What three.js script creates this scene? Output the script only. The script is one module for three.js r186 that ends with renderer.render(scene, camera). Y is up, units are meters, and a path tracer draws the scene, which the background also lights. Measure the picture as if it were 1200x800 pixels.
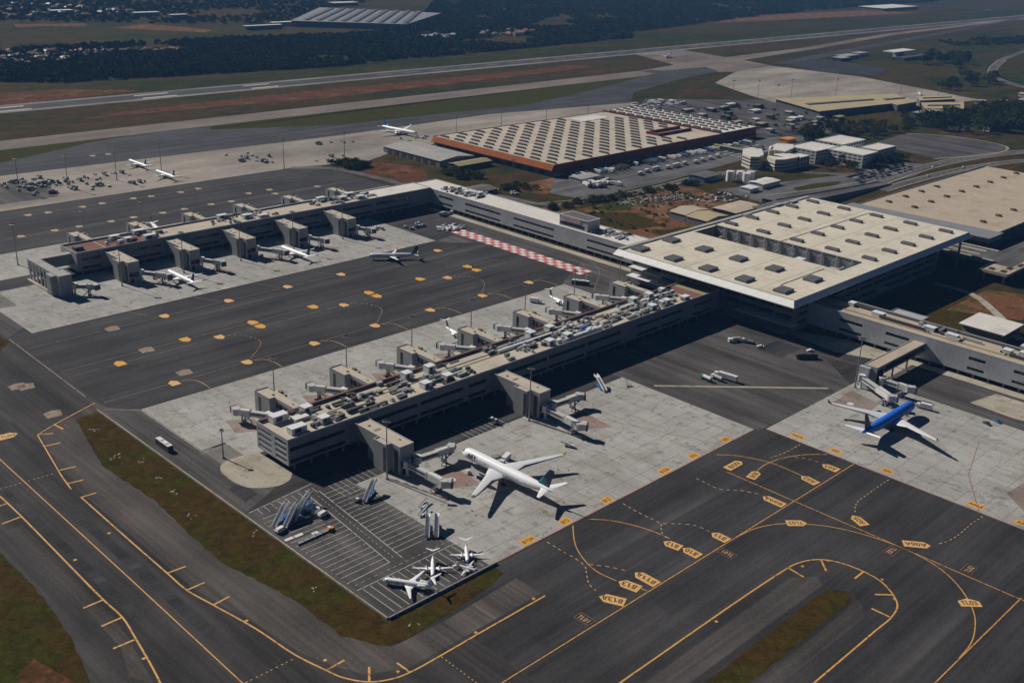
import * as THREE from 'three';
import { mergeGeometries } from 'three/addons/utils/BufferGeometryUtils.js';

// ---------------------------------------------------------------- camera, sky, sun, exposure
// World axes: u runs along the piers (three.js +x), v runs along the connecting building (three.js -z), metres.
const scene = new THREE.Scene();
const camera = new THREE.PerspectiveCamera(35.13, 1024 / 682, 1, 20000);
camera.position.set(0, 245, 0);
camera.up.set(0.2355, 0.9300, -0.2821);
camera.lookAt(camera.position.clone().add(new THREE.Vector3(0.66287, -0.36600, -0.65319)));

const sunDir = new THREE.Vector3(-0.137, 0.609, -0.781).normalize();
// clear deep-blue sky, paler toward the horizon and round the sun
const skyMap = (() => {
  const w = 256, h = 128, d = new Float32Array(w * h * 4), dir = new THREE.Vector3();
  for (let j = 0; j < h; j++) for (let i = 0; i < w; i++) {
    const el = ((j + 0.5) / h - 0.5) * Math.PI, az = ((i + 0.5) / w - 0.5) * 2 * Math.PI, k = (j * w + i) * 4;
    dir.set(Math.cos(el) * Math.cos(az), Math.sin(el), Math.cos(el) * Math.sin(az));
    const t = Math.pow(Math.max(0, Math.sin(el)), 0.5), glow = Math.pow(Math.max(0, dir.dot(sunDir)), 10) * 0.02;
    const hz = [0.030, 0.054, 0.098], ze = [0.006, 0.021, 0.060];
    for (let q = 0; q < 3; q++) d[k + q] = hz[q] + (ze[q] - hz[q]) * t + glow;
    d[k + 3] = 1;
  }
  const t = new THREE.DataTexture(d, w, h, THREE.RGBAFormat, THREE.FloatType);
  t.mapping = THREE.EquirectangularReflectionMapping; t.magFilter = t.minFilter = THREE.LinearFilter; t.wrapS = THREE.RepeatWrapping; t.needsUpdate = true;
  return t;
})();
scene.background = skyMap; scene.environment = skyMap;
scene.fog = new THREE.FogExp2(new THREE.Color().setRGB(0.2, 0.48, 1.0), 0.000058);

const sun = new THREE.DirectionalLight(0xfff7ec, 5);
sun.position.copy(sunDir).multiplyScalar(2500).add(new THREE.Vector3(600, 0, -600));
sun.target.position.set(600, 0, -600);
sun.castShadow = true;
sun.shadow.mapSize.set(8192, 8192);
Object.assign(sun.shadow.camera, { left: -1600, right: 1600, top: 1400, bottom: -1400, near: 10, far: 6000 });
scene.add(sun, sun.target);

const renderer = new THREE.WebGLRenderer({ antialias: true });
renderer.toneMapping = THREE.LinearToneMapping;
renderer.toneMappingExposure = 1.0;
renderer.shadowMap.enabled = true;

// ---------------------------------------------------------------- helpers
function rng(seed) { let s = seed >>> 0; return () => { s = (s + 0x6D2B79F5) | 0; let t = Math.imul(s ^ (s >>> 15), 1 | s); t = (t + Math.imul(t ^ (t >>> 7), 61 | t)) ^ t; return ((t ^ (t >>> 14)) >>> 0) / 4294967296; }; }
const rand = rng(7);
const rr = (a, b) => a + (b - a) * rand();
const pick = (a) => a[Math.floor(rand() * a.length)];

// periodic value noise for the textures
const PERM = (() => { const r = rng(99), t = new Float32Array(65536); for (let i = 0; i < 65536; i++) t[i] = r(); return t; })();
function vn(x, y, px, py, s) {
  const x0 = Math.floor(x), y0 = Math.floor(y), fx = x - x0, fy = y - y0;
  const h = (i, j) => PERM[((((i % px) + px) % px) * 131 + (((j % py) + py) % py) * 1973 + s * 7919) & 65535];
  const a = fx * fx * (3 - 2 * fx), b = fy * fy * (3 - 2 * fy);
  return (h(x0, y0) * (1 - a) + h(x0 + 1, y0) * a) * (1 - b) + (h(x0, y0 + 1) * (1 - a) + h(x0 + 1, y0 + 1) * a) * b;
}
function fbm(x, y, fx, fy, oct, s) { let v = 0, w = 0.5, t = 0; for (let o = 0; o < oct; o++) { v += w * vn(x * fx, y * fy, fx, fy, s + o); t += w; w *= 0.55; fx *= 2; fy *= 2; } return v / t; }
function tex(n, sx, sy, fn) {
  const d = new Uint8Array(n * n * 4);
  for (let j = 0; j < n; j++) for (let i = 0; i < n; i++) {
    const c = fn(i / n, j / n), k = (j * n + i) * 4;
    for (let q = 0; q < 3; q++) d[k + q] = Math.max(0, Math.min(255, 255 * c[q]));
    d[k + 3] = 255;
  }
  const t = new THREE.DataTexture(d, n, n);
  t.colorSpace = THREE.SRGBColorSpace; t.wrapS = t.wrapT = THREE.RepeatWrapping; t.magFilter = THREE.LinearFilter; t.minFilter = THREE.LinearMipmapLinearFilter; t.generateMipmaps = true;
  t.repeat.set(1 / sx, 1 / sy); t.needsUpdate = true;
  return t;
}
const g3 = (v) => [v, v, v];
const mix = (a, b, t) => [a[0] + (b[0] - a[0]) * t, a[1] + (b[1] - a[1]) * t, a[2] + (b[2] - a[2]) * t];
const sst = (a, b, x) => { const t = Math.max(0, Math.min(1, (x - a) / (b - a))); return t * t * (3 - 2 * t); };

const T = {
  // asphalt laid in lanes along u, with tyre-worn streaks, seams and patches
  asphalt: tex(1024, 210, 120, (x, y) => {
    const lane = fbm(x, y, 1, 26, 2, 1), streak = fbm(x, y, 3, 90, 3, 5), blot = fbm(x, y, 6, 5, 4, 9), sp = fbm(x, y, 256, 200, 2, 13);
    let v = 0.62 + 0.19 * (lane - 0.5) + 0.19 * (streak - 0.5) + 0.28 * (blot - 0.5) + 0.14 * (sp - 0.5);
    return [v * 1.0, v * 0.985, v * 0.985];
  }),
  asphaltV: tex(1024, 110, 190, (x, y) => {
    const lane = fbm(x, y, 22, 1, 2, 21), streak = fbm(x, y, 80, 3, 3, 25), blot = fbm(x, y, 5, 6, 4, 29), sp = fbm(x, y, 200, 256, 2, 33);
    let v = 0.62 + 0.20 * (lane - 0.5) + 0.24 * (streak - 0.5) + 0.28 * (blot - 0.5) + 0.14 * (sp - 0.5);
    return [v * 1.0, v * 0.985, v * 0.98];
  }),
  concrete: tex(1024, 150, 150, (x, y) => {
    const a = fbm(x, y, 6, 6, 5, 41), b = fbm(x, y, 50, 16, 3, 47), c = fbm(x, y, 256, 256, 2, 51), st = sst(0.60, 0.74, fbm(x, y, 11, 11, 4, 55)), dr = sst(0.66, 0.74, fbm(x, y, 44, 44, 3, 59));
    const arc = Math.max(0, 1 - Math.abs(Math.hypot(x - 0.4, y - 0.3) - 0.21 - 0.01 * a) / 0.004) + Math.max(0, 1 - Math.abs(Math.hypot(x - 0.75, y - 0.8) - 0.15) / 0.004) + Math.max(0, 1 - Math.abs(y - 0.52 - 0.03 * Math.sin(x * 6.283)) / 0.003);
    const v = 0.81 + 0.14 * (a - 0.5) + 0.13 * (b - 0.5) + 0.10 * (c - 0.5) - 0.04 * st - 0.10 * dr - 0.06 * Math.min(1, arc) * (0.4 + b);
    return [v, v * (0.985 - 0.01 * st), v * (0.955 - 0.03 * st)];
  }),
  farpave: tex(512, 520, 300, (x, y) => {
    const a = fbm(x, y, 3, 14, 4, 201), b = fbm(x, y, 9, 8, 5, 205), c = fbm(x, y, 90, 90, 2, 209);
    const v = 0.82 + 0.24 * (a - 0.5) + 0.26 * (b - 0.5) + 0.10 * (c - 0.5);
    return [v, v * 0.985, v * 0.96];
  }),
  turf: tex(1024, 120, 120, (x, y) => {
    const a = fbm(x, y, 7, 7, 5, 61), b = fbm(x, y, 46, 46, 4, 67), s = fbm(x, y, 12, 12, 5, 71), f = fbm(x, y, 240, 240, 2, 73), w = fbm(x, y, 5, 40, 3, 77);
    let c = mix([0.62, 0.53, 0.31], [0.56, 0.56, 0.27], sst(0.36, 0.62, a));
    c = mix(c, [0.62, 0.51, 0.36], 0.8 * sst(0.56, 0.72, s));
    c = mix(c, [0.50, 0.60, 0.20], 0.7 * sst(0.62, 0.74, w));
    const k = 0.88 + 0.44 * (b - 0.5) + 0.34 * (f - 0.5);
    return [c[0] * k, c[1] * k, c[2] * k];
  }),
  field: tex(1024, 900, 420, (x, y) => {
    const a = fbm(x, y, 7, 5, 5, 81), s = fbm(x, y, 10, 16, 5, 87), b = fbm(x, y, 60, 60, 3, 91);
    let c = mix([0.60, 0.55, 0.34], [0.46, 0.52, 0.28], sst(0.38, 0.62, a));
    c = mix(c, [0.66, 0.54, 0.44], 0.8 * sst(0.54, 0.74, s));
    const k = 0.86 + 0.4 * (b - 0.5);
    return [c[0] * k, c[1] * k, c[2] * k];
  }),
  soil: tex(512, 70, 70, (x, y) => {
    const a = fbm(x, y, 5, 5, 5, 101), b = fbm(x, y, 40, 40, 3, 107), t = sst(0.55, 0.7, fbm(x, y, 6, 6, 4, 109));
    const c = mix([0.78, 0.60, 0.46], [0.86, 0.74, 0.62], sst(0.4, 0.7, a)), k = 0.85 + 0.4 * (b - 0.5);
    const d = mix(c, [0.52, 0.50, 0.30], 0.7 * t);
    return [d[0] * k, d[1] * k, d[2] * k];
  }),
  roof: tex(1024, 70, 70, (x, y) => {
    const a = fbm(x, y, 4, 4, 5, 121), b = fbm(x, y, 14, 50, 3, 127), c = fbm(x, y, 160, 160, 2, 131), st = sst(0.60, 0.76, fbm(x, y, 9, 9, 4, 135));
    const v = 0.89 + 0.10 * (a - 0.5) + 0.06 * (b - 0.5) + 0.06 * (c - 0.5) - 0.05 * st;
    return [v, v * (0.985 - 0.01 * st), v * (0.96 - 0.03 * st)];
  }),
  metal: tex(512, 24, 24, (x, y) => {
    const a = fbm(x, y, 4, 4, 4, 141), b = fbm(x, y, 40, 6, 3, 145), p = (Math.floor(x * 16) * 7 + Math.floor(y * 8) * 13) % 5 / 5;
    const v = 0.86 + 0.12 * (a - 0.5) + 0.10 * (b - 0.5) + 0.03 * (p - 0.5);
    return [v, v, v];
  }),
  plain: tex(256, 9, 9, (x, y) => g3(0.93 + 0.10 * (fbm(x, y, 6, 6, 4, 151) - 0.5))),
  paint: tex(512, 30, 30, (x, y) => { const w = sst(0.60, 0.80, fbm(x, y, 26, 26, 4, 161)), f = fbm(x, y, 5, 5, 3, 165); const v = 0.94 - 0.42 * w + 0.12 * (f - 0.5); return [v, v * (1 - 0.03 * w), v * (1 + 0.1 * w)]; }),
  leaf: tex(256, 14, 14, (x, y) => { const a = fbm(x, y, 8, 8, 4, 171), b = fbm(x, y, 50, 50, 2, 175); const k = 0.78 + 0.5 * (b - 0.5); return mix([0.80 * k, 0.86 * k, 0.62 * k], [0.96 * k, 0.90 * k, 0.60 * k], sst(0.35, 0.7, a)); }),
};
const M = {};
function mat(key, rgb, map, rough = 0.85, extra = {}) {
  const matt = rough >= 0.9;     // dusty or leafy: hardly any mirror reflection
  const m = new (matt ? THREE.MeshPhysicalMaterial : THREE.MeshStandardMaterial)({ color: new THREE.Color().setRGB(...rgb), roughness: rough, metalness: 0, ...extra });
  if (matt) m.specularIntensity = rough >= 1 ? 0.08 : 0.35;
  if (map) m.map = map;
  m.name = key; M[key] = m; return m;
}
mat('asphalt', [0.114, 0.112, 0.113], T.asphalt, 0.92);
mat('asphaltV', [0.108, 0.103, 0.100], T.asphaltV, 0.92);
mat('asphaltDark', [0.1265, 0.1298, 0.1375], T.asphalt, 0.9);
mat('asphaltOld', [0.192, 0.184, 0.180], T.asphaltV, 0.94);
mat('shoulder', [0.185, 0.168, 0.155], T.asphaltV, 0.94);
mat('shoulderU', [0.180, 0.168, 0.158], T.asphalt, 0.94);
mat('road', [0.27, 0.27, 0.275], T.asphalt, 0.93);
mat('patch', [0.0935, 0.0935, 0.0990], T.asphalt, 0.92);
mat('runwayGrey', [0.27, 0.265, 0.26], T.farpave, 0.93);
mat('taxiBrown', [0.25, 0.215, 0.195], T.farpave, 0.95);
for (const [i, k] of [0.98, 1, 1.018, 0.99, 1.006, 0.95].entries()) mat('slab' + i, [0.525 * k, 0.535 * k, 0.54 * k], T.concrete, 0.92);
mat('joint', [0.27, 0.265, 0.26], T.concrete, 0.95);
mat('apronFar', [0.40, 0.37, 0.335], T.farpave, 0.93);
mat('kerbConcrete', [0.56, 0.53, 0.46], T.concrete, 0.92);
mat('pinkPad', [0.37, 0.31, 0.29], T.concrete, 0.92);
mat('turf', [0.180, 0.160, 0.092], T.turf, 1);
mat('turfGreen', [0.17, 0.205, 0.09], T.turf, 1);
mat('field', [0.21, 0.180, 0.140], T.field, 1);
mat('fieldGreen', [0.185, 0.183, 0.102], T.field, 1);
mat('fieldDark', [0.13, 0.14, 0.11], T.field, 1);
mat('soil', [0.345, 0.285, 0.24], T.soil, 1);
mat('soilRed', [0.26, 0.185, 0.15], T.soil, 1);
mat('yellow', [0.64, 0.34, 0.085], T.paint, 0.75);
mat('orange', [0.80, 0.42, 0.05], T.paint, 0.7);
mat('creamPaint', [0.56, 0.38, 0.18], T.paint, 0.75);
mat('fadedPaint', [0.30, 0.235, 0.185], T.paint, 0.9);
mat('whitePaint', [0.55, 0.54, 0.52], T.paint, 0.8);
mat('redPaint', [0.50, 0.095, 0.10], T.paint, 0.8);
mat('redLine', [0.34, 0.13, 0.10], T.paint, 0.9);
mat('blackPaint', [0.02, 0.02, 0.02], null, 0.85);
mat('roofCream', [0.73, 0.695, 0.61], T.roof, 0.85);
mat('roofBeige', [0.58, 0.535, 0.465], T.roof, 0.9);
mat('roofBeigeDull', [0.53, 0.46, 0.38], T.roof, 0.92);
mat('roofBrown', [0.36, 0.32, 0.20], T.roof, 0.95);
mat('roofRed', [0.24, 0.125, 0.11], T.roof, 0.9);
mat('roofWhite', [0.78, 0.78, 0.77], T.roof, 0.7);
mat('roofGrey', [0.38, 0.385, 0.39], T.roof, 0.8);
mat('roofDark', [0.12, 0.12, 0.125], T.roof, 0.85);
mat('roofYellow', [0.48, 0.42, 0.28], T.roof, 0.9);
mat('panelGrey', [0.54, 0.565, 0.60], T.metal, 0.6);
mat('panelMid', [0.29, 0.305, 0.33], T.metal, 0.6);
mat('panelDark', [0.10, 0.105, 0.115], T.metal, 0.55);
mat('panelLight', [0.62, 0.63, 0.64], T.metal, 0.55);
mat('towerWall', [0.395, 0.40, 0.41], T.metal, 0.6);
mat('white', [0.82, 0.82, 0.81], T.plain, 0.45);
mat('offWhite', [0.70, 0.70, 0.68], T.plain, 0.6);
mat('unitWhite', [0.74, 0.77, 0.80], T.plain, 0.55);
mat('unitGrey', [0.40, 0.42, 0.44], T.plain, 0.6);
mat('steel', [0.30, 0.31, 0.32], T.plain, 0.5, { metalness: 0.3 });
mat('duct', [0.58, 0.60, 0.62], T.plain, 0.4, { metalness: 0.4 });
mat('darkSteel', [0.06, 0.06, 0.065], T.plain, 0.6);
mat('rubber', [0.018, 0.018, 0.018], null, 0.9);
mat('glass', [0.018, 0.024, 0.032], null, 0.08);
mat('glassDull', [0.03, 0.035, 0.042], null, 0.25);
mat('skylight', [0.135, 0.135, 0.14], T.plain, 0.4);
mat('orangePanel', [0.43, 0.135, 0.04], T.metal, 0.95);
mat('redPanel', [0.26, 0.07, 0.06], T.metal, 0.92);
mat('bluePaint', [0.02, 0.15, 0.66], null, 0.3);
mat('navy', [0.006, 0.016, 0.05], null, 0.3);
mat('teal', [0.01, 0.16, 0.22], null, 0.3);
mat('blueGse', [0.05, 0.16, 0.38], T.plain, 0.5);
mat('orangeGse', [0.72, 0.30, 0.05], T.plain, 0.5);
mat('greenGse', [0.10, 0.36, 0.12], T.plain, 0.5);
mat('redSign', [0.55, 0.03, 0.03], null, 0.5);
mat('crown0', [0.105, 0.132, 0.058], T.leaf, 1);
mat('crown1', [0.145, 0.165, 0.068], T.leaf, 1);
mat('crown2', [0.085, 0.105, 0.05], T.leaf, 1);
mat('crownBush', [0.17, 0.20, 0.075], T.leaf, 1);
mat('bark', [0.12, 0.09, 0.07], null, 1);
mat('paleRoof', [0.46, 0.45, 0.43], T.plain, 0.9);
mat('dullWall', [0.48, 0.45, 0.40], T.plain, 0.9);
mat('fadedCream', [0.46, 0.35, 0.23], T.paint, 0.9);
mat('tailBlue', [0.02, 0.22, 0.62], null, 0.35);
mat('tileRoof', [0.30, 0.17, 0.12], T.plain, 0.9);
mat('tileRoof2', [0.24, 0.185, 0.15], T.plain, 0.9);
mat('wallCream', [0.66, 0.62, 0.54], T.plain, 0.85);
mat('wallBlue', [0.07, 0.15, 0.26], T.plain, 0.7);

// uv in metres, projected along the face normal
function metricUV(g) {
  const p = g.attributes.position, n = g.attributes.normal, uv = new Float32Array(p.count * 2);
  for (let i = 0; i < p.count; i++) {
    const x = p.getX(i), y = p.getY(i), z = p.getZ(i), ax = Math.abs(n.getX(i)), ay = Math.abs(n.getY(i)), az = Math.abs(n.getZ(i));
    if (ay >= ax && ay >= az) { uv[2 * i] = x; uv[2 * i + 1] = -z; }
    else if (ax >= az) { uv[2 * i] = -z; uv[2 * i + 1] = y; }
    else { uv[2 * i] = x; uv[2 * i + 1] = y; }
  }
  g.setAttribute('uv', new THREE.BufferAttribute(uv, 2));
  return g;
}
const OFF = new Map();           // world offset of every group or mesh (for parts given in world coordinates)
const counts = {};
function numbered(name) { const c = counts[name] = (counts[name] ?? -1) + 1; return c ? name + '_' + String(c).padStart(3, '0') : name; }
function fuse(geos) {
  geos = (Array.isArray(geos) ? geos : [geos]).filter(Boolean);
  const list = geos.map((g) => { const q = g.index ? g.toNonIndexed() : g.clone(); for (const k of Object.keys(q.attributes)) if (!['position', 'normal', 'uv'].includes(k)) q.deleteAttribute(k); if (!q.attributes.normal) q.computeVertexNormals(); if (!q.attributes.uv) metricUV(q); return q; });
  return list.length === 1 ? list[0] : mergeGeometries(list);
}
// one mesh; geometry given in the parent's frame, or in world coordinates when the parent has a base (see thing)
function mesh(name, geos, m, parent, keepUV = false) {
  let g = fuse(geos);
  if (!keepUV) metricUV(g);
  const off = parent ? OFF.get(parent) : null;
  if (off) g.translate(-off.x, -off.y, -off.z);
  const o = new THREE.Mesh(g, m);
  o.name = parent ? name : numbered(name);
  o.castShadow = o.receiveShadow = true;
  (parent ?? scene).add(o);
  if (off) OFF.set(o, off);
  return o;
}
const tag = (o, label, category, group) => { o.userData.label = label; o.userData.category = category; if (group) o.userData.group = group; return o; };
// a thing whose parts are given in world coordinates
function built(name, label, category, [u, v, h = 0], group) {
  const o = new THREE.Group(); o.name = numbered(name); o.position.set(u, h, -v); scene.add(o); OFF.set(o, o.position.clone());
  return tag(o, label, category, group);
}
// a thing whose parts are given in its own frame: +x forward, y up, +z to its right
function local(name, label, category, group) { const o = new THREE.Group(); o.name = numbered(name); scene.add(o); return tag(o, label, category, group); }
const deg = Math.PI / 180;
function put(o, u, v, heading = 0, h = 0) { o.position.set(u, h, -v); o.rotation.set(0, heading * deg, 0); return o; }
function copy(src, u, v, heading = 0, h = 0, label, group) {
  const o = src.clone(); o.name = numbered(src.name.replace(/_\d{3}$/, '')); o.userData = { ...src.userData }; scene.add(o);
  if (label) o.userData.label = label; if (group) o.userData.group = group;
  return put(o, u, v, heading, h);
}
// geometry in world axes
function bx(u0, u1, v0, v1, h0, h1) { return new THREE.BoxGeometry(u1 - u0, h1 - h0, v1 - v0).translate((u0 + u1) / 2, (h0 + h1) / 2, -(v0 + v1) / 2); }
// geometry in a thing's own frame (x, y, z centres and sizes)
function lb(x, y, z, sx, sy, sz, ry = 0, rz = 0) { const g = new THREE.BoxGeometry(sx, sy, sz); if (rz) g.rotateZ(rz); if (ry) g.rotateY(ry); return g.translate(x, y, z); }
// box with its upper edges chamfered
function cb(x, y, z, sx, sy, sz, c = 0.15, ry = 0) {
  const a = sx / 2, b = sz / 2, s = new THREE.Shape([[-a, -sy / 2], [a, -sy / 2], [a, sy / 2 - c], [a - c, sy / 2], [-a + c, sy / 2], [-a, sy / 2 - c]].map((p) => new THREE.Vector2(...p)));
  const g = new THREE.ExtrudeGeometry(s, { depth: sz, bevelEnabled: false }).translate(0, 0, -b);
  if (ry) g.rotateY(ry);
  return g.translate(x, y, z);
}
function cyl(x, y, z, r0, r1, len, axis = 'y', n = 12) { const g = new THREE.CylinderGeometry(r1, r0, len, n); if (axis === 'x') g.rotateZ(-Math.PI / 2); if (axis === 'z') g.rotateX(Math.PI / 2); return g.translate(x, y, z); }
function bar(a, b, r, n = 6) { const A = new THREE.Vector3(...a), B = new THREE.Vector3(...b), d = B.clone().sub(A), g = new THREE.CylinderGeometry(r, r, d.length(), n); g.applyQuaternion(new THREE.Quaternion().setFromUnitVectors(new THREE.Vector3(0, 1, 0), d.normalize())); return g.translate((A.x + B.x) / 2, (A.y + B.y) / 2, (A.z + B.z) / 2); }
const wp = (u, v, h) => [u, h, -v];
// flat polygon on the ground, [u, v] corners
function flat(poly, y) { return new THREE.ShapeGeometry(new THREE.Shape(poly.map(([u, v]) => new THREE.Vector2(u, v)))).rotateX(-Math.PI / 2).translate(0, y, 0); }
function prism(poly, h0, h1) { return new THREE.ExtrudeGeometry(new THREE.Shape(poly.map(([u, v]) => new THREE.Vector2(u, v))), { depth: h1 - h0, bevelEnabled: false }).rotateX(-Math.PI / 2).translate(0, h0, 0); }
const rect = (u0, u1, v0, v1) => [[u0, v0], [u1, v0], [u1, v1], [u0, v1]];
// ragged outline for grass
function rough(poly, step = 3.5, amp = 0.45) { const out = []; poly.forEach((a, i) => { const b = poly[(i + 1) % poly.length], l = Math.hypot(b[0] - a[0], b[1] - a[1]), n = Math.max(1, Math.round(l / step)); for (let k = 0; k < n; k++) out.push([a[0] + (b[0] - a[0]) * k / n + rr(-amp, amp), a[1] + (b[1] - a[1]) * k / n + rr(-amp, amp)]); }); return out; }
// a ground sheet of the setting
function sheet(name, polys, y, m) { const o = mesh(name, (Array.isArray(polys[0][0]) ? polys : [polys]).map((p) => flat(p, y)), m); o.userData.kind = 'structure'; return o; }
// ribbon along a polyline on the ground
function strip(pts, w, y) {
  const n = pts.length, P = [], I = [];
  for (let i = 0; i < n; i++) {
    const a = pts[Math.max(0, i - 1)], b = pts[Math.min(n - 1, i + 1)], dx = b[0] - a[0], dy = b[1] - a[1], l = Math.hypot(dx, dy) || 1, nx = -dy / l * w / 2, ny = dx / l * w / 2;
    P.push(pts[i][0] + nx, y, -(pts[i][1] + ny), pts[i][0] - nx, y, -(pts[i][1] - ny));
    if (i) I.push(2 * i - 2, 2 * i - 1, 2 * i, 2 * i, 2 * i - 1, 2 * i + 1);
  }
  const g = new THREE.BufferGeometry(); g.setAttribute('position', new THREE.Float32BufferAttribute(P, 3)); g.setIndex(I); g.computeVertexNormals();
  return g;
}
function smooth(pts, n = 6) { const c = new THREE.CatmullRomCurve3(pts.map(([u, v]) => new THREE.Vector3(u, 0, v)), false, 'centripetal'); return c.getPoints((pts.length - 1) * n).map((p) => [p.x, p.z]); }
function dashes(pts, on, off, w, y) {
  const c = smooth(pts, 8), out = []; let d = 0, cur = null, len = 0;
  for (let i = 1; i < c.length; i++) {
    const [a, b] = [c[i - 1], c[i]], l = Math.hypot(b[0] - a[0], b[1] - a[1]), n = Math.max(1, Math.ceil(l / 0.4));
    for (let k = 0; k < n; k++) { const p = [a[0] + (b[0] - a[0]) * k / n, a[1] + (b[1] - a[1]) * k / n]; const ph = (d % (on + off)); if (ph < on) (cur ??= []).push(p); else if (cur) { if (cur.length > 1) out.push(strip(cur, w, y)); cur = null; } d += l / n; }
  }
  if (cur && cur.length > 1) out.push(strip(cur, w, y));
  return out;
}
// wall with rectangular openings: face 'u' stands at u = c and runs along v, face 'v' stands at v = c and runs along u; looks to lower u (v)
function pierced(face, c, a0, a1, h0, h1, holes, depth = 0.4) {
  const s = new THREE.Shape([[a0, h0], [a1, h0], [a1, h1], [a0, h1]].map((p) => new THREE.Vector2(...p)));
  for (const [b0, b1, k0, k1] of holes) s.holes.push(new THREE.Path([[b0, k0], [b0, k1], [b1, k1], [b1, k0]].map((p) => new THREE.Vector2(...p))));
  const g = new THREE.ExtrudeGeometry(s, { depth, bevelEnabled: false });
  if (face === 'u') g.rotateY(Math.PI / 2).translate(c, 0, 0); else g.translate(0, 0, -c - depth);
  return g;
}
// the panes of those openings, each its own mesh, with mullion frames
function panes(face, c, holes, step, parent, m = M.glass, back = 0.22) {
  for (const [b0, b1, k0, k1] of holes) {
    const n = Math.max(1, Math.round((b1 - b0) / step)), w = (b1 - b0) / n, fr = [];
    for (let i = 0; i < n; i++) {
      const s0 = b0 + i * w + 0.08, s1 = b0 + (i + 1) * w - 0.08;
      mesh('window', face === 'u' ? bx(c + back, c + back + 0.06, s0, s1, k0 + 0.05, k1 - 0.05) : bx(s0, s1, c + back, c + back + 0.06, k0 + 0.05, k1 - 0.05), m, parent);
    }
  }
}

// ---------------------------------------------------------------- ground, pavements and their paint
const L = (n) => 0.02 * n;       // one level per pavement layer
sheet('terrain', rect(-600, 11000, -600, 11000), 0, M.field);
// grass and soil bands beside the runway
sheet('grass_field', rect(-200, 5200, 1445, 1640), L(1), M.fieldGreen);
sheet('grass_field', rect(-200, 5200, 1221, 1382), L(1), M.field);
sheet('grass_field', [[-200, 1060], [-200, 1172], [1500, 1172], [1560, 1200], [1300, 1110], [1105, 1068], [790, 1088], [560, 1135], [506, 1150], [380, 1110]], L(1), M.turfGreen);
sheet('grass_field', [[1880, 880], [1760, 690], [1640, 560], [2100, 500], [3200, 700], [3400, 1250], [2400, 1190], [2000, 1130], [2010, 985]], L(1), M.fieldGreen);
sheet('grass_field', [[909, 2463], [1105, 2398], [1358, 2076], [1403, 1920], [1178, 1893], [953, 2040], [796, 2168], [500, 2300]], L(1), M.fieldGreen);
sheet('bare_soil', [[480, 1420], [510, 1540], [640, 1530], [720, 1462], [584, 1446]], L(2), M.soilRed);
sheet('bare_soil', [[915, 2408], [1057, 2377], [1030, 2318], [960, 2352], [899, 2349]], L(2), M.soil);
sheet('bare_soil', [[1065, 2262], [1161, 2309], [1228, 2137], [1186, 2100]], L(2), M.soil);
sheet('bare_soil', [[2359, 1872], [3397, 1800], [3515, 1652], [2715, 1717], [2250, 1771]], L(2), M.soil);
sheet('bare_soil', [[620, 1318], [900, 1336], [1300, 1328], [1500, 1340], [1500, 1300], [1250, 1284], [900, 1272], [700, 1290], [560, 1296]], L(2), M.soilRed);

// the runway and the parallel taxiways
const runway = sheet('runway', rect(-300, 5200, 1384, 1442), L(3), M.runwayGrey);
mesh('worn_lane', flat(rect(-300, 5200, 1396, 1430), L(4)), M.asphaltDark, runway);
for (const [u, du] of [[480, 60], [690, 50], [860, 45]]) for (const v of [1396, 1421]) mesh('runway_marking', flat(rect(u, u + du, v, v + 5), L(5)), M.whitePaint, runway);
for (let u = 1100; u < 2600; u += 60) mesh('runway_marking', flat(rect(u, u + 30, 1412.4, 1413.6), L(5)), M.whitePaint, runway);
sheet('taxiway', rect(-200, 1570, 1172, 1219), L(3), M.taxiBrown);
sheet('taxiway', [[1530, 1172], [1530, 1219], [1660, 1240], [1726, 1384], [1880, 1384], [1856, 1260], [2170, 1275], [2700, 1350], [3700, 1400], [3700, 1368], [2700, 1322], [2168, 1248], [1850, 1215], [1822, 1130], [1683, 1118], [1600, 1165]], L(3), M.taxiBrown);
sheet('taxiway', [[300, 1058], [300, 1106], [393, 1112], [506, 1158], [571, 1174], [660, 1174], [650, 1150], [794, 1092], [1105, 1072], [1303, 1117], [1571, 1196], [1690, 1190], [1661, 1140], [1515, 1115], [1323, 1060], [1244, 1000], [1000, 1046], [755, 1038], [373, 1058]], L(4), M.asphaltDark);
sheet('taxiway', [[1877, 1129], [2025, 1151], [3642, 1378], [3642, 1392], [2025, 1182], [1860, 1150]], L(4), M.asphaltDark);
sheet('taxiway', [[1877, 1129], [2025, 1151], [1998, 988], [1880, 945], [1826, 1034]], L(5), M.patch);
sheet('cargo_apron', [[1528, 1054], [1683, 1119], [1822, 1132], [1834, 953], [1752, 702], [1573, 741], [1427, 864], [1460, 938]], L(4), M.apronFar);

// the dark asphalt of the manoeuvring area
const taxilane = sheet('taxilane', [[60, 20], [60, 925], [640, 925], [640, 712], [622, 712], [600, 480], [600, 20]], L(1), M.asphalt);
sheet('taxiway', [[60, 100], [60, 634], [214, 634], [214, 512], [196, 502], [184, 446], [187, 404], [184, 364], [183, 339], [190, 302], [190, 269], [198, 254], [206, 250], [225, 250], [225, 100]], L(2), M.asphaltV);
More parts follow.
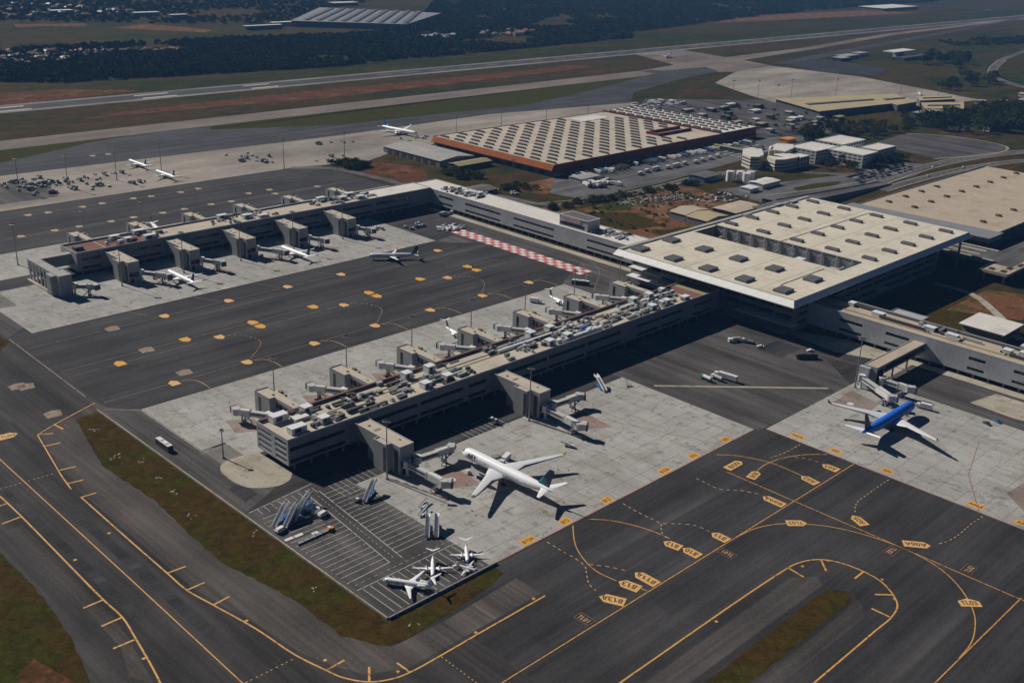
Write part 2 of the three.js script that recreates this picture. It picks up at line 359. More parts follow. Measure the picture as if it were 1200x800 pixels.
// lighter worn strips of old pavement
sheet('old_pavement', [[187, 503], [213, 515], [216, 500], [198, 503], [186, 446], [189, 404], [186, 364], [185, 339], [191, 302], [191, 269], [200, 252], [226, 251], [264, 253], [264, 239], [197, 239], [184, 246], [178, 258], [174, 272], [172, 293], [168, 316], [166, 331], [166, 425], [168, 456], [176, 497]], L(3), M.shoulder);
sheet('old_pavement', [[124, 300], [129, 316], [130, 347], [130, 420], [136, 420], [135, 333], [133, 316], [128, 290]], L(3), M.shoulder);
sheet('old_pavement', [[230, 178], [347, 179], [356, 172], [352, 167], [230, 168]], L(2), M.shoulderU);
sheet('old_pavement', [[230, 146], [345, 145], [352, 150], [356, 156], [344, 152], [230, 152]], L(2), M.shoulderU);
sheet('old_pavement', [[546, 634], [600, 640], [618, 700], [618, 480], [556, 455], [548, 493], [600, 520], [585, 600]], L(2), M.asphaltOld);
sheet('service_road', [[209, 506], [226.5, 494], [227, 428], [245, 414], [245, 384], [222, 372], [209, 366]], L(2), M.asphaltOld);
sheet('service_yard', [[453, 266], [457, 264], [545, 260], [600, 330], [600, 386], [452, 386]], L(2), M.asphaltOld);
sheet('service_yard', [[562, 225], [562, 60], [612, 60], [612, 262], [575, 262]], L(2), M.asphaltOld);
sheet('parking_pad', [[210, 366], [250, 371], [262, 371], [262, 266.5], [210, 266.5]], L(3), M.asphaltOld);
sheet('asphalt_patch', rect(330, 362, 352, 370), L(3), M.patch);
sheet('asphalt_patch', rect(232, 244, 430, 446), L(5), M.patch);
sheet('asphalt_patch', [[236, 655], [250, 690], [214, 700], [214, 636]], L(2), M.asphaltOld);
sheet('asphalt_patch', [[520, 190], [562, 186], [562, 225], [530, 226]], L(4), M.patch);
sheet('asphalt_patch', rect(552, 575, 312, 330), L(3), M.patch);
sheet('corner_sidewalk', [[592, 333], [600, 330], [612, 300], [612, 262], [598, 262], [586, 295]], L(3), M.kerbConcrete).name = 'sidewalk';  // pale sheet in the same concrete as the other sidewalks

for (const [a, b, c, d, m] of [[240, 420, 498, 504, 'asphaltDark'], [300, 540, 540, 549, 'patch'], [250, 380, 584, 592, 'patch'], [400, 556, 596, 606, 'asphaltDark'], [260, 330, 622, 632, 'asphaltDark'], [420, 500, 526, 533, 'asphaltDark'], [290, 452, 196, 206, 'patch'], [240, 330, 216, 224, 'patch'], [330, 400, 226, 240, 'asphaltDark'], [410, 456, 60, 105, 'asphaltDark'], [300, 400, 88, 98, 'patch'], [310, 420, 862, 872, 'patch'], [440, 600, 816, 826, 'asphaltDark'], [380, 560, 880, 888, 'patch']]) sheet('asphalt_patch', [[a, c], [b - 3, c + 0.6], [b, d], [a + 2, d - 0.4]], L(3), M[m]);
for (const [a, b, c, d, m] of [[140, 144, 330, 470, 'patch'], [154, 159, 300, 420, 'patch'], [146, 149, 480, 600, 'asphaltDark'], [170, 173, 520, 610, 'asphaltDark'], [212, 215, 400, 470, 'shoulder'], [216, 224, 375, 392, 'patch']]) sheet('asphalt_patch', [[a, c], [b, c + 3], [b - 0.5, d], [a + 0.3, d - 2]], L(4), M[m]);
// grass islands
sheet('grass_island', rough([[196, 502.5], [208, 505], [208.6, 498], [208.6, 264], [226, 263.4], [263, 264], [262, 258.6], [250, 255.5], [225.5, 253], [206, 251.9], [198, 254.4], [190.5, 269.4], [190, 301.6], [183.5, 339], [184, 364], [187, 403.6], [184, 446]]), L(4), M.turf);
sheet('grass_island', rough([[267, 164.2], [351, 164.6], [355.6, 158.3], [350, 154], [230, 153], [230, 164]]), L(4), M.turf);
sheet('grass_island', rough([[60, 100], [60, 430], [118, 420], [121.3, 403], [121.3, 363], [118.4, 331], [113, 305], [100, 250]]), L(3), M.turf);
sheet('grass_island', rough([[120, 590], [203, 618], [213, 629], [205, 700], [120, 760]]), L(3), M.turf);
sheet('bare_soil', [[96, 290], [96, 325], [104, 330], [110, 305]], L(4), M.soilRed);
// scuffed pale spots in the near island
{
  const o = mesh('gravel_scatter', [[197, 487], [199, 484], [194, 455], [192, 452], [200, 440], [199, 420], [197, 403], [193, 380], [205, 350], [201, 300], [214, 257]].flatMap(([u, v]) => Array.from({ length: 5 }, () => new THREE.DodecahedronGeometry(rr(0.25, 0.55), 0).scale(1, 0.4, 1).translate(u + rr(-2.2, 2.2), L(4) + 0.08, -(v + rr(-2.2, 2.2))))), M.kerbConcrete);
  o.userData.kind = 'stuff'; tag(o, 'pale stones scattered over the grass island beside the service road', 'stones');
}

// concrete aprons: each slab its own piece
function apron(name, u0, u1, v0, v1, w, d, skip = () => false) {
  const o = new THREE.Group(); o.name = numbered(name); o.userData.kind = 'structure'; o.position.set(u0, 0, -v0); scene.add(o); OFF.set(o, o.position.clone());
  mesh('joint_bed', bx(u0, u1, v0, v1, 0, L(4)), M.joint, o);
  const nu = Math.round((u1 - u0) / w), nv = Math.round((v1 - v0) / d), sw = (u1 - u0) / nu, sd = (v1 - v0) / nv;
  let run = 0, tone = 1;
  for (let j = 0; j < nv; j++) for (let i = 0; i < nu; i++) {
    const cu = u0 + (i + 0.5) * sw, cv = v0 + (j + 0.5) * sd;
    if (skip(cu, cv)) continue;
    if (run-- <= 0) { run = Math.floor(rr(1, 9)); tone = pick([0, 1, 1, 2, 3, 3, 4, 4, 5]); }
    const g = new THREE.BoxGeometry(sw - 0.13, 0.06, sd - 0.13), uv = metricUV(g).attributes.uv; for (let k = 0; k < uv.count; k++) uv.setXY(k, uv.getX(k) + cu, uv.getY(k) + cv);
    const s = new THREE.Mesh(g, M['slab' + (rand() < 0.88 ? tone : pick([1, 3, 4, 0]))]);
    s.name = 'slab'; s.position.set(cu - u0, L(4) + 0.03 - 0.004 + rr(-0.004, 0.004), -(cv - v0)); s.receiveShadow = true; o.add(s);
  }
  return o;
}
const AT = 0.15;                 // paint on the slabs lies at this height
const apronSouth = apron('apron', 262.2, 453, 266, 356, 12, 9);
const apronEast = apron('apron', 458, 562, 60, 262.5, 13, 11, (u, v) => false);
const apronNorth = apron('apron', 226.5, 552, 411, 493, 12.5, 10.2, (u, v) => u < 245 && v < 430);
const apronFarSouth = apron('apron', 228, 552, 634.5, 723, 13, 11, (u, v) => u < 240 && v > 690);
const apronFarNorth = apron('apron', 236, 640, 746, 806, 15, 12);
sheet('remote_apron', [[300, 927], [300, 1054], [373, 1056], [755, 1037], [1000, 1044], [1244, 999], [1150, 932], [760, 935], [690, 905], [610, 925]], L(5), M.apronFar);
sheet('asphalt_patch', [[310, 950], [380, 948], [395, 1010], [330, 1030], [312, 1010]], L(6), M.asphaltOld);
// rounded concrete pad at the pier's end and the kerbed strips along the buildings
sheet('concrete_pad', smooth([[246, 411.5], [240, 413.5], [233, 414.6], [226, 412.4], [222.6, 407], [221.6, 400], [221.8, 392], [224, 385], [229, 380.4], [236, 377.6], [242, 379.2], [246.5, 384]], 4), L(8), M.kerbConcrete);
sheet('sidewalk', rect(612.5, 619.5, 480, 716), L(4), M.kerbConcrete);
sheet('sidewalk', rect(604, 611.6, 60, 262), L(4), M.kerbConcrete);
sheet('sidewalk', [[586, 333], [596, 333], [596, 384], [590, 384]], L(4), M.kerbConcrete);
sheet('sidewalk', [[576, 205], [600, 200], [600, 130], [584, 130], [574, 180]], L(4), M.kerbConcrete);

// painted lines
const paintGroup = new THREE.Group(); paintGroup.name = 'pavement_markings'; paintGroup.userData.kind = 'structure'; scene.add(paintGroup);
const PY = L(6);
function line(pts, w, m = M.yellow, y = PY, name = 'painted_line') { return mesh(name, strip(pts, w, y), m, paintGroup); }
line([[470, 211.5], [120, 211.5]], 0.42);
line([[402.9, 248.6], [402.9, 40]], 0.42);
line(smooth([[352, 211.4], [360.4, 211.1], [369.9, 209.6], [379.9, 205.1], [388.5, 197.4], [395.2, 188.2], [400.5, 175], [402.9, 159], [401.3, 145], [396.4, 134], [388, 124], [379, 117], [370, 112.8], [360, 110], [345, 109]]), 0.42);
line([[404, 108.8], [200, 109.2]], 0.42);
line(smooth([[200, 183.8], [345, 183.7], [358.6, 182.6], [366.9, 178.8], [371.7, 172.5], [373.7, 161], [372.3, 152.4], [367.4, 144.8], [361.7, 140], [353, 138], [340, 138], [200, 138]]), 0.68);
line(smooth([[310.7, 265], [303.5, 257.9], [298.2, 251.4], [293.7, 242.6], [291.5, 234.2], [292.4, 224.8]]), 0.42);
line([[295.2, 217.2], [296.1, 212]], 0.42);
line(smooth([[319.4, 264], [325.4, 257.6], [330.2, 248.2], [333, 238.6], [333.9, 230]]), 0.42);
line(smooth([[413.9, 262.4], [419.7, 256.7], [424.1, 248.7], [427.2, 240.1], [427.7, 231.4], [427.2, 222.2]]), 0.42);
line(smooth([[457, 225.5], [448.8, 232.4], [441.1, 236.6], [432, 239.4], [422.8, 240.4], [415.7, 239.6]]), 0.42);
line([[152, 620], [151.6, 480], [151, 354], [150, 230]], 0.42);
line(smooth([[164.3, 426.3], [163.7, 380], [163.5, 347.8], [163.5, 331.6], [165.9, 317.1], [169.9, 293.4], [171.9, 271.8], [175, 257.7], [177, 250.5], [182.2, 242.6], [189.7, 238.2], [196.8, 236.9], [210.7, 236.7], [232.4, 236.9], [263.8, 236.9]]), 0.68);
line(smooth([[137.5, 470], [138.6, 441.5], [137.2, 347.4], [137.4, 331.9], [135.1, 316.9], [130, 289.5], [122, 260]]), 0.68);
line([[212.4, 515.8], [185.7, 504.1], [174.9, 498.2], [166, 449.7], [164.2, 436]], 0.6);
line([[214, 634], [212, 526]], 0.6, M.fadedPaint);
for (const v of [513, 557, 567, 612]) line([[216, v], [556, v]], 0.4, v === 567 || v === 513 ? M.fadedPaint : M.fadedPaint);
for (const v of [843.5, 902]) line([[296, v], [620, v]], 0.5, M.fadedPaint);
const tickMarks = [[[352.5, 182.9], [351.5, 175.5]], [[367.9, 177.1], [362.4, 171.6]], [[374.1, 160.9], [366.2, 160.8]], [[367.6, 144.4], [362, 149.7]], [[352.4, 138.6], [352.3, 146]], [[164.3, 426], [171, 425.5]], [[163.4, 347.3], [171.2, 346.8]], [[163.4, 331.9], [171.1, 332]], [[165.9, 316.7], [173.4, 317.5]], [[175.1, 257.2], [183, 257.5]], [[182.4, 242.5], [187.2, 248.8]], [[195.9, 236.8], [195.7, 244]], [[130.2, 426.2], [138.1, 426.8]], [[129.9, 441.4], [138.2, 441.8]], [[129.4, 347], [137.5, 347.1]], [[129.4, 332.1], [137.3, 332.2]], [[126.7, 317.2], [134.5, 316.9]], [[175.1, 498.6], [181.3, 494.8]], [[172.5, 484.2], [179.7, 482.7]], [[167.8, 456.2], [174.8, 454.8]], [[185.9, 503.9], [186.9, 496.3]], [[165.2, 441.7], [172, 440.4]]];
for (const t of tickMarks) line(t, 0.85, M.yellow, PY + 0.02, 'painted_tick');
const dashRuns = [[[341.6, 262.6], [340.8, 253.3], [340.8, 246], [341.2, 240.3], [346.4, 235], [350.8, 229], [351.5, 220.9]], [[340.6, 239.9], [334.7, 234.8], [333, 230.8]], [[292.5, 263.2], [292.1, 254.8], [292, 246.3], [290.6, 239.9], [287.1, 236.1], [282.4, 230.3], [281.1, 225.6]], [[293.1, 240.2], [295, 237.2], [297.6, 233.7], [301, 226.5]], [[386.2, 254.5], [386, 249.9], [385.6, 244.9], [386.5, 240.1], [392.4, 233.9], [396.2, 225.9]], [[456, 240.8], [441.5, 241], [431.7, 242.7]], [[441.6, 235], [445.1, 229.2], [446, 224]], [[455.8, 192], [443.7, 192], [433.1, 191.8], [425.1, 191.5], [418.9, 189.6], [413.6, 186.5]], [[456, 146.5], [447.5, 147.1], [438.3, 147], [429.8, 147], [421.9, 148.1], [417.3, 149.8]]];
for (const d of dashRuns) mesh('dashed_line', dashes(d, 2, 1.3, 0.4, PY), M.creamPaint, paintGroup);
for (const d of [[[141, 456.4], [164.5, 454.7]], [[150.9, 270.3], [171, 270]], [[209.5, 236], [209, 212]]]) mesh('dashed_line', dashes(d, 1.1, 0.9, 0.35, PY), M.creamPaint, paintGroup);
// small square taxiway-edge marks
for (const [u, v] of [[358, 180], [370, 175], [374, 153], [365, 143], [300, 182], [228, 238], [259, 238.5], [178, 262], [193, 240], [160, 390], [141, 380], [170, 300], [132, 305]]) mesh('edge_mark', flat(rect(u - 0.6, u + 0.6, v - 0.6, v + 0.6), PY + 0.02), M.yellow, paintGroup);

// lettered pavement signs: one print sheet, each sign cut from it
const words = [...new Set(['B13A', 'B13', 'B11A', 'B12', 'B10', 'B11', 'B09A', 'B09', 'B08', 'A02', 'A03', 'A02A', 'A04', 'A05', 'A06A', 'A06', 'TL03', 'TL02', 'TL01', 'B10A', ''])];
const CW = 256, CH = 128, COLS = 4, styles = ['cream', 'orange', 'black'];
const canvas = document.createElement('canvas'); canvas.width = CW * COLS * 2; canvas.height = 2048;
const ctx = canvas.getContext('2d');
const cells = {};
{
  ctx.fillStyle = '#c9a06a'; ctx.fillRect(0, 0, canvas.width, canvas.height);
  const r2 = rng(5); let i = 0;
  for (const st of styles) for (const w of words) {
    const cx = (i % (COLS * 2)) * CW, cy = Math.floor(i / (COLS * 2)) * CH; i++;
    ctx.fillStyle = st === 'cream' ? '#dfae6a' : st === 'orange' ? '#e2a32c' : '#141212'; ctx.fillRect(cx, cy, CW, CH);
    ctx.fillStyle = st === 'black' ? '#c79a72' : '#20180e';
    ctx.font = 'bold ' + (w.length > 3 ? 88 : 100) + 'px sans-serif'; ctx.textAlign = 'center'; ctx.textBaseline = 'middle';
    ctx.save(); ctx.translate(cx + CW / 2, cy + CH / 2 + 4); ctx.fillText(w, 0, 0); ctx.restore();
    if (st === 'black') { ctx.strokeStyle = '#8f6a50'; ctx.lineWidth = 7; ctx.strokeRect(cx + 6, cy + 6, CW - 12, CH - 12); }
    for (let k = 0; k < 70; k++) { ctx.fillStyle = st === 'black' ? 'rgba(60,55,52,0.5)' : 'rgba(120,92,60,0.45)'; const s = 2 + r2() * 7; ctx.fillRect(cx + r2() * (CW - s), cy + r2() * (CH - s), s * 1.6, s); }
    cells[st + w] = [cx / canvas.width, 1 - (cy + CH) / canvas.height, CW / canvas.width, CH / canvas.height];
  }
}
const printMap = new THREE.CanvasTexture(canvas); printMap.colorSpace = THREE.SRGBColorSpace; printMap.anisotropy = 8;
mat('print', [0.86, 0.86, 0.86], printMap, 0.8);
// a sign w x d metres whose text top points along heading `up` (degrees); point = the side the arrow tip leaves from: 'top', 'left' or 'right'
function sign(text, style, u, v, w, d, up, tip, y = PY + 0.02, plain) {
  const a = w / 2, b = d / 2, t = Math.min(w, d) * 0.28;
  const poly = tip === 'top' ? [[-a, -b], [a, -b], [a, b - t], [0, b + t * 0.4], [-a, b - t]] : tip === 'right' ? [[-a, -b], [a - t, -b], [a + t * 0.6, 0], [a - t, b], [-a, b]] : tip === 'left' ? [[-a + t, -b], [a, -b], [a, b], [-a + t, b], [-a - t * 0.6, 0]] : [[-a, -b], [a, -b], [a, b], [-a, b]];
  const g = new THREE.ShapeGeometry(new THREE.Shape(poly.map((p) => new THREE.Vector2(...p)))), [x0, y0, cw, ch] = cells[style + text], p = g.attributes.position, uv = g.attributes.uv;
  for (let i = 0; i < p.count; i++) uv.setXY(i, x0 + cw * Math.min(0.99, Math.max(0.01, (p.getX(i) + a) / w)), y0 + ch * Math.min(0.99, Math.max(0.01, (p.getY(i) + b) / d)));
  g.rotateX(-Math.PI / 2).rotateY((up - 90) * deg).translate(u, y, -v);
  return plain ? mesh('arrow_plate', g, plain, paintGroup) : mesh('lettered_marking', g, M.print, paintGroup, true);
}
for (const [t, u, v, w, d, up, tip] of [['B13A', 281.5, 217.3, 9.5, 5.6, 205, 'right'], ['B13', 293.8, 219, 8.5, 5.4, 192, 'right'], ['B11A', 302.5, 217.5, 10.5, 5.2, 180, 'right'], ['B12', 330.6, 225.8, 7.5, 5, 190, 'right'], ['B10', 332, 217, 7.8, 5, 180, 'right'], ['B11', 351.2, 216, 7.8, 5, 180, 'right'], ['B09A', 395.6, 217.6, 10.5, 5, 180, 'right'], ['B09', 411, 250.3, 11.5, 4.6, 90, 'right'], ['B08', 410, 238, 8.5, 4.6, 100, 'right'], ['A02', 426, 217.2, 8.6, 5, 172, 'right'], ['A03', 445.2, 217, 8, 5, 180, 'right'], ['TL03', 386.2, 200.4, 8.5, 4.8, 228, 'left'], ['A05', 409.5, 182.4, 8.3, 5, 155, 'right'], ['A06A', 410, 156, 10.8, 5, 218, 'left'], ['TL03', 385, 121.5, 8.5, 5, 45, 'top'], ['TL02', 163.5, 506.5, 8, 6, 85, 'right']]) sign(t, 'cream', u, v, w, d, up, tip);
for (const [t, u, v, up] of [['TL01', 264, 216.6, 0], ['TL01', 342.6, 206.6, 180], ['TL02', 397.3, 160.6, 270], ['TL02', 408.6, 132, 90]]) sign(t, 'black', u, v, 7.4, 4.6, up, '');
for (const [t, u] of [['B13A', 287.3], ['B13', 310.4], ['B12', 338.4], ['B10A', 381], ['B10', 404.2], ['B09', 431.5]]) sign(t, 'orange', u, 269.5, t.length > 3 ? 7.6 : 6, 4.4, 90, '', AT);
for (const [t, v] of [['A02A', 246.8], ['A02', 224.9], ['A04', 196.8], ['A06A', 152.9], ['A06', 131.9]]) sign(t, 'orange', 463.6, v, t.length > 3 ? 7.6 : 6, 4.2, 0, '', AT);
// arrow plates on the middle and far lanes
const lane = ['', '', '', ''];
for (const [i, [u, v]] of [[292.9, 566.9], [339.6, 566.6], [339.7, 557.6], [246.3, 557.1], [385.9, 566.6], [431.9, 566.4], [431.8, 557.2], [478.8, 567.3], [525.7, 567.6], [525, 557.4]].entries()) sign(lane[i % 4], 'orange', u, v, 7, 5.8, 0, i % 2 ? 'left' : 'right');
for (const [i, [u, v]] of [[303.2, 611.9], [349.6, 612.1], [310.8, 557.5], [255.9, 512.4], [302.2, 512.6], [396, 612.1], [441.3, 611.2], [403.6, 556.9], [496.4, 557], [535.3, 613], [395.7, 512.8], [348.6, 512.3], [441.8, 512.5], [488.7, 512.2], [534.9, 511.9], [305.1, 844], [332.2, 844.6], [351.9, 844.1], [378.6, 843.3], [398.5, 844.3], [424.5, 842.7], [444.7, 843.1], [334.5, 902.5], [350.5, 900.8], [380.8, 901.4], [398.9, 903], [427.9, 902.8], [443.8, 901], [472, 899], [491.5, 901.9], [477.6, 1091.8], [494, 1090.5], [471.3, 843.7], [490.5, 842.2], [518.3, 858.6], [540.9, 859.1], [536.9, 843], [584.1, 843.9]].entries()) sign(lane[(i * 3) % 4], 'cream', u, v, 6.4, 5.4, 0, i % 2 ? 'left' : 'right', v > 1000 ? L(8) : PY + 0.02, v > 800 ? M.fadedCream : undefined);
for (const [u, v] of [[268.3, 611.8], [267.6, 566.5], [267.6, 522.2], [190.6, 562.3], [190.6, 516.6], [194, 559]]) mesh('faded_marking', flat([[u - 4.4, v - 3.6], [u + 3, v - 4.4], [u + 4.6, v + 2.4], [u + 1, v + 4.4], [u - 4, v + 3.2]], PY), M.fadedPaint, paintGroup);
for (const u of [255.9, 302.2, 348.6, 395.7, 441.8, 488.7, 534.9]) line(smooth([[u + 5, 512.3], [u + 9.5, 510], [u + 11.5, 505], [u + 11.5, 494]]), 0.4, M.creamPaint);
for (const u of [310.8, 403.6, 496.4]) mesh('dashed_line', dashes([[u + 5, 557], [u + 13, 549], [u + 15, 536], [u - 4, 516]], 2, 1.6, 0.4, PY), M.creamPaint, paintGroup);
for (const u of [303.2, 349.6, 396, 441.3]) line([[u - 14, 633], [u - 4.5, 613.5]], 0.35, M.fadedPaint);

// stand parking bays: white lines
{
  const w = [], y = L(5), seg = (a, b, k = 0.22) => w.push(strip([a, b], k, y));
  seg([212, 366], [247, 369.5], 0.3); seg([233.4, 295.3], [240, 360], 0.3); seg([239.5, 294.8], [246, 362], 0.3); seg([211.5, 294.5], [233.4, 295.3], 0.3); seg([211.8, 288.2], [264.5, 288.2], 0.3);
  for (let v = 299; v < 361; v += 3.45) { const u1 = 233.4 + (v - 295.3) * 0.102; seg([212, v], [u1 - 0.2, v]); const u2 = 239.5 + (v - 294.8) * 0.097; seg([u2 + 0.2, v], [Math.min(262 + (v > 340 ? -(v - 340) * 0.1 : 0), 262), v]); }
  for (let u = 214; u < 264; u += 3.55) seg([u, 268], [u, 287.5]);
  for (let u = 216; u < 246; u += 3.6) seg([u, 361], [u + 0.3, 366.6]);
  for (let v = 297; v < 358; v += 3) w.push(strip([[236.6 + (v - 295) * 0.1, v], [236.75 + (v - 295) * 0.1, v + 1.3]], 0.18, y));
  for (let u = 213; u < 262; u += 3.2) w.push(strip([[u, 291.4], [u + 1.5, 291.4]], 0.18, y));
  mesh('parking_bay_lines', w, M.whitePaint, paintGroup);
  const w2 = [];
  for (let u = 334; u < 362; u += 3.2) w2.push(strip([[u, 353], [u, 369]], 0.2, L(5)));
  for (let u = 252; u < 276; u += 3.2) w2.push(strip([[u, 350], [u, 366]], 0.2, L(5)));
  for (let v = 186; v > 160; v -= 5.5) w2.push(strip([[550, v], [562, v - 1]], 0.25, AT));
  mesh('parking_bay_lines', w2, M.whitePaint, paintGroup);
}
line([[457.7, 336.2], [531.9, 268.4]], 1.9, M.kerbConcrete, L(5), 'concrete_strip');
line([[213, 505], [226, 492], [226, 430]], 0.3, M.whitePaint, L(4));
line([[224, 428], [246, 429]], 0.3, M.whitePaint, L(9));
for (const pts of [[[575, 300], [580, 262]], [[560, 480], [600, 520], [606, 640], [612, 700]], [[556, 468], [606, 512], [611, 640]]]) line(smooth(pts), 0.3, M.fadedPaint, L(4));
line([[248, 266.2], [453, 266.2]], 0.5, M.redLine, AT); line([[458.3, 262], [458.3, 60]], 0.5, M.redLine, AT);
for (const [a, b] of [[[300, 342], [330, 268]], [[395, 342], [425, 268]], [[530, 180], [490, 168]], [[490, 168], [460, 150]]]) line([a, b], 0.35, M.redLine, AT);
// hatched safety zones beside the jet bridges
for (const [u, v] of [[291, 333], [384, 333]]) {
  const pad = mesh('safety_zone', flat([[u, v - 8], [u + 14, v - 16], [u + 17, v + 7], [u, v + 9]], AT - 0.01), M.pinkPad, paintGroup);
  mesh('hatching', Array.from({ length: 11 }, (_, i) => strip([[u + 1 + i * 1.4, v - 7 - i * 0.6], [u + 1 + i * 1.4, v + 7.5]], 0.28, AT + 0.005)), M.redLine, paintGroup);
  mesh('stop_circle', new THREE.CircleGeometry(2, 20).rotateX(-Math.PI / 2).translate(u + 7, AT + 0.012, -(v - 3)), M.offWhite, paintGroup);
}
mesh('safety_zone', flat([[512, 256], [540, 258], [534, 238], [516, 236]], AT - 0.01), M.pinkPad, paintGroup);
mesh('stop_circle', new THREE.CircleGeometry(1.9, 20).rotateX(-Math.PI / 2).translate(522, AT + 0.012, -249), M.offWhite, paintGroup);
mesh('safety_zone', flat([[470, 130], [520, 128], [516, 145], [486, 148]], AT - 0.01), M.pinkPad, paintGroup);

// lead-in lines and worn pads under the sunlit and far stands
for (let k = 0; k < 7; k++) {
  const u = 266.4 + 46.66 * k;
  line([[u + 25, 493], [u + 24.6, 446]], 0.3, M.fadedPaint, AT); line([[u + 2, 493], [u + 2, 454]], 0.25, M.redLine, AT);
  mesh('safety_zone', flat([[u - 18, 437], [u - 4, 430], [u - 2, 446], [u - 14, 453]], AT - 0.012), M.pinkPad, paintGroup);
}
for (let k = 0; k < 5; k++) { const u = 316 + 46.7 * k; line([[u + 29.6, 636], [u + 29.6, 690]], 0.35, M.fadedPaint, AT); mesh('safety_zone', flat([[u + 8, 684], [u + 20, 676], [u + 24, 664], [u + 10, 668]], AT - 0.012), M.pinkPad, paintGroup); }
line([[315.6, 266.4], [315.6, 344]], 0.3, M.fadedPaint, AT); line([[409, 266.4], [409, 344]], 0.3, M.fadedPaint, AT); line([[458, 220], [540, 220]], 0.3, M.fadedPaint, AT); line([[458, 150], [540, 150]], 0.3, M.fadedPaint, AT);
mat('panelWhite', [0.66, 0.63, 0.61], T.paint, 0.8);
// red and white chequered panels beside the connecting building
{
  const o = new THREE.Group(); o.name = 'chequered_marking'; o.userData.kind = 'structure'; o.position.set(584, 0, -575); scene.add(o);
  const gs = new THREE.BoxGeometry(4.3, 0.1, 4.9);
  for (let j = 0; j < 3; j++) for (let i = 0; i < 30; i++) { const p = new THREE.Mesh(gs, (i + j) % 2 ? M.redPaint : M.panelWhite); p.name = 'chequer_panel'; p.position.set(-4.4 + j * 4.4 + i * 0.05, 0.12, -(-72 + i * 4.98)); p.castShadow = p.receiveShadow = true; o.add(p); }
}

// ---------------------------------------------------------------- terminal buildings
// roof plant: air handling units, ducts and small boxes (all fixed parts of their building)
function airUnit(u, v, h, su, sv, sh, parent, m = M.unitWhite) { const o = mesh('air_handling_unit', [bx(u - su / 2, u + su / 2, v - sv / 2, v + sv / 2, h + 0.35, h + sh), bx(u - su / 2 + 0.3, u + su / 2 - 0.3, v - sv / 2 + 0.3, v + sv / 2 - 0.3, h, h + 0.35), bx(u - su / 2 - 0.12, u + su / 2 + 0.12, v - sv / 2 - 0.12, v + sv / 2 + 0.12, h + sh, h + sh + 0.12)], m, parent); mesh('grille', [bx(u - su * 0.3, u + su * 0.1, v - sv / 2 - 0.06, v - sv / 2 + 0.02, h + 0.7, h + sh - 0.5)], M.darkSteel, o); return o; }
function ductRun(pts, h, w, parent, m = M.duct) {
  const gs = [];
  for (let i = 1; i < pts.length; i++) { const [a, b] = [pts[i - 1], pts[i]]; gs.push(bx(Math.min(a[0], b[0]) - w / 2, Math.max(a[0], b[0]) + w / 2, Math.min(a[1], b[1]) - w / 2, Math.max(a[1], b[1]) + w / 2, h + 0.5 + 0.01 * i, h + 0.5 + w * 0.8 + 0.01 * i)); }
  for (const [u, v] of pts) gs.push(bx(u - 0.15, u + 0.15, v - 0.5, v + 0.5, h, h + 0.6));
  return mesh('roof_duct', gs, m, parent);
}
function fanBox(u, v, h, s, parent, m) { return mesh('roof_vent', [bx(u - s / 2, u + s / 2, v - s / 2, v + s / 2, h, h + s * 0.6), cyl(u, h + s * 0.75, -v, s * 0.36, s * 0.36, s * 0.3, 'y', 10)], m, parent); }
function plantCluster(u0, u1, v0, v1, h, parent, n) {
  for (let i = 0; i < n; i++) {
    const u = rr(u0, u1), v = rr(v0, v1), k = rand();
    if (k < 0.34) { const l = rr(3, 8); ductRun([[u, v], [u + l, v], [u + l, v + rr(-3, 3)]], h, rr(0.8, 1.5), parent, pick([M.duct, M.unitGrey, M.darkSteel, M.roofDark, M.steel])); }
    else if (k < 0.62) fanBox(u, v, h, rr(1.2, 2.2), parent, pick([M.unitGrey, M.duct, M.steel, M.darkSteel]));
    else if (k < 0.86) mesh('roof_box', [bx(u, u + rr(1.5, 4.2), v, v + rr(1.2, 2.6), h + 0.25, h + rr(1.2, 2.4)), bx(u + 0.2, u + 1.2, v + 0.2, v + 1, h, h + 0.3)], pick([M.unitGrey, M.unitWhite, M.darkSteel, M.steel, M.roofBrown, M.darkSteel]), parent);
    else mesh('roof_pipe', [bar(wp(u, v, h + 0.4), wp(u + rr(4, 10), v + rr(-0.4, 0.4), h + 0.4), 0.28, 8), bx(u, u + 0.4, v - 0.5, v + 0.5, h, h + 0.3)], pick([M.duct, M.darkSteel]), parent);
  }
}
function parapet(u0, u1, v0, v1, h, hh = 0.7, t = 0.35) { return [bx(u0, u1, v0, v0 + t, h, h + hh), bx(u0, u1, v1 - t, v1, h, h + hh), bx(u0, u0 + t, v0 + t, v1 - t, h, h + hh), bx(u1 - t, u1, v0 + t, v1 - t, h, h + hh)]; }

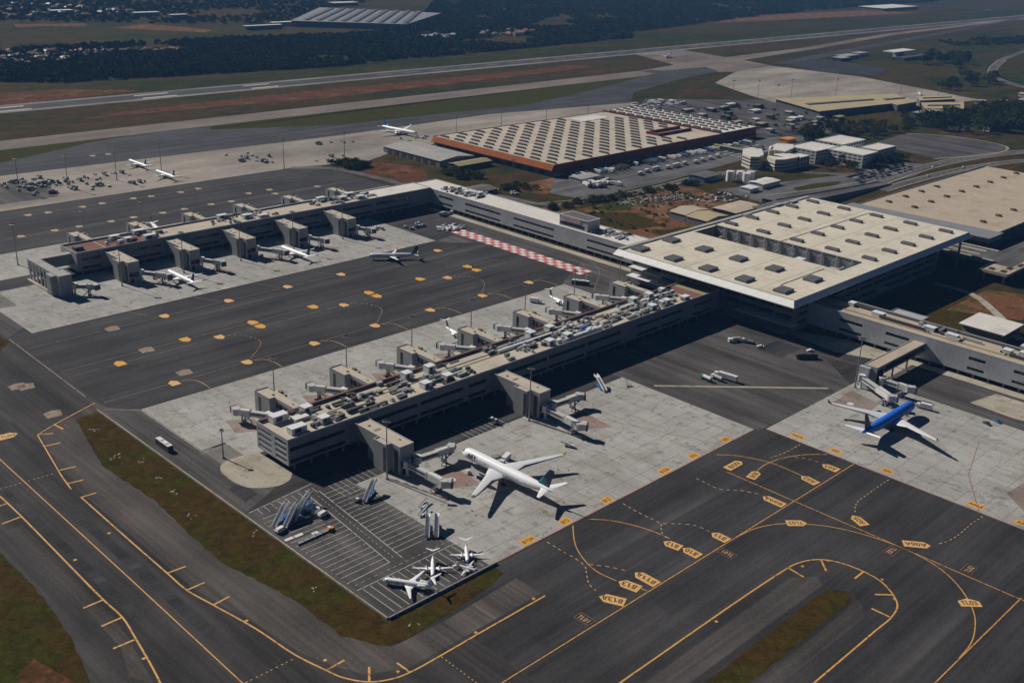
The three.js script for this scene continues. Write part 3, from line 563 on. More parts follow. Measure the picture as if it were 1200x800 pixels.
// a pier running along u: open ground storey on columns, two window bands on the side that looks to lower v
function pier(name, label, u0, u1, v0, v1, holes, opt = {}) {
  const o = built(name, label, 'terminal', [(u0 + u1) / 2, (v0 + v1) / 2]), H = 16.4;
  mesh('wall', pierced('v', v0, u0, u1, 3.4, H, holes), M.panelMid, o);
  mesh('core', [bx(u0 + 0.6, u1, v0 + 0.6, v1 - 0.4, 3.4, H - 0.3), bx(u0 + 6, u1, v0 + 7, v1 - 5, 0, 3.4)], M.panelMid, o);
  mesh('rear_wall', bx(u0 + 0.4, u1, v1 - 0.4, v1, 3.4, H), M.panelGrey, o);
  const ends = opt.end ?? [];
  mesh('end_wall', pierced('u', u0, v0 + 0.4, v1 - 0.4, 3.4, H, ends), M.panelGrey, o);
  panes('v', v0, holes, 5.2, o);
  panes('u', u0, ends, 4, o);
  for (let u = u0 + 4; u < u1 - 2; u += 9.3) { mesh('column', bx(u - 0.45, u + 0.45, v0 + 1, v0 + 1.9, 0, 3.4), M.panelMid, o); mesh('column', bx(u - 0.45, u + 0.45, v1 - 1.9, v1 - 1, 0, 3.4), M.panelMid, o); }
  mesh('roof', bx(u0 + 0.35, u1, v0 + 0.35, v1 - 0.35, H - 0.3, H + 0.01), M.roofBeige, o);
  mesh('parapet', parapet(u0 - 0.05, u1, v0 - 0.05, v1 + 0.05, H, 0.75), M.panelLight, o);
  return [o, H + 0.01];
}
const bandU = (a, b, n, gap) => { const out = []; for (const [h0, h1] of [[4.5, 6.4], [10.4, 12.5]]) for (let i = 0; i < n; i++) { const w = (b - a) / n; out.push([a + i * w + gap / 2, a + (i + 1) * w - gap / 2, h0, h1]); } return out; };

// near pier
const nearHoles = [...bandU(246.5, 278, 1, 0), ...bandU(293, 356, 2, 2), ...bandU(359, 372, 1, 0), ...bandU(388, 486, 3, 2), ...bandU(500, 548, 2, 2), ...bandU(560, 580, 1, 0)];
const endHoles = []; for (let k = 0; k < 4; k++) { endHoles.push([399, 410.5, 4.6 + k * 2.9, 5.9 + k * 2.9]); endHoles.push([386.5, 396, 4.6 + k * 2.9, 6.3 + k * 2.9]); }
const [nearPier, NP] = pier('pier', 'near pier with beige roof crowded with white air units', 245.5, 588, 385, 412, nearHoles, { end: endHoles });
mesh('roof_ridge', [bx(246, 566, 409.6, 410.6, NP, NP + 1.3)], M.roofDark, nearPier);
mesh('ridge_cap', [bx(246, 566, 409.5, 410.7, NP + 1.3, NP + 1.5)], M.roofRed, nearPier);
mesh('roof_seam', [bx(258, 560, 398.4, 398.8, NP, NP + 0.25), bx(300, 545, 401.8, 402.1, NP, NP + 0.35)], M.roofBrown, nearPier);
mesh('red_membrane', bx(560, 571, 386, 411, NP, NP + 0.06), M.roofRed, nearPier);
mesh('moss_membrane', bx(571.05, 587.9, 386, 411, NP, NP + 0.05), M.roofBrown, nearPier);
for (const u of [254.4, 333.6, 427.2, 521.8]) for (const [d, v] of [[0, 408 - 1.8], [15.4, 407 - 1.5], [0, 390.6], [15.4, 391]]) airUnit(u + d, v, NP, d ? 5 : (u > 300 ? 5 : 8.5), 4.4, v > 400 ? 3.6 : 3.2, nearPier);
airUnit(554, 388.8, NP, 6, 4, 2.4, nearPier); airUnit(553.9, 408, NP, 4, 3.4, 2.6, nearPier); airUnit(537, 392.5, NP, 9, 3.6, 2.3, nearPier); airUnit(263, 401, NP, 8, 4.5, 1.6, nearPier, M.offWhite);
for (const [a, b, n] of [[260, 304, 36], [308, 366, 48], [388, 455, 76], [455, 500, 46], [505, 557, 64]]) plantCluster(a, b, 387.5, 408, NP, nearPier, n);
ductRun([[396, 400.5], [450, 400.5]], NP, 1.3, nearPier, M.unitWhite); ductRun([[400, 404.4], [462, 404.4]], NP, 1.1, nearPier); ductRun([[440, 388.6], [470, 388.6]], NP, 1.6, nearPier, M.unitWhite); ductRun([[505, 403], [560, 403]], NP, 1.2, nearPier, M.unitWhite);
ductRun([[285, 391.5], [300, 391.5]], NP, 1.7, nearPier, M.darkSteel); ductRun([[338, 395], [362, 395]], NP, 1.6, nearPier, M.darkSteel);
mesh('blue_tarpaulin', [bx(459, 466, 394, 398, NP, NP + 0.9), bx(460, 465, 394.6, 397.4, NP + 0.9, NP + 1.3)], M.blueGse, nearPier);

// far pier
const farHoles = [...bandU(300, 314, 1, 0), ...bandU(328, 360, 1, 0), ...bandU(376, 408, 1, 0), ...bandU(422, 455, 1, 0), ...bandU(469, 501, 1, 0), ...bandU(516, 600, 2, 4)];
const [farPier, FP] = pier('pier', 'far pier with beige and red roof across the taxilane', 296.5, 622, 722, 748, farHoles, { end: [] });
mesh('red_membrane', [bx(297, 318.6, 723, 747, FP, FP + 0.05), bx(319.4, 360, 723, 747, FP, FP + 0.05)], M.roofRed, farPier);
mesh('white_membrane', bx(556, 621.9, 722.4, 747.6, FP, FP + 0.06), M.roofWhite, farPier);
for (const [u, v, a, b, c] of [[302, 731, 6, 5, 2.4], [334, 742, 7, 4, 2.4], [339, 730.5, 5, 4, 2.6], [354, 744, 9, 4.4, 2.8], [354, 727, 9, 4, 3], [424, 744, 8, 4.4, 3], [440, 733, 8, 4, 3], [452, 729, 9, 3.6, 1.8], [518, 744, 8, 4, 3], [534, 735, 8, 4.4, 3], [548, 744, 9, 4, 2.4], [549, 730, 8, 4, 2.6]]) airUnit(u, v, FP, a, b, c, farPier, u < 310 ? M.darkSteel : M.unitWhite);
for (const [a, b, n] of [[322, 366, 22], [398, 462, 24], [500, 562, 30]]) plantCluster(a, b, 726, 744, FP, farPier, n);
mesh('roof_ridge', [bx(297, 560, 745.4, 746.2, FP, FP + 1)], M.roofDark, farPier);

// connecting building
{
  const holes = []; for (const [a, b] of [[692, 711], [632, 676], [570, 616], [498.5, 534]]) for (const [h0, h1] of [[4.5, 6.4], [10.2, 12.2]]) holes.push([a, b, h0, h1]);
  const o = built('connecting_building', 'long grey connecting building with white roof and a lettered roof cabin', 'terminal', [636, 590]), H = 15.6;
  mesh('wall', pierced('u', 622, 478, 722, 3, H, holes), M.panelGrey, o);
  panes('u', 622, holes, 6.5, o, M.glassDull);
  mesh('core', [bx(622.6, 650, 478, 748, 3, H - 0.3), bx(629, 648, 478, 748, 0, 3)], M.panelMid, o);
  for (let v = 486; v < 720; v += 8) mesh('column', bx(622.6, 623.5, v, v + 0.9, 0, 3), M.panelMid, o);
  mesh('rear_wall', [bx(650, 650.4, 478, 748.4, 0, H), bx(622, 650, 748, 748.4, 0, H)], M.panelGrey, o);
  mesh('roof', bx(622.4, 650, 478, 748, H - 0.3, H + 0.02), M.roofWhite, o);
  mesh('parapet', parapet(621.95, 650.45, 477.9, 748.45, H, 0.6), M.panelLight, o);
  plantCluster(626, 648, 668, 716, H + 0.02, o, 44); plantCluster(628, 644, 500, 536, H + 0.02, o, 16);
  for (const [u, v] of [[640, 706], [636, 690], [642, 680]]) airUnit(u, v, H, 6, 5, 2.6, o);
  // roof cabin with its lettering
  const c = mesh('roof_cabin', [bx(626, 641, 538, 568, H, 24), bx(625.6, 641.4, 537.6, 568.4, 24, 24.6)], M.panelGrey, o);
  mesh('cabin_window', bx(625.9, 625.98, 541, 567, 16.8, 19.4), M.glass, c);
  mesh('cabin_roof', bx(627, 640, 539, 567, 24.6, 24.65), M.roofDark, c);
  const cv = document.createElement('canvas'); cv.width = 512; cv.height = 96; const x = cv.getContext('2d'); x.fillStyle = '#b9bcc0'; x.fillRect(0, 0, 512, 96); x.fillStyle = '#b3231d'; x.font = 'bold 84px sans-serif'; x.textAlign = 'center'; x.textBaseline = 'middle'; x.fillText('VIRACOPOS', 256, 52, 480);
  const tx = new THREE.CanvasTexture(cv); tx.colorSpace = THREE.SRGBColorSpace; mat('cabinSign', [0.9, 0.9, 0.9], tx, 0.6);
  mesh('lettering', new THREE.PlaneGeometry(20, 3.6).rotateY(-Math.PI / 2).translate(625.52, 22.4, -555.5), M.cabinSign, c, true);
}

// pier on the right, seen along its wall
{
  const holes = []; for (const [a, b] of [[292.3, 308.2], [261, 276.5], [213.5, 223.6], [187, 197.2], [150, 166]]) for (const [h0, h1] of [[4.7, 6.5], [10.8, 12.8]]) holes.push([a, b, h0, h1]);
  const o = built('pier', 'right-hand pier with plain grey wall and small window strips', 'terminal', [625, 200]), H = 16.6;
  mesh('wall', pierced('u', 612, 40, 334, 2.6, H, holes), M.panelGrey, o);
  panes('u', 612, holes, 2.6, o);
  mesh('core', [bx(612.6, 638, 40, 334, 2.6, H - 0.3), bx(618, 636, 40, 334, 0, 2.6)], M.panelMid, o);
  for (let v = 48; v < 330; v += 9) mesh('column', bx(612.6, 613.6, v, v + 1, 0, 2.6), M.panelMid, o);
  mesh('rear_wall', bx(638, 638.4, 40, 334, 0, H), M.panelGrey, o);
  mesh('roof', bx(612.4, 638, 40, 334, H - 0.3, H + 0.02), M.roofBeigeDull, o);
  mesh('parapet', parapet(611.95, 638.4, 40, 334, H, 0.6), M.panelLight, o);
  mesh('roof_ridge', bx(633.5, 634.6, 60, 330, H + 0.02, H + 1.4), M.roofDark, o);
  mesh('roof_curb', bx(619, 619.5, 60, 320, H + 0.02, H + 0.5), M.roofBrown, o);
  for (const [u, v, a, b] of [[630, 310, 5, 4], [625, 289, 5, 7.5], [626, 255, 5, 6.5], [624, 240, 4, 7], [625, 207, 5, 5], [628, 198, 4, 6]]) airUnit(u, v, H, a, b, 2.4, o);
  ductRun([[630, 306], [630, 292]], H, 1.4, o, M.darkSteel); ductRun([[622, 286], [622, 258]], H, 1.6, o, M.darkSteel); ductRun([[627, 234], [627, 224]], H, 1.4, o); ductRun([[621, 204], [621, 190]], H, 1.2, o, M.darkSteel);
  plantCluster(620, 632, 232, 262, H + 0.02, o, 14); plantCluster(620, 632, 180, 210, H + 0.02, o, 10);
  mesh('rear_annex', [bx(640, 652, 268, 290, 0, 15), ...parapet(640, 652, 268, 290, 15, 0.5)], M.panelGrey, o);
}

// main terminal hall
{
  const o = built('terminal_hall', 'main terminal hall with wide cream roof and rows of dark skylights', 'terminal', [700, 395]);
  const u0 = 574, u1 = 834, v0 = 320.5, v1 = 468, hb = 24.6, ht = 27.4, fi = 5.2;
  // roof slab with a sloping rim; the open court is left out of it
  const court = [661, 688, 337, 461];
  const rimQuad = (a, b, c, d) => { const g = new THREE.BufferGeometry(); g.setAttribute('position', new THREE.Float32BufferAttribute([...a, ...b, ...c, ...a, ...c, ...d], 3)); g.computeVertexNormals(); return g; };
  const A = (u, v, h) => [u, h, -v];
  mesh('front_fascia', [rimQuad(A(u0, v1, hb), A(u0, v0, hb), A(u0 + fi, v0 + 3.4, ht), A(u0 + fi, v1, ht)), bx(u0 - 0.02, u0 + 0.3, v0, v1, hb - 0.5, hb)], M.white, o);
  mesh('side_fascia', [rimQuad(A(u0, v0, hb), A(u1, v0, hb), A(u1, v0 + 3.4, ht), A(u0 + fi, v0 + 3.4, ht)), bx(u0 + 0.32, u1, v0 - 0.02, v0 + 0.3, hb - 0.5, hb)], M.white, o);
  mesh('soffit', [bx(u0 + 0.4, court[0] - 0.6, v0 + 0.4, v1, hb - 0.45, hb - 0.05), bx(court[1] + 0.6, u1, v0 + 0.4, v1, hb - 0.45, hb - 0.05), bx(court[0] - 0.6, court[1] + 0.6, v0 + 0.4, court[2] - 0.6, hb - 0.45, hb - 0.05)], M.panelMid, o);
  const top = new THREE.Shape([[u0 + fi, v0 + 3.4], [u1, v0 + 3.4], [u1, v1], [u0 + fi, v1]].map((p) => new THREE.Vector2(...p)));
  top.holes.push(new THREE.Path(rect(...court).map((p) => new THREE.Vector2(...p)).reverse()));
  mesh('roof', new THREE.ExtrudeGeometry(top, { depth: 0.6, bevelEnabled: false }).rotateX(-Math.PI / 2).translate(0, ht - 0.6, 0), M.roofCream, o);
  mesh('edge_gutter', [bx(u0 + fi, u1, v1 - 3.6, v1, ht, ht + 0.9), bx(u0 + fi, u0 + fi + 1.4, v0 + 3.4, v1 - 3.6, ht, ht + 0.12)], M.roofGrey, o);
  mesh('roof_seams', [...Array.from({ length: 33 }, (_, i) => 583 + i * 7.6).filter((u) => u < 659 || u > 690).map((u) => bx(u, u + 0.16, v0 + 3.6, v1 - 3.8, ht, ht + 0.06)), ...[352, 381.5, 411, 440].map((v) => bx(u0 + fi + 1.6, 659, v, v + 0.3, ht, ht + 0.09)), ...[352, 381.5, 411, 440].map((v) => bx(690, u1 - 1, v, v + 0.3, ht, ht + 0.09))], M.roofCream, o);
  mesh('roof_pipe', [bar(wp(600, 347, ht + 0.3), wp(655, 347, ht + 0.3), 0.2), bar(wp(690, 404, ht + 0.3), wp(826, 404, ht + 0.3), 0.2)], M.unitGrey, o);
  // skylights, every one a glazed monitor
  const sl = (u, v, su, sv) => { const k = mesh('skylight', [prism([[u - su / 2, v - sv / 2], [u + su / 2, v - sv / 2], [u + su / 2, v + sv / 2], [u - su / 2, v + sv / 2]], ht, ht + 1.5)], M.roofCream, o); mesh('glazing', [bx(u - su / 2 + 0.05, u + su / 2 - 0.05, v - sv / 2 + 0.05, v + sv / 2 - 0.05, ht + 1.5, ht + 1.68), bx(u - su / 2 - 0.08, u - su / 2 - 0.01, v - sv / 2 + 0.2, v + sv / 2 - 0.2, ht + 0.3, ht + 1.4), bx(u - su / 2 + 0.2, u + su / 2 - 0.2, v - sv / 2 - 0.08, v - sv / 2 - 0.01, ht + 0.3, ht + 1.4)], M.skylight, k); };
  for (const [i, u] of [590, 626.5].entries()) for (let k = 0; k < 5; k++) sl(u + (i ? 0 : 0.5), 456.5 - 29.4 * k, 11, 9);
  for (let r = 0; r < 5; r++) for (let k = 0; k < 5; k++) sl(702 + r * 29.5, 456 - 29.4 * k - (r > 3 ? 2 : 0), 4.6, 10);
  // open plant court
  mesh('court_floor', bx(661, 688, 337, 461, 16, 16.3), M.roofBeige, o);
  mesh('court_wall', [bx(660.6, 661, 337, 461, 16, ht - 0.62), bx(688, 688.4, 337, 461, 16, ht + 1.1), bx(661, 688, 336.6, 337, 16, ht - 0.62), bx(661, 688, 461, 461.4, 16, ht - 0.62)], M.panelMid, o);
  for (let v = 343; v < 458; v += 12) mesh('court_frame', [bx(686.8, 687.6, v, v + 0.7, 16.3, ht + 0.9), bx(681, 687, v, v + 0.4, ht - 1.4, ht - 0.9)], M.panelLight, o);
  plantCluster(666, 680, 340, 456, 16.3, o, 46); plantCluster(674, 680, 345, 455, 22, o, 12);
  for (const v of [350, 378, 392, 410, 440, 452]) airUnit(673 + (v % 5), v, 16.3, 7, 6, 5 + (v % 4), o, v % 3 ? M.unitGrey : M.unitWhite);
  // walls under the overhang
  const hf = []; for (const [h0, h1] of [[8.2, 10.6], [13.4, 16.2], [19.2, 22.4]]) for (let v = 333; v < 466; v += 13.4) hf.push([v + 0.6, v + 12.8, h0, h1]);
  mesh('front_wall', pierced('u', 596, 332, 468, 0, hb - 0.5, hf), M.panelMid, o);
  panes('u', 596, hf, 6.2, o);
  const hs = []; for (const [h0, h1] of [[4, 6.4], [9.5, 12], [14.5, 17], [19.2, 22.4]]) for (let u = 600; u < 800; u += 20) hs.push([u + 0.8, u + 19.2, h0, h1]);
  mesh('side_wall', pierced('v', 331.5, 596, 804, 0, hb - 0.5, hs), M.panelMid, o);
  panes('v', 331.5, hs, 9.2, o);
  mesh('core', [bx(597, 803, 332.6, 466, 0, 15.9), bx(597, 660, 332.6, 466, 15.9, hb - 0.5), bx(689, 803, 332.6, 466, 15.9, hb - 0.5)], M.panelMid, o);
  mesh('rear_wall', [bx(803, 803.5, 331.5, 468, 0, hb - 0.5), bx(596.5, 803, 467.5, 468, 0, hb - 0.5)], M.panelMid, o);
  mesh('sunshade', [bx(587.6, 595.9, 328, 372, 6.2, 6.6), bx(588, 595.9, 432, 466, 6.2, 6.6), bx(590, 595.9, 440, 466, 12.4, 12.7)], M.white, o);
  mesh('side_sunshade', bx(700, 712, 326, 331.4, 7, 7.4), M.offWhite, o);
  for (const [u, v] of [[822, 324], [822, 355], [822, 386], [822, 417], [822, 448]]) mesh('column', cyl(u, 12, -v, 0.9, 0.9, 24, 'y', 14), M.panelMid, o);
  // roof pieces at the rear edge
  for (const [u, v] of [[780, 468], [800, 466], [730, 466]]) mesh('rear_vent', [bx(u, u + 10, v - 4, v, ht, ht + 1.6)], M.roofGrey, o);
}

// covered multi-storey car park behind the hall
{
  const o = built('parking_garage', 'wide beige-roofed parking garage behind the main hall', 'garage', [1000, 395]);
  const poly = [[905, 330], [1180, 330], [1180, 452], [899, 455]];
  mesh('roof', prism(poly, 11.6, 12), M.roofBeigeDull, o);
  mesh('upstand', [bx(905, 1180, 329.4, 330, 10.8, 12.6), bx(899, 1180, 455, 455.6, 10.8, 12.6)], M.panelMid, o);
  for (const h of [0.4, 4, 8]) mesh('deck', prism([[906, 331], [1178, 331], [1178, 450], [902, 453]], h, h + 0.5), M.panelMid, o);
  for (let u = 908; u < 1176; u += 16) { mesh('column', bx(u, u + 0.8, 331.5, 332.3, 0, 11.6), M.panelGrey, o); mesh('column', bx(u, u + 0.8, 448, 448.8, 0, 11.6), M.panelGrey, o); }
  for (let u = 935; u < 1175; u += 33) for (const v of [352, 415, 440]) if (v !== 440 || u < 1050) { const k = mesh('roof_hatch', [bx(u, u + 5, v, v + 4, 12, 13.4), bx(u - 0.4, u + 2, v + 0.5, v + 3.5, 13.4, 14.2)], M.roofBrown, o); }
  mesh('grid_joint', [...Array.from({ length: 16 }, (_, i) => bx(912 + i * 16.6, 912.3 + i * 16.6, 331, 452, 12, 12.03)), ...Array.from({ length: 9 }, (_, i) => bx(906, 1178, 340 + i * 12.6, 340.3 + i * 12.6, 12, 12.03))], M.roofBeige, o);
  mesh('front_gallery', [prism([[880, 324], [908, 324], [900, 458], [872, 458]], 13.4, 14), prism([[881, 324.6], [906, 324.6], [899, 457], [875, 457]], 9.5, 13.4)], M.panelMid, o);
  for (let v = 330; v < 455; v += 15) mesh('gallery_column', cyl(894, 4.8, -v, 0.6, 0.6, 9.5, 'y', 10), M.panelGrey, o);
}
// raised kerb road between hall and garage
{
  const o = built('elevated_road', 'raised arrival road deck on columns between hall and garage', 'road deck', [850, 340]);
  mesh('deck', prism([[833, 520], [833, 302], [810, 301], [809, 280], [1060, 280], [1060, 308], [873, 311], [873, 520]], 7.2, 8), M.road, o);
  for (const [a, b, c, d] of [[834, 841, 303, 500], [848, 851, 318, 500], [860, 864, 318, 500], [869.5, 872.5, 312, 500]]) mesh('pavement', bx(a, b, c, d, 8, 8.18), M.kerbConcrete, o);
  mesh('pavement', [bx(810.5, 832, 281, 300, 8, 8.18), bx(833, 860, 281, 286, 8, 8.18)], M.kerbConcrete, o);
  for (const [a, b, c, d] of [[813, 820, 284, 288], [824, 831, 284, 288], [813, 820, 293, 297], [838, 848, 282, 285], [835.5, 839.5, 312, 320], [835.5, 839.5, 330, 338]]) { mesh('planter', [bx(a, b, c, d, 8.18, 8.6)], M.panelLight, o); mesh('planting', [bx(a + 0.3, b - 0.3, c + 0.3, d - 0.3, 8.6, 8.75)], M.turf, o); }
  for (const [u, v] of [[812, 283], [829, 283], [812, 298], [846, 284], [870, 284], [900, 284], [836, 330], [866, 330], [836, 370], [866, 370], [836, 420], [866, 420]]) mesh('column', cyl(u, 3.6, -v, 0.8, 0.8, 7.2, 'y', 10), M.panelGrey, o);
  mesh('side_beam', [bx(808.4, 809, 280, 301, 6.8, 9), bx(809, 1060, 279.4, 280, 6.8, 9), bx(809, 832.4, 301, 301.6, 6.8, 9), bx(832.4, 833, 301.6, 520, 6.8, 9)], M.kerbConcrete, o);
}
// ramp rising to it
{
  const o = built('road_ramp', 'dark-sided concrete ramp leading to the arrival deck', 'ramp', [940, 500]);
  const g = new THREE.BufferGeometry(), P = [], q = (a, b, c, d) => P.push(...a, ...b, ...c, ...a, ...c, ...d), X = (u, v, h) => [u, h, -v];
  q(X(872, 500, 8), X(872, 520, 8), X(1060, 512, 0.4), X(1060, 500, 0.4)); 
  g.setAttribute('position', new THREE.Float32BufferAttribute(P, 3)); g.computeVertexNormals();
  mesh('carriageway', g, M.road, o);
  const side = (v0, v1) => { const s = new THREE.BufferGeometry(); const Q = []; const f = (a, b, c, d) => Q.push(...a, ...b, ...c, ...a, ...c, ...d); f(X(872, v0, 0), X(1060, v1, 0), X(1060, v1, 1.4), X(872, v0, 9)); f(X(872, v0 + 0.4, 0), X(1060, v1 + 0.4, 0), X(1060, v1 + 0.4, 1.4), X(872, v0 + 0.4, 9)); f(X(872, v0, 9), X(1060, v1, 1.4), X(1060, v1 + 0.4, 1.4), X(872, v0 + 0.4, 9)); s.setAttribute('position', new THREE.Float32BufferAttribute(Q, 3)); s.computeVertexNormals(); return s; };
  mesh('retaining_wall', [side(500, 500), side(520, 512)], M.panelMid, o);
}

// ---------------------------------------------------------------- gate towers
// built at the origin for the side that looks to lower v: the corridor runs from v = 0 (pier wall) to v = -36
function gateTower(label, group) {
  const o = local('gate_tower', label, 'gate tower', group), H = 14.6;
  const B = (u0, u1, v0, v1, h0, h1) => bx(u0, u1, v0, v1, h0, h1);
  mesh('wall', [B(0, 8.3, -36.4, -12, 0, H), B(0, 8.3, -12, 0, 7, H), B(-3.2, 0, -30, -20.6, 0, H - 0.3)], M.towerWall, o);
  mesh('roof', [B(0.3, 8, -36.1, 0, H, H + 0.06), B(-2.9, 0.3, -29.7, -20.9, H - 0.3, H - 0.22)], M.roofBeige, o);
  mesh('parapet', [B(-0.05, 0.3, -20.6, 0, H, H + 0.5), B(-0.05, 0.3, -36.4, -30, H, H + 0.5), B(8, 8.35, -36.4, 0, H, H + 0.5), B(0.3, 8, -36.45, -36.1, H, H + 0.5), B(-3.25, -2.9, -30.05, -20.6, H - 0.3, H + 0.3), B(-2.9, 0, -30.05, -29.7, H - 0.3, H + 0.3), B(-2.9, 0, -20.95, -20.6, H - 0.3, H + 0.3)], M.panelLight, o);
  for (let k = 0; k < 11; k++) mesh('louvre', [B(-3.34, -3.18, -29.6, -28.2, 1.2 + k * 1.15, 1.75 + k * 1.15)], M.darkSteel, o);
  mesh('stair_glazing', [B(-3.24, -3.19, -29.8, -27.9, 0.8, H - 1.4)], M.glassDull, o);
  mesh('window_strip', [B(-0.1, -0.02, -35, -32.4, 1, H - 1.6)], M.glassDull, o);
  for (let k = 0; k < 10; k++) mesh('louvre', [B(-0.2, -0.08, -34.8, -33, 1.6 + k * 1.15, 2.1 + k * 1.15)], M.darkSteel, o);
  mesh('doorway', [B(1.2, 3.4, -36.52, -36.38, 0, 3), B(0.6, 7.6, -36.52, -36.38, 4.4, 7.4)], M.glass, o);
  mesh('roof_hatch', [B(3, 4.2, -9, -8, H, H + 0.5), B(5, 6, -30, -29, H, H + 0.4), B(2.2, 6, -15, -13.6, H, H + 0.25)], M.roofBrown, o);
  return o;
}
const towerS = gateTower('grey gate tower with louvred stair shaft on the shaded side of the near pier', 'gate towers on the shaded side of the near pier');
const ORD = ['first', 'second', 'third', 'fourth', 'fifth', 'sixth', 'seventh'];
put(towerS, 282.3, 385); copy(towerS, 375.7, 385, 0, 0, 'second louvred gate tower from the tip on the shaded side of the near pier');
towerS.userData.label = 'first louvred gate tower from the tip on the shaded side of the near pier';
for (let k = 0; k < 5; k++) copy(towerS, 316.1 + 46.7 * k, 722, 0, 0, ORD[k] + ' louvred gate tower from the red-roofed end of the far pier', 'gate towers on the taxilane side of the far pier');

// the towers on the other side: a broad block joined to the pier by a thin corridor
function gateTowerBack(label, group) {
  const o = local('gate_tower', label, 'gate tower', group), H = 14.6;
  const B = (u0, u1, v0, v1, h0, h1) => bx(u0, u1, v0, v1, h0, h1);
  mesh('wall', [B(0, 7.8, 21, 34.6, 0, H), B(7.8, 11, 21.4, 29, 0, H - 0.3)], M.towerWall, o);
  mesh('corridor', [B(3.4, 8.4, 0, 21, 7.2, 8.2), B(3.4, 3.7, 0, 21, 8.2, 9.4), B(3.4, 8.4, 0, 21, 12.6, H - 0.06), B(8.1, 8.4, 0, 21, 8.2, 12.6)], M.towerWall, o);
  for (let k = 0; k < 5; k++) mesh('corridor_post', B(3.5, 3.8, 2 + k * 4, 2.4 + k * 4, 9.4, 12.6), M.panelMid, o);
  mesh('corridor_glazing', B(3.9, 3.96, 0.2, 20.8, 9.4, 12.6), M.glass, o);
  mesh('roof', [B(0.3, 7.5, 21.3, 34.3, H, H + 0.06), B(3.7, 8.1, 0, 21.3, H - 0.06, H + 0.03), B(7.5, 10.7, 21.7, 28.7, H - 0.3, H - 0.24)], M.roofBeige, o);
  mesh('parapet', [B(-0.05, 0.3, 21, 34.65, H, H + 0.5), B(7.5, 7.85, 29, 34.65, H, H + 0.5), B(0.3, 7.5, 34.3, 34.65, H, H + 0.5), B(0.3, 3.4, 20.95, 21.3, H, H + 0.5)], M.panelMid, o);
  mesh('window_slot', [B(-0.12, -0.02, 29.4, 31.2, 1, H - 1.4)], M.glass, o);
  mesh('shaft_face', [B(0.02, 3.3, 20.9, 20.99, 0.4, H - 0.6)], M.panelMid, o);
  mesh('roof_hatch', [B(4, 5.2, 24, 25, H, H + 0.6), B(5.4, 6.2, 8, 9, H, H + 0.35), B(8.8, 10.4, 24, 26.4, H - 0.24, H + 0.9)], M.roofBrown, o);
  return o;
}
const towerN = gateTowerBack('beige-topped gate tower on the sunlit taxilane side of the near pier', 'gate towers on the sunlit side of the near pier');
for (let k = 0; k < 7; k++) (k ? copy(towerN, 266.4 + 46.66 * k, 412) : put(towerN, 266.4, 412)).userData.label = ORD[k] + ' beige-topped gate tower from the tip on the sunlit side of the near pier';
for (let k = 0; k < 6; k++) copy(towerN, 316 + 46.9 * k, 748, 0, 0, ORD[k] + ' beige-topped gate tower behind the far pier from its red-roofed end', 'gate towers behind the far pier');

// L-shaped link at the far pier's tip
{
  const o = built('gate_link', 'L-shaped grey gate link at the tip of the far pier', 'gate tower', [275, 715]), H = 14.6;
  mesh('wall', [bx(268.3, 276.8, 685.6, 700, 0, H), bx(268.3, 274.6, 700, 737, 6.6, H), bx(274.6, 297, 731, 737, 6.6, H), bx(265.2, 268.3, 690.6, 699.6, 0, H - 0.3)], M.towerWall, o);
  mesh('roof', [bx(268.6, 276.5, 685.9, 700, H, H + 0.06), bx(268.6, 274.3, 700, 736.7, H, H + 0.05), bx(274.3, 297, 731.3, 736.7, H, H + 0.05)], M.roofGrey, o);
  mesh('parapet', [bx(276.5, 276.85, 685.6, 700, H, H + 0.5), bx(274.3, 274.65, 700, 731, H, H + 0.5), bx(268.25, 268.6, 685.6, 737, H, H + 0.5), bx(268.6, 276.5, 685.55, 685.9, H, H + 0.5)], M.panelLight, o);
  for (let v = 704; v < 736; v += 6) mesh('column', [bx(268.1, 269.1, v, v + 1.2, 0, 13.6)], M.panelLight, o);
  mesh('window_strip', Array.from({ length: 5 }, (_, i) => bx(268.2, 268.28, 705.6 + i * 6, 709.6 + i * 6, 8, 12.6)), M.glass, o);
  mesh('stair_glazing', bx(265.1, 265.18, 691, 693.4, 0.8, 13), M.glassDull, o);
  mesh('plinth', bx(266, 276, 703, 736, 0.02, 0.9), M.kerbConcrete, o);
}
// open bridge from the right-hand pier
{
  const o = built('gate_bridge', 'tan-roofed boarding bridge on posts reaching from the right-hand pier', 'gate tower', [580, 254]), H = 12.6;
  mesh('wall', [bx(552, 561, 250.6, 258.6, 0, H), bx(561, 612, 250.6, 258.6, 7, H)], M.towerWall, o);
  mesh('window_strip', [bx(562, 611, 250.5, 250.58, 8.2, 11.4), bx(553, 560, 250.5, 250.58, 1, 11)], M.glass, o);
  mesh('roof', bx(552.3, 612, 250.9, 258.3, H, H + 0.06), M.roofBeigeDull, o);
  mesh('parapet', [bx(552, 612, 250.55, 250.9, H, H + 0.4), bx(552, 612, 258.3, 258.65, H, H + 0.4), bx(551.95, 552.3, 250.9, 258.3, H, H + 0.4)], M.panelLight, o);
  mesh('stair_shaft', [bx(549.4, 552, 254, 260.4, 0, 12)], M.panelGrey, o);
  for (const u of [574, 592]) for (const v of [251, 257.4]) mesh('post', bx(u, u + 0.8, v, v + 0.8, 0, 7), M.panelLight, o);
  sheet('sidewalk', [[566, 253], [604, 253], [604, 258], [566, 258]], L(6), M.kerbConcrete);
}

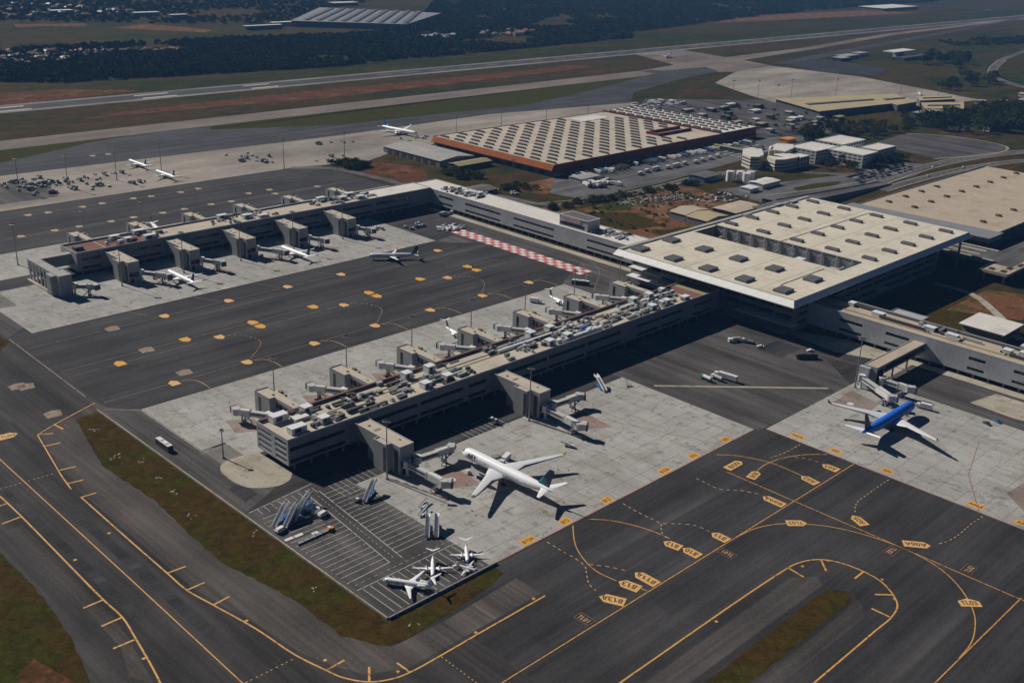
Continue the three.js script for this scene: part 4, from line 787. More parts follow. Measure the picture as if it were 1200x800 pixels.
// ---------------------------------------------------------------- jet bridges
function jetBridge(label, group, u, v, heading, len, cabTurn = -40) {
  const o = local('jet_bridge', label, 'jet bridge', group), y = 4.6;
  mesh('rotunda', [cyl(0, y + 1.5, 0, 1.9, 1.9, 3.4, 'y', 14), cyl(0, 2.2, 0, 0.7, 0.7, 4.4, 'y', 12), cyl(0, y + 3.35, 0, 2.05, 2.05, 0.3, 'y', 14), lb(0, 0.15, 0, 2.4, 0.3, 2.4)], M.offWhite, o);
  const a = len * 0.5;
  mesh('inner_tunnel', [cb(a / 2 + 1, y + 1.5, 0, a, 2.7, 2.5, 0.2)], M.panelLight, o);
  mesh('tunnel_window', [lb(a / 2 + 1, y + 1.7, 1.27, a - 1.6, 0.9, 0.04), lb(a / 2 + 1, y + 1.7, -1.27, a - 1.6, 0.9, 0.04)], M.glassDull, o);
  const b0 = a + 0.6, b1 = len - 3, bl = b1 - b0;
  const ot = mesh('outer_tunnel', [cb((b0 + b1) / 2, y + 1.6, 0, bl, 3.2, 3.1, 0.2), lb(b0 + 0.2, y + 1.6, 0, 0.35, 3.5, 3.4), lb(b1 - 0.2, y + 1.6, 0, 0.35, 3.5, 3.4)], M.offWhite, o);
  mesh('roof_rail', [lb((b0 + b1) / 2, y + 3.4, 1.3, bl, 0.18, 0.1), lb((b0 + b1) / 2, y + 3.4, -1.3, bl, 0.18, 0.1)], M.steel, ot);
  mesh('service_stair', [bar([b1 - 1, y - 0.1, 2.2], [b1 - 6, 0.2, 2.2], 0.28), bar([b1 - 1, y + 0.9, 2.6], [b1 - 6, 1.2, 2.6], 0.06), lb(b1 - 0.6, y - 0.1, 2.2, 1.6, 0.2, 1.4)], M.steel, o);
  const ct = cabTurn * deg;
  mesh('cab', [cyl(b1 + 1.2, y + 1.6, 0, 2.1, 2.1, 3.5, 'y', 14), cb(b1 + 1.2 + 1.9 * Math.cos(ct), y + 1.6, -1.9 * Math.sin(ct), 3, 3.3, 3.4, 0.2, ct)], M.panelLight, o);
  mesh('cab_canopy', [lb(b1 + 1.2 + 3.6 * Math.cos(ct), y + 1.6, -3.6 * Math.sin(ct), 0.9, 3.5, 3.7, ct)], M.darkSteel, o);
  mesh('lift_column', [lb(b1 - 2.6, 2.6, 1.5, 0.7, 5.2, 0.7), lb(b1 - 2.6, 2.6, -1.5, 0.7, 5.2, 0.7), lb(b1 - 2.6, 1.0, 0, 1, 0.6, 4), bar([b1 - 2.6, 1.2, 0], [b1 - 7, y, 0], 0.2)], M.steel, o);
  mesh('wheel_bogie', [cyl(b1 - 2.6, 0.55, 1.1, 0.55, 0.55, 0.5, 'z', 14), cyl(b1 - 2.6, 0.55, -1.1, 0.55, 0.55, 0.5, 'z', 14), cyl(b1 - 2.6, 0.55, 1.8, 0.55, 0.55, 0.4, 'z', 14), cyl(b1 - 2.6, 0.55, -1.8, 0.55, 0.55, 0.4, 'z', 14)], M.rubber, o);
  return put(o, u, v, heading, 0.1);
}
const gN = 'jet bridges on the sunlit side of the near pier', lN = 'white jet bridge parked at an angle beside a sunlit near-pier gate tower';
const jb0 = jetBridge(lN, gN, 265.5, 432, 122, 20);
for (let k = 0; k < 7; k++) (k ? copy(jb0, 265.5 + 46.66 * k, 432, 122 + [0, 3, -2, 5, 0, -3, 2][k], 0.1) : jb0).userData.label = 'white jet bridge beside the ' + ORD[k] + ' sunlit near-pier gate tower from the tip';
jetBridge('jet bridge reaching toward the nose of the white airliner', undefined, 285, 346.6, -88, 27, 40);
jetBridge('short jet bridge pointing past the white airliner nose from the same tower', undefined, 291.5, 347, -6, 21, 40);
jetBridge('jet bridge lowered beside the red hatched bay at the second shaded tower', undefined, 378.5, 346.6, -94, 28, 40);
jetBridge('jet bridge swung along the shaded near pier from the second tower', undefined, 385, 347, -4, 20, -40);
const gF = 'jet bridges on the taxilane side of the far pier';
for (const [k, u, len, h] of [[0, 278, 15, -42], [2, 372.5, 19, -64], [4, 465.9, 17, -68], [5, 512.6, 16, -68]]) { const j = jetBridge('white jet bridge at an empty stand beside the ' + ['corner link', '', 'second', '', 'fourth', 'fifth'][k] + ' far-pier gate tower', gF, u, 686, h, len); }
jetBridge('long jet bridge docked at the airliner by the far pier tip', undefined, 325.5, 686, -60, 23);
jetBridge('long jet bridge docked at the airliner by the middle of the far pier', undefined, 418.8, 686, -62, 25);
jetBridge('long white jet bridge beside the wing of the blue airliner', undefined, 547, 256.5, -119, 30, 60);
jetBridge('white jet bridge docked near the nose of the blue airliner', undefined, 553, 247, -90, 18, 40);

// ---------------------------------------------------------------- light masts
const mastLabel = 'tall floodlight mast with twin lamp crossarms';
function mast(label, group, H, heads) {
  const o = local('light_mast', label, 'light mast', group);
  mesh('pole', [cyl(0, H / 2, 0, 0.42, 0.2, H, 'y', 12), cyl(0, 0.5, 0, 0.8, 0.7, 1, 'y', 12)], M.steel, o);
  mesh('crossarm', [lb(0, H - 0.4, 0, 0.25, 0.25, heads * 1.1), lb(0, H + 0.5, 0, 0.25, 0.25, heads * 0.8), cyl(0, H + 0.3, 0, 0.12, 0.12, 1.8)], M.darkSteel, o);
  for (let i = 0; i < heads; i++) { const z = (i - (heads - 1) / 2) * 1.0; mesh('floodlight', [lb(0.5, H - 0.2, z, 0.8, 0.55, 0.7, 0, -0.5), lb(-0.5, H - 0.2, z, 0.8, 0.55, 0.7, 0, 0.5)], M.steel, o); }
  return o;
}
const m0 = mast('tall floodlight mast beside a sunlit near-pier gate tower', 'floodlight masts on the sunlit side of the near pier', 30, 4);
for (let k = 0; k < 7; k++) (k ? copy(m0, 278.3 + 46.5 * k, 447, 45) : put(m0, 278.3, 447, 45)).userData.label = 'floodlight mast at the ' + ORD[k] + ' sunlit near-pier gate tower from the tip';
copy(m0, 275.9, 350.2, 45, 0, 'tall floodlight mast at the corner of the parking pad tower', 'floodlight masts on the shaded side of the near pier').userData.group = undefined;
copy(m0, 370.8, 350.8, 45, 0, 'tall floodlight mast at the stair shaft of the second shaded tower', 'x').userData.group = undefined;
copy(m0, 544.9, 258.9, 45, 0, 'tall floodlight mast beside the tan-roofed boarding bridge', 'x').userData.group = undefined;
copy(m0, 536, 126, 45, 0, 'tall floodlight mast on the concrete behind the blue airliner stand', 'x').userData.group = undefined;
for (let k = 0; k < 5; k++) copy(m0, 310 + 46.6 * k, 684, 45, 0, 'floodlight mast at the ' + ORD[k] + ' far-pier gate tower from the red-roofed end', 'floodlight masts along the far pier');
for (let k = 0; k < 6; k++) copy(m0, 328.5 + 46.7 * k, 780, 45, 0, 'floodlight mast at the ' + ORD[k] + ' gate tower behind the far pier', 'floodlight masts behind the far pier');
copy(m0, 275, 774, 45, 0, 'tall floodlight mast standing alone past the far pier tip', 'x').userData.group = undefined;
for (const [u, v] of [[360, 985], [400, 974], [448, 976], [498, 984], [601, 925], [674, 922], [834, 924], [919, 937], [1014, 952], [1082, 941], [1226, 939]]) copy(m0, u, v, 45, 0, 'dark floodlight mast at the edge of the remote apron', 'floodlight masts around the remote apron');
for (const [u, v] of [[1621, 774], [1426, 904], [1480, 880], [1552, 845], [1390, 925], [1680, 740]]) copy(m0, u, v, 45, 0, 'floodlight mast by the yellow-roofed hangars', 'floodlight masts by the yellow-roofed hangars');
put(mast('short lamp post beside the rounded concrete pad', undefined, 15, 2), 230.2, 417.6, 45);
put(mast('lone mast in the yard in front of the orange warehouse', undefined, 22, 3), 749, 745, 45);
for (const o of scene.children) if (o.userData && o.userData.group === undefined) delete o.userData.group;

// ---------------------------------------------------------------- aircraft
// loft through closed sections (arrays of [x, y, z])
function loft(sections, capEnds = true) {
  const n = sections[0].length, P = [], I = [];
  for (const s of sections) for (const p of s) P.push(...p);
  for (let i = 0; i < sections.length - 1; i++) for (let k = 0; k < n; k++) { const a = i * n + k, b = i * n + (k + 1) % n, c = a + n, d = b + n; I.push(a, c, b, b, c, d); }
  if (capEnds) for (const i of [0, sections.length - 1]) for (let k = 1; k < n - 1; k++) i ? I.push(i * n, i * n + k + 1, i * n + k) : I.push(0, k, k + 1);
  const g = new THREE.BufferGeometry(); g.setAttribute('position', new THREE.Float32BufferAttribute(P, 3)); g.setIndex(I); g.computeVertexNormals();
  return g;
}
const ring = (x, yc, r, ry = r, n = 22) => Array.from({ length: n }, (_, k) => { const a = k / n * Math.PI * 2; return [x, yc + ry * Math.sin(a), r * Math.cos(a)]; });
// flying surface between stations [x of leading edge, y, z, chord, thickness]; vertical surfaces swap y and z thickness
function foil(st, vertical = false) {
  return loft(st.map(([x, y, z, c, t]) => [[0, 0], [0.06, 0.5], [0.3, 1], [0.65, 0.6], [1, 0.04], [0.65, -0.4], [0.3, -0.7], [0.06, -0.4]].map(([a, b]) => vertical ? [x - a * c, y, z + b * t / 2] : [x - a * c, y + b * t / 2, z])));
}
const liveryTail = (() => {
  const c = document.createElement('canvas'); c.width = c.height = 128; const x = c.getContext('2d'), r = rng(21);
  x.fillStyle = '#08203c'; x.fillRect(0, 0, 128, 128);
  for (const [a, b, w, h, s] of [[40, 60, 34, 26, '#146a86'], [56, 46, 22, 20, '#1d86a0'], [34, 84, 30, 22, '#0f4d74'], [66, 66, 18, 26, '#2f9aa2'], [50, 90, 18, 16, '#6b7a5a'], [70, 36, 14, 14, '#0f4d74']]) { x.fillStyle = s; x.fillRect(a, b, w, h); }
  const t = new THREE.CanvasTexture(c); t.colorSpace = THREE.SRGBColorSpace; return t;
})();
mat('tailPaint', [0.85, 0.85, 0.85], liveryTail, 0.3);
mat('planeWhite', [0.84, 0.86, 0.89], null, 0.28);
mat('wingGrey', [0.62, 0.64, 0.66], null, 0.4);
mat('wingtipGreen', [0.50, 0.58, 0.16], null, 0.4);
const nameMap = (() => {
  const c = document.createElement('canvas'); c.width = 256; c.height = 128; const x = c.getContext('2d');
  x.fillStyle = '#ececec'; x.fillRect(0, 0, 256, 128); x.fillStyle = '#0a1240'; x.font = 'bold 108px sans-serif'; x.textAlign = 'left'; x.textBaseline = 'middle'; x.strokeStyle = '#0a1240'; x.lineWidth = 12; x.strokeText('Azul', 10, 66, 160); x.fillText('Azul', 10, 66, 160);
  for (const [a, b, w, h, s] of [[186, 26, 26, 30, '#1a2c5c'], [206, 38, 26, 26, '#123c58'], [192, 56, 30, 30, '#1f5a6a'], [204, 82, 20, 22, '#16324e']]) { x.fillStyle = s; x.fillRect(a, b, w, h); }
  const t = new THREE.CanvasTexture(c); t.colorSpace = THREE.SRGBColorSpace; return t;
})();
mat('nameDecal', [0.86, 0.86, 0.86], nameMap, 0.35);

function airliner(name, label, group, p) {
  const o = local(name, label, 'airplane', group), { L: len, R, hc, span, body = M.planeWhite, wing = M.wingGrey, tail = M.tailPaint } = p, nose = len / 2, s = R;
  const st = [[0, 0.03, -0.25], [0.008, 0.30, -0.22], [0.02, 0.5, -0.17], [0.04, 0.73, -0.1], [0.065, 0.89, -0.04], [0.1, 1, 0], [0.4, 1, 0], [0.66, 1, 0], [0.74, 0.92, 0.06], [0.82, 0.74, 0.2], [0.9, 0.5, 0.36], [0.96, 0.28, 0.5], [1, 0.07, 0.58]];
  const fus = mesh('fuselage', loft(st.map(([t, r, y]) => ring(nose - t * len, hc + y * s, r * R))), body, o);
  mesh('cockpit_window', loft([ring(nose - 0.022 * len, hc + 0.12 * s, 0.52 * R * 0.86, 0.30 * R, 16), ring(nose - 0.044 * len, hc + 0.30 * s, 0.80 * R * 0.84, 0.33 * R, 16)]), M.glass, fus);
  if (p.belly !== false) mesh('belly_fairing', loft([ring(nose - 0.34 * len, hc - 0.72 * s, 0.2 * R, 0.2 * R, 14), ring(nose - 0.39 * len, hc - 0.5 * s, 0.92 * R, 0.66 * R, 14), ring(nose - 0.53 * len, hc - 0.5 * s, 0.92 * R, 0.66 * R, 14), ring(nose - 0.6 * len, hc - 0.7 * s, 0.2 * R, 0.2 * R, 14)]), p.bellyMat ?? M.planeWhite, fus);
  const half = span / 2, wr = p.wingX ?? 0.33, cr = p.chord ?? 0.185 * len, sw = p.sweep ?? 0.56, hw = p.highWing ? hc + R * 0.9 : hc - 0.45 * s;
  for (const z of [-1, 1]) {
    const x0 = nose - wr * len, k = 0.36;
    const W = mesh('wing', foil([[x0 + R * 0.2, hw, z * R * 0.4, cr * 1.08, R * 0.56], [x0 - half * k * sw, hw + half * k * (p.dih ?? 0.09), z * half * k, cr * 0.58, R * 0.30], [x0 - half * 0.96 * sw, hw + half * 0.96 * (p.dih ?? 0.09), z * half * 0.96, cr * 0.22, R * 0.11], [x0 - half * sw - cr * 0.05, hw + half * (p.dih ?? 0.09), z * half, cr * 0.12, R * 0.06]]), wing, o);
    if (!p.plainTips) mesh('winglet', foil([[x0 - half * sw + 0.2, hw + half * (p.dih ?? 0.09), z * half, cr * 0.2, 0.1], [x0 - half * sw - cr * 0.2, hw + half * (p.dih ?? 0.09) + R * 0.75, z * (half + 0.3), cr * 0.09, 0.07]], true), p.tip ?? wing, W);
    if (len > 30) mesh('flap_fairing', [0.3, 0.45, 0.6, 0.74].map((q) => loft([ring(x0 - half * q * sw - cr * (0.62 - 0.42 * q), hw + half * q * 0.09 - R * 0.12, 0.06, 0.06, 8), ring(x0 - half * q * sw - cr * (0.74 - 0.45 * q), hw + half * q * 0.09 - R * 0.2, R * 0.1, R * 0.12, 8), ring(x0 - half * q * sw - cr * (1.06 - 0.72 * q), hw + half * q * 0.09 - R * 0.12, 0.05, 0.05, 8)])), wing, W);
    if (p.engine) {
      const [ex, ez, er, el] = p.engine, y = hw - (p.prop ? -0.05 : er * 1.15) + ez * half * 0.06, X = x0 - ez * half * sw + ex;
      const E = mesh('engine', [loft([ring(X, y, er * 0.86, er * 0.86, 16), ring(X - el * 0.06, y, er, er, 16), ring(X - el * 0.5, y, er, er, 16), ring(X - el * 0.85, y, er * 0.66, er * 0.66, 16), ring(X - el, y, er * 0.4, er * 0.4, 16)], false), foil([[X - el * 0.3, y + er * 0.7, z * 0, el * 0.9, 0.3], [X - el * 0.6, y + er * 1.5, 0, el * 0.7, 0.3]], true)].map((g) => g.translate(0, 0, z * ez * half)), p.engineMat ?? M.navy, o);
      mesh('fan', new THREE.CylinderGeometry(er * 0.84, er * 0.84, 0.1, 16).rotateZ(Math.PI / 2).translate(X - el * 0.1, y, z * ez * half), M.darkSteel, E);
      if (p.prop) mesh('propeller', Array.from({ length: 6 }, (_, i) => lb(0, er * 1.3, 0, 0.1, er * 2.2, 0.26).rotateX(i * Math.PI / 3 + 0.3).translate(X + 0.3, y, z * ez * half)).concat([cyl(X + 0.25, y, z * ez * half, er * 0.32, 0.06, 0.9, 'x', 10)]), M.darkSteel, E);
    }
    if (p.rearEngine) { const [ex, er, el] = p.rearEngine; mesh('engine', [loft([ring(ex, hc + 0.5 * s, er * 0.85, er * 0.85, 14), ring(ex - el * 0.1, hc + 0.5 * s, er, er, 14), ring(ex - el * 0.6, hc + 0.5 * s, er, er, 14), ring(ex - el, hc + 0.5 * s, er * 0.6, er * 0.6, 14)]).translate(0, 0, z * (R + er * 0.9)), lb(ex - el * 0.5, hc + 0.5 * s, z * R * 0.9, el * 0.5, 0.16, R)], p.engineMat ?? M.planeWhite, o); }
    // tailplane
    const ty = p.tTail ? hc + (p.finH ?? 4) + R * 0.9 : hc + 0.42 * s, tx = -nose + (p.tTail ? 0.055 : 0.125) * len, th = p.tailSpan / 2;
    mesh('tailplane', foil([[tx + (p.tTail ? 0.6 : 0), ty, z * 0.1, p.tailChord ?? 0.085 * len, R * 0.2], [tx - th * 0.6, ty + th * (p.tTail ? 0 : 0.1), z * th, (p.tailChord ?? 0.085 * len) * 0.4, R * 0.08]]), p.tailplaneMat ?? M.planeWhite, o);
  }
  // fin, painted to its outline
  const fh = p.finH ?? 8, fx = -nose + 0.165 * len, g = foil([[fx + 0.06 * len, hc + 0.5 * s, 0, p.finC ?? 0.15 * len, R * 0.24], [fx - 0.0 * len, hc + 0.85 * s, 0, (p.finC ?? 0.15 * len) * 0.82, R * 0.22], [fx - fh * 0.72, hc + 0.85 * s + fh, 0, (p.finC ?? 0.15 * len) * 0.36, R * 0.12]], true);
  const f = fuse(g); metricUV(f); { const P = f.attributes.position, uv = f.attributes.uv; for (let i = 0; i < P.count; i++) uv.setXY(i, (P.getX(i) + nose) / (0.24 * len), (P.getY(i) - hc) / (fh + R)); }
  mesh('tail_fin', f, tail, o, true);
  // landing gear
  const gear = (x, z, r, n) => mesh('landing_gear', [cyl(x, hc * 0.5, z, 0.14, 0.14, hc, 'y', 8), ...Array.from({ length: n }, (_, i) => cyl(x + (i >> 1) * r * 2.1 - (n > 2 ? r : 0), r, z + (i & 1 ? 0.35 : -0.35) * Math.max(0.6, r), r, r, 0.4, 'z', 12))], M.rubber, o);
  gear(nose - 0.11 * len, 0, R * 0.16, 2); gear(-0.02 * len, R * (p.highWing ? 0.8 : 1.2), R * 0.22, len > 50 ? 4 : 2); gear(-0.02 * len, -R * (p.highWing ? 0.8 : 1.2), R * 0.22, len > 50 ? 4 : 2);
  if (len > 20) for (const z of [-1, 1]) {
    const n = Math.round(len * 0.56 / 1.05);
    mesh('cabin_windows', Array.from({ length: n }, (_, i) => lb(nose - len * 0.13 - i * 1.05, hc + 0.22 * R, z * R * 0.978, 0.34, 0.46, 0.04)), M.glass, fus);
    mesh('cabin_door', [0.095, 0.3, 0.73].map((t) => lb(nose - len * t, hc + 0.05 * R, z * R * (t < 0.1 ? 0.985 : t > 0.7 ? 0.94 : 1.0), 1.0, 1.9, 0.05)), M.wingGrey, fus);
  }
  // name on both sides
  if (p.name) for (const z of [-1, 1]) {
    const xa = nose - 0.075 * len, xb = nose - 0.21 * len, P = [], U = [], I = [], n = 8, m = 8;
    for (let j = 0; j <= m; j++) for (let i = 0; i <= n; i++) { const a = (-14 + 62 * j / m) * deg, x = xa + (xb - xa) * i / n, rr_ = (i < 2 ? R * (0.9 + 0.05 * i) : R) + 0.02; P.push(x, hc + rr_ * Math.sin(a) - (i < 2 ? 0.03 * s : 0), z * rr_ * Math.cos(a)); U.push(z < 0 ? i / n : 1 - i / n, j / m); }
    for (let j = 0; j < m; j++) for (let i = 0; i < n; i++) { const a = j * (n + 1) + i, b = a + 1, c = a + n + 1, d = c + 1; z < 0 ? I.push(a, b, c, b, d, c) : I.push(a, c, b, b, c, d); }
    const q = new THREE.BufferGeometry(); q.setAttribute('position', new THREE.Float32BufferAttribute(P, 3)); q.setAttribute('uv', new THREE.Float32BufferAttribute(U, 2)); q.setIndex(I); q.computeVertexNormals();
    mesh('name_lettering', q, M.nameDecal, fus, true);
  }
  return o;
}
const wide = { L: 58.8, R: 2.82, hc: 5.6, span: 60.3, engine: [4.6, 0.31, 1.55, 7], tailSpan: 19.4, finH: 9.2, finC: 8.4, chord: 11.2, sweep: 0.56, wingX: 0.335 };
put(airliner('airplane', 'white wide-body airliner with dark blue tail parked beside the near pier', undefined, { ...wide, name: true, tip: M.wingtipGreen }), 315.6, 311.5, 91.3, 0.14);
put(airliner('airplane', 'blue wide-body airliner with grey wings beside the tan boarding bridge', undefined, { ...wide, body: M.bluePaint, bellyMat: M.bluePaint, tip: M.navy }), 508, 220, 0.5, 0.14);
const jet = { L: 38.6, R: 1.68, hc: 3.2, wing: M.planeWhite, span: 28.7, engine: [2.6, 0.36, 0.85, 4.2], tailSpan: 12, finH: 5.6, finC: 6, chord: 6.4, sweep: 0.45, wingX: 0.4 };
put(airliner('airplane', 'white narrow-body jet with dark tail taxiing on the asphalt lane', undefined, jet), 494, 616.5, 144, 0.06);
const ej = airliner('airplane', 'white narrow-body jet docked at the far pier near its red-roofed end', undefined, jet); put(ej, 345.6, 667.5, 90, 0.14);
copy(ej, 441, 668.5, 91, 0.14, 'white narrow-body jet docked at the middle of the far pier');
copy(ej, 491, 1019, 90, 0.13, 'white narrow-body jet on the remote apron with its nose to the taxiway');
copy(ej, 489.5, 960, 90, 0.13, 'white narrow-body jet on the remote apron edge beside the asphalt lane');
copy(ej, 392, 790, 258, 0.14, 'white narrow-body jet half hidden behind the far pier');
const prop = { L: 27.2, R: 1.4, hc: 2.6, span: 27, highWing: true, tTail: true, plainTips: true, prop: true, engine: [1.6, 0.31, 0.62, 3.6], engineMat: M.planeWhite, tailSpan: 7.4, tailChord: 1.9, finH: 4.4, finC: 4.4, chord: 2.7, sweep: 0.04, dih: 0.03, wingX: 0.42, belly: false };
const at = airliner('airplane', 'turboprop with dark T-tail behind a sunlit near-pier gate tower', 'turboprops on the sunlit side of the near pier', prop); put(at, 421, 463, -100, 0.14); copy(at, 516, 463, -100, 0.14);
put(airliner('airplane', 'white jet with bright blue tail on the remote apron near the grey hangar', undefined, { ...jet, L: 58, R: 2.4, hc: 4.6, span: 56, finH: 9, chord: 10, tailSpan: 18, engine: [4, 0.33, 1.4, 6], tail: M.tailBlue, engineMat: M.planeWhite }), 815, 1004, -83, 0.13);
// the four light aircraft on the parking pad
const biz = { L: 21, R: 1.1, hc: 1.9, span: 19.6, tTail: true, rearEngine: [-4.2, 0.55, 3.2], tailSpan: 7.8, tailChord: 1.8, finH: 3, finC: 3.6, chord: 4.2, sweep: 0.5, dih: 0.06, wingX: 0.42, tail: M.planeWhite, wing: M.planeWhite, plainTips: true };
put(airliner('airplane', 'white business jet with swept wings at the parking pad corner', undefined, biz), 228, 276.6, 124, 0.08);
const king = { L: 14.2, R: 0.78, hc: 1.6, span: 16.6, tTail: true, prop: true, engine: [1.2, 0.3, 0.42, 2.6], engineMat: M.planeWhite, tailSpan: 5.6, tailChord: 1.2, finH: 2.6, finC: 2.6, chord: 2.2, sweep: 0.08, dih: 0.06, wingX: 0.36, tail: M.planeWhite, wing: M.planeWhite, plainTips: true, belly: false };
put(airliner('airplane', 'white twin turboprop with T-tail between the business jets on the parking pad', undefined, king), 243, 279.6, 229, 0.08);
put(airliner('airplane', 'small white twin-engined plane at the concrete edge of the parking pad', undefined, { ...king, L: 12.4, span: 14.2, plainTips: false, finH: 2.2 }), 259.6, 277.6, 231, 0.08);
put(airliner('airplane', 'small grey light plane squeezed between the turboprop and the pad edge', undefined, { ...king, L: 9.6, span: 11.6, R: 0.6, hc: 1.2, tTail: false, finH: 1.8, tailSpan: 4, wing: M.wingGrey, body: M.wingGrey }), 252.6, 270.4, 292, 0.08);
copy(scene.children.find((o) => o.userData.label?.startsWith('white business jet')), 1716, 787, 215, 0.1, 'small white jet on the cargo apron behind the yellow hangars');
copy(scene.children.find((o) => o.userData.label?.startsWith('white twin turboprop')), 1602, 980, 200, 0.1, 'small white plane standing alone on the cargo apron');
copy(ej, 1742, 1316, 200, 0.1, 'white airliner on the taxiway crossing beside the runway');
copy(ej, 3864, 1581, 10, 0.1, 'airliner far down the runway');

// ---------------------------------------------------------------- vehicles and apron equipment
const wheels = (xs, z, r, parent) => { for (const x of xs) for (const k of [-z, z]) mesh('wheel', cyl(x, r, k, r, r, 0.28, 'z', 12), M.rubber, parent); };
function carShape(L, W, H, hood, trunk) { const s = new THREE.Shape([[-L / 2, 0.28], [L / 2, 0.28], [L / 2, H * 0.5], [L / 2 - hood, H * 0.6], [L / 2 - hood - 0.7, H], [-L / 2 + trunk + 0.5, H], [-L / 2 + trunk * 0.6, H * 0.62], [-L / 2, H * 0.58]].map((p) => new THREE.Vector2(...p))); return new THREE.ExtrudeGeometry(s, { depth: W - 0.2, bevelEnabled: true, bevelThickness: 0.1, bevelSize: 0.06, bevelSegments: 1 }).translate(0, 0, -W / 2 + 0.1); }
function car(label, group, color, name = 'parked_car', cat = 'car') {
  const o = local(name, label, cat, group);
  mesh('body', carShape(4.3, 1.76, 1.46, 1.2, 0.9), color, o);
  mesh('window_band', lb(-0.25, 1.13, 0, 2.0, 0.36, 1.8), M.glass, o);
  wheels([-1.3, 1.35], 0.78, 0.31, o);
  return o;
}
function van(label, group, color, name = 'van') {
  const o = local(name, label, 'van', group);
  mesh('body', carShape(5.2, 1.95, 2.2, 0.7, 0.1), color, o);
  mesh('window_band', lb(1.4, 1.7, 0, 1.1, 0.5, 2.0), M.glass, o);
  wheels([-1.6, 1.6], 0.88, 0.34, o);
  return o;
}
function bus(label, color, roofM) {
  const o = local('apron_bus', label, 'bus', undefined); delete o.userData.group;
  mesh('body', cb(0, 1.75, 0, 13, 2.7, 2.8, 0.2), color, o);
  mesh('roof', [cb(0, 3.2, 0, 12.6, 0.25, 2.5, 0.1), lb(2, 3.45, 0, 3, 0.3, 1.8), lb(-3, 3.45, 0, 3, 0.3, 1.8)], roofM, o);
  for (let i = 0; i < 6; i++) for (const z of [-1, 1]) mesh('window', lb(-5 + i * 2, 2.2, z * 1.41, 1.8, 1.0, 0.03), M.glass, o);
  mesh('windscreen', lb(6.51, 2, 0, 0.04, 1.5, 2.4), M.glass, o);
  wheels([-3.8, 4], 1.25, 0.48, o);
  return o;
}
function truck(label, group, cabM, loadM, kind, name = 'truck') {
  const o = local(name, label, 'truck', group);
  mesh('cab', [cb(3.1, 1.55, 0, 1.9, 2.1, 2.3, 0.3)], cabM, o);
  mesh('windscreen', lb(4.06, 1.95, 0, 0.04, 0.8, 2), M.glass, o);
  mesh('chassis', lb(-0.4, 0.75, 0, 8.2, 0.35, 1.2), M.darkSteel, o);
  if (kind === 'tank') mesh('tank', [cyl(-1.1, 1.9, 0, 1.1, 1.1, 5.6, 'x', 16), cyl(-1.1, 3.05, 0, 0.3, 0.3, 0.25), lb(-1.1, 3.02, 0, 4, 0.1, 0.5)], loadM, o);
  else if (kind === 'box') mesh('box_body', cb(-1.2, 2.2, 0, 6, 2.6, 2.5, 0.06), loadM, o);
  else mesh('flatbed', [lb(-1.2, 1.05, 0, 6, 0.2, 2.4), lb(-1.2, 1.35, 1.15, 6, 0.5, 0.1), lb(-1.2, 1.35, -1.15, 6, 0.5, 0.1), lb(-1.6, 1.6, 0, 3.4, 0.9, 1.8)], loadM, o);
  wheels([-3, -1.9, 2.8], 1.0, 0.48, o);
  return o;
}
function semi(label, group, boxM, cabM) {
  const o = local('semi_truck', label, 'truck', group);
  mesh('trailer', cb(-2, 2.5, 0, 12, 2.8, 2.55, 0.06), boxM, o);
  mesh('cab', cb(5.6, 1.8, 0, 2.3, 2.6, 2.4, 0.3), cabM, o);
  mesh('windscreen', lb(6.77, 2.1, 0, 0.04, 0.8, 2.1), M.glass, o);
  wheels([-6.5, -5.3, 2.6, 5.2], 1.05, 0.5, o);
  return o;
}
function stairs(label, group) {
  const o = local('passenger_stairs', label, 'passenger stairs', group);
  const s = new THREE.Shape([[-4.4, 0.6], [4.6, 4.7], [6.4, 4.7], [6.4, 4.45], [4.7, 4.45], [-4.4, 0.3]].map((p) => new THREE.Vector2(...p)));
  mesh('flight', new THREE.ExtrudeGeometry(s, { depth: 1.7, bevelEnabled: false }).translate(0, 0, -0.85), M.unitWhite, o);
  for (let i = 0; i < 16; i++) mesh('step', lb(-4.2 + i * 0.56, 0.78 + i * 0.256, 0, 0.4, 0.06, 1.6), M.offWhite, o);
  const r = new THREE.Shape([[-4.4, 0.6], [4.6, 4.7], [6.4, 4.7], [6.4, 5.8], [4.5, 5.8], [-4.4, 1.6]].map((p) => new THREE.Vector2(...p)));
  for (const z of [-0.94, 0.86]) mesh('side_panel', new THREE.ExtrudeGeometry(r, { depth: 0.08, bevelEnabled: false }).translate(0, 0, z), M.unitWhite, o);
  mesh('chassis', [lb(1, 0.75, 0, 9, 0.4, 1.9), bar([1.5, 0.9, 0.7], [4.8, 4.4, 0.7], 0.12), bar([1.5, 0.9, -0.7], [4.8, 4.4, -0.7], 0.12), bar([5, 0.9, 0], [3.4, 3.9, 0], 0.14)], M.blueGse, o);
  mesh('platform', [lb(5.6, 4.62, 0, 1.9, 0.14, 2), lb(6.5, 5.2, 0.9, 0.3, 1.1, 0.2), lb(6.5, 5.2, -0.9, 0.3, 1.1, 0.2)], M.unitWhite, o);
  wheels([-1.6, 4.4], 0.95, 0.42, o);
  o.scale.setScalar(1.12);
  return o;
}
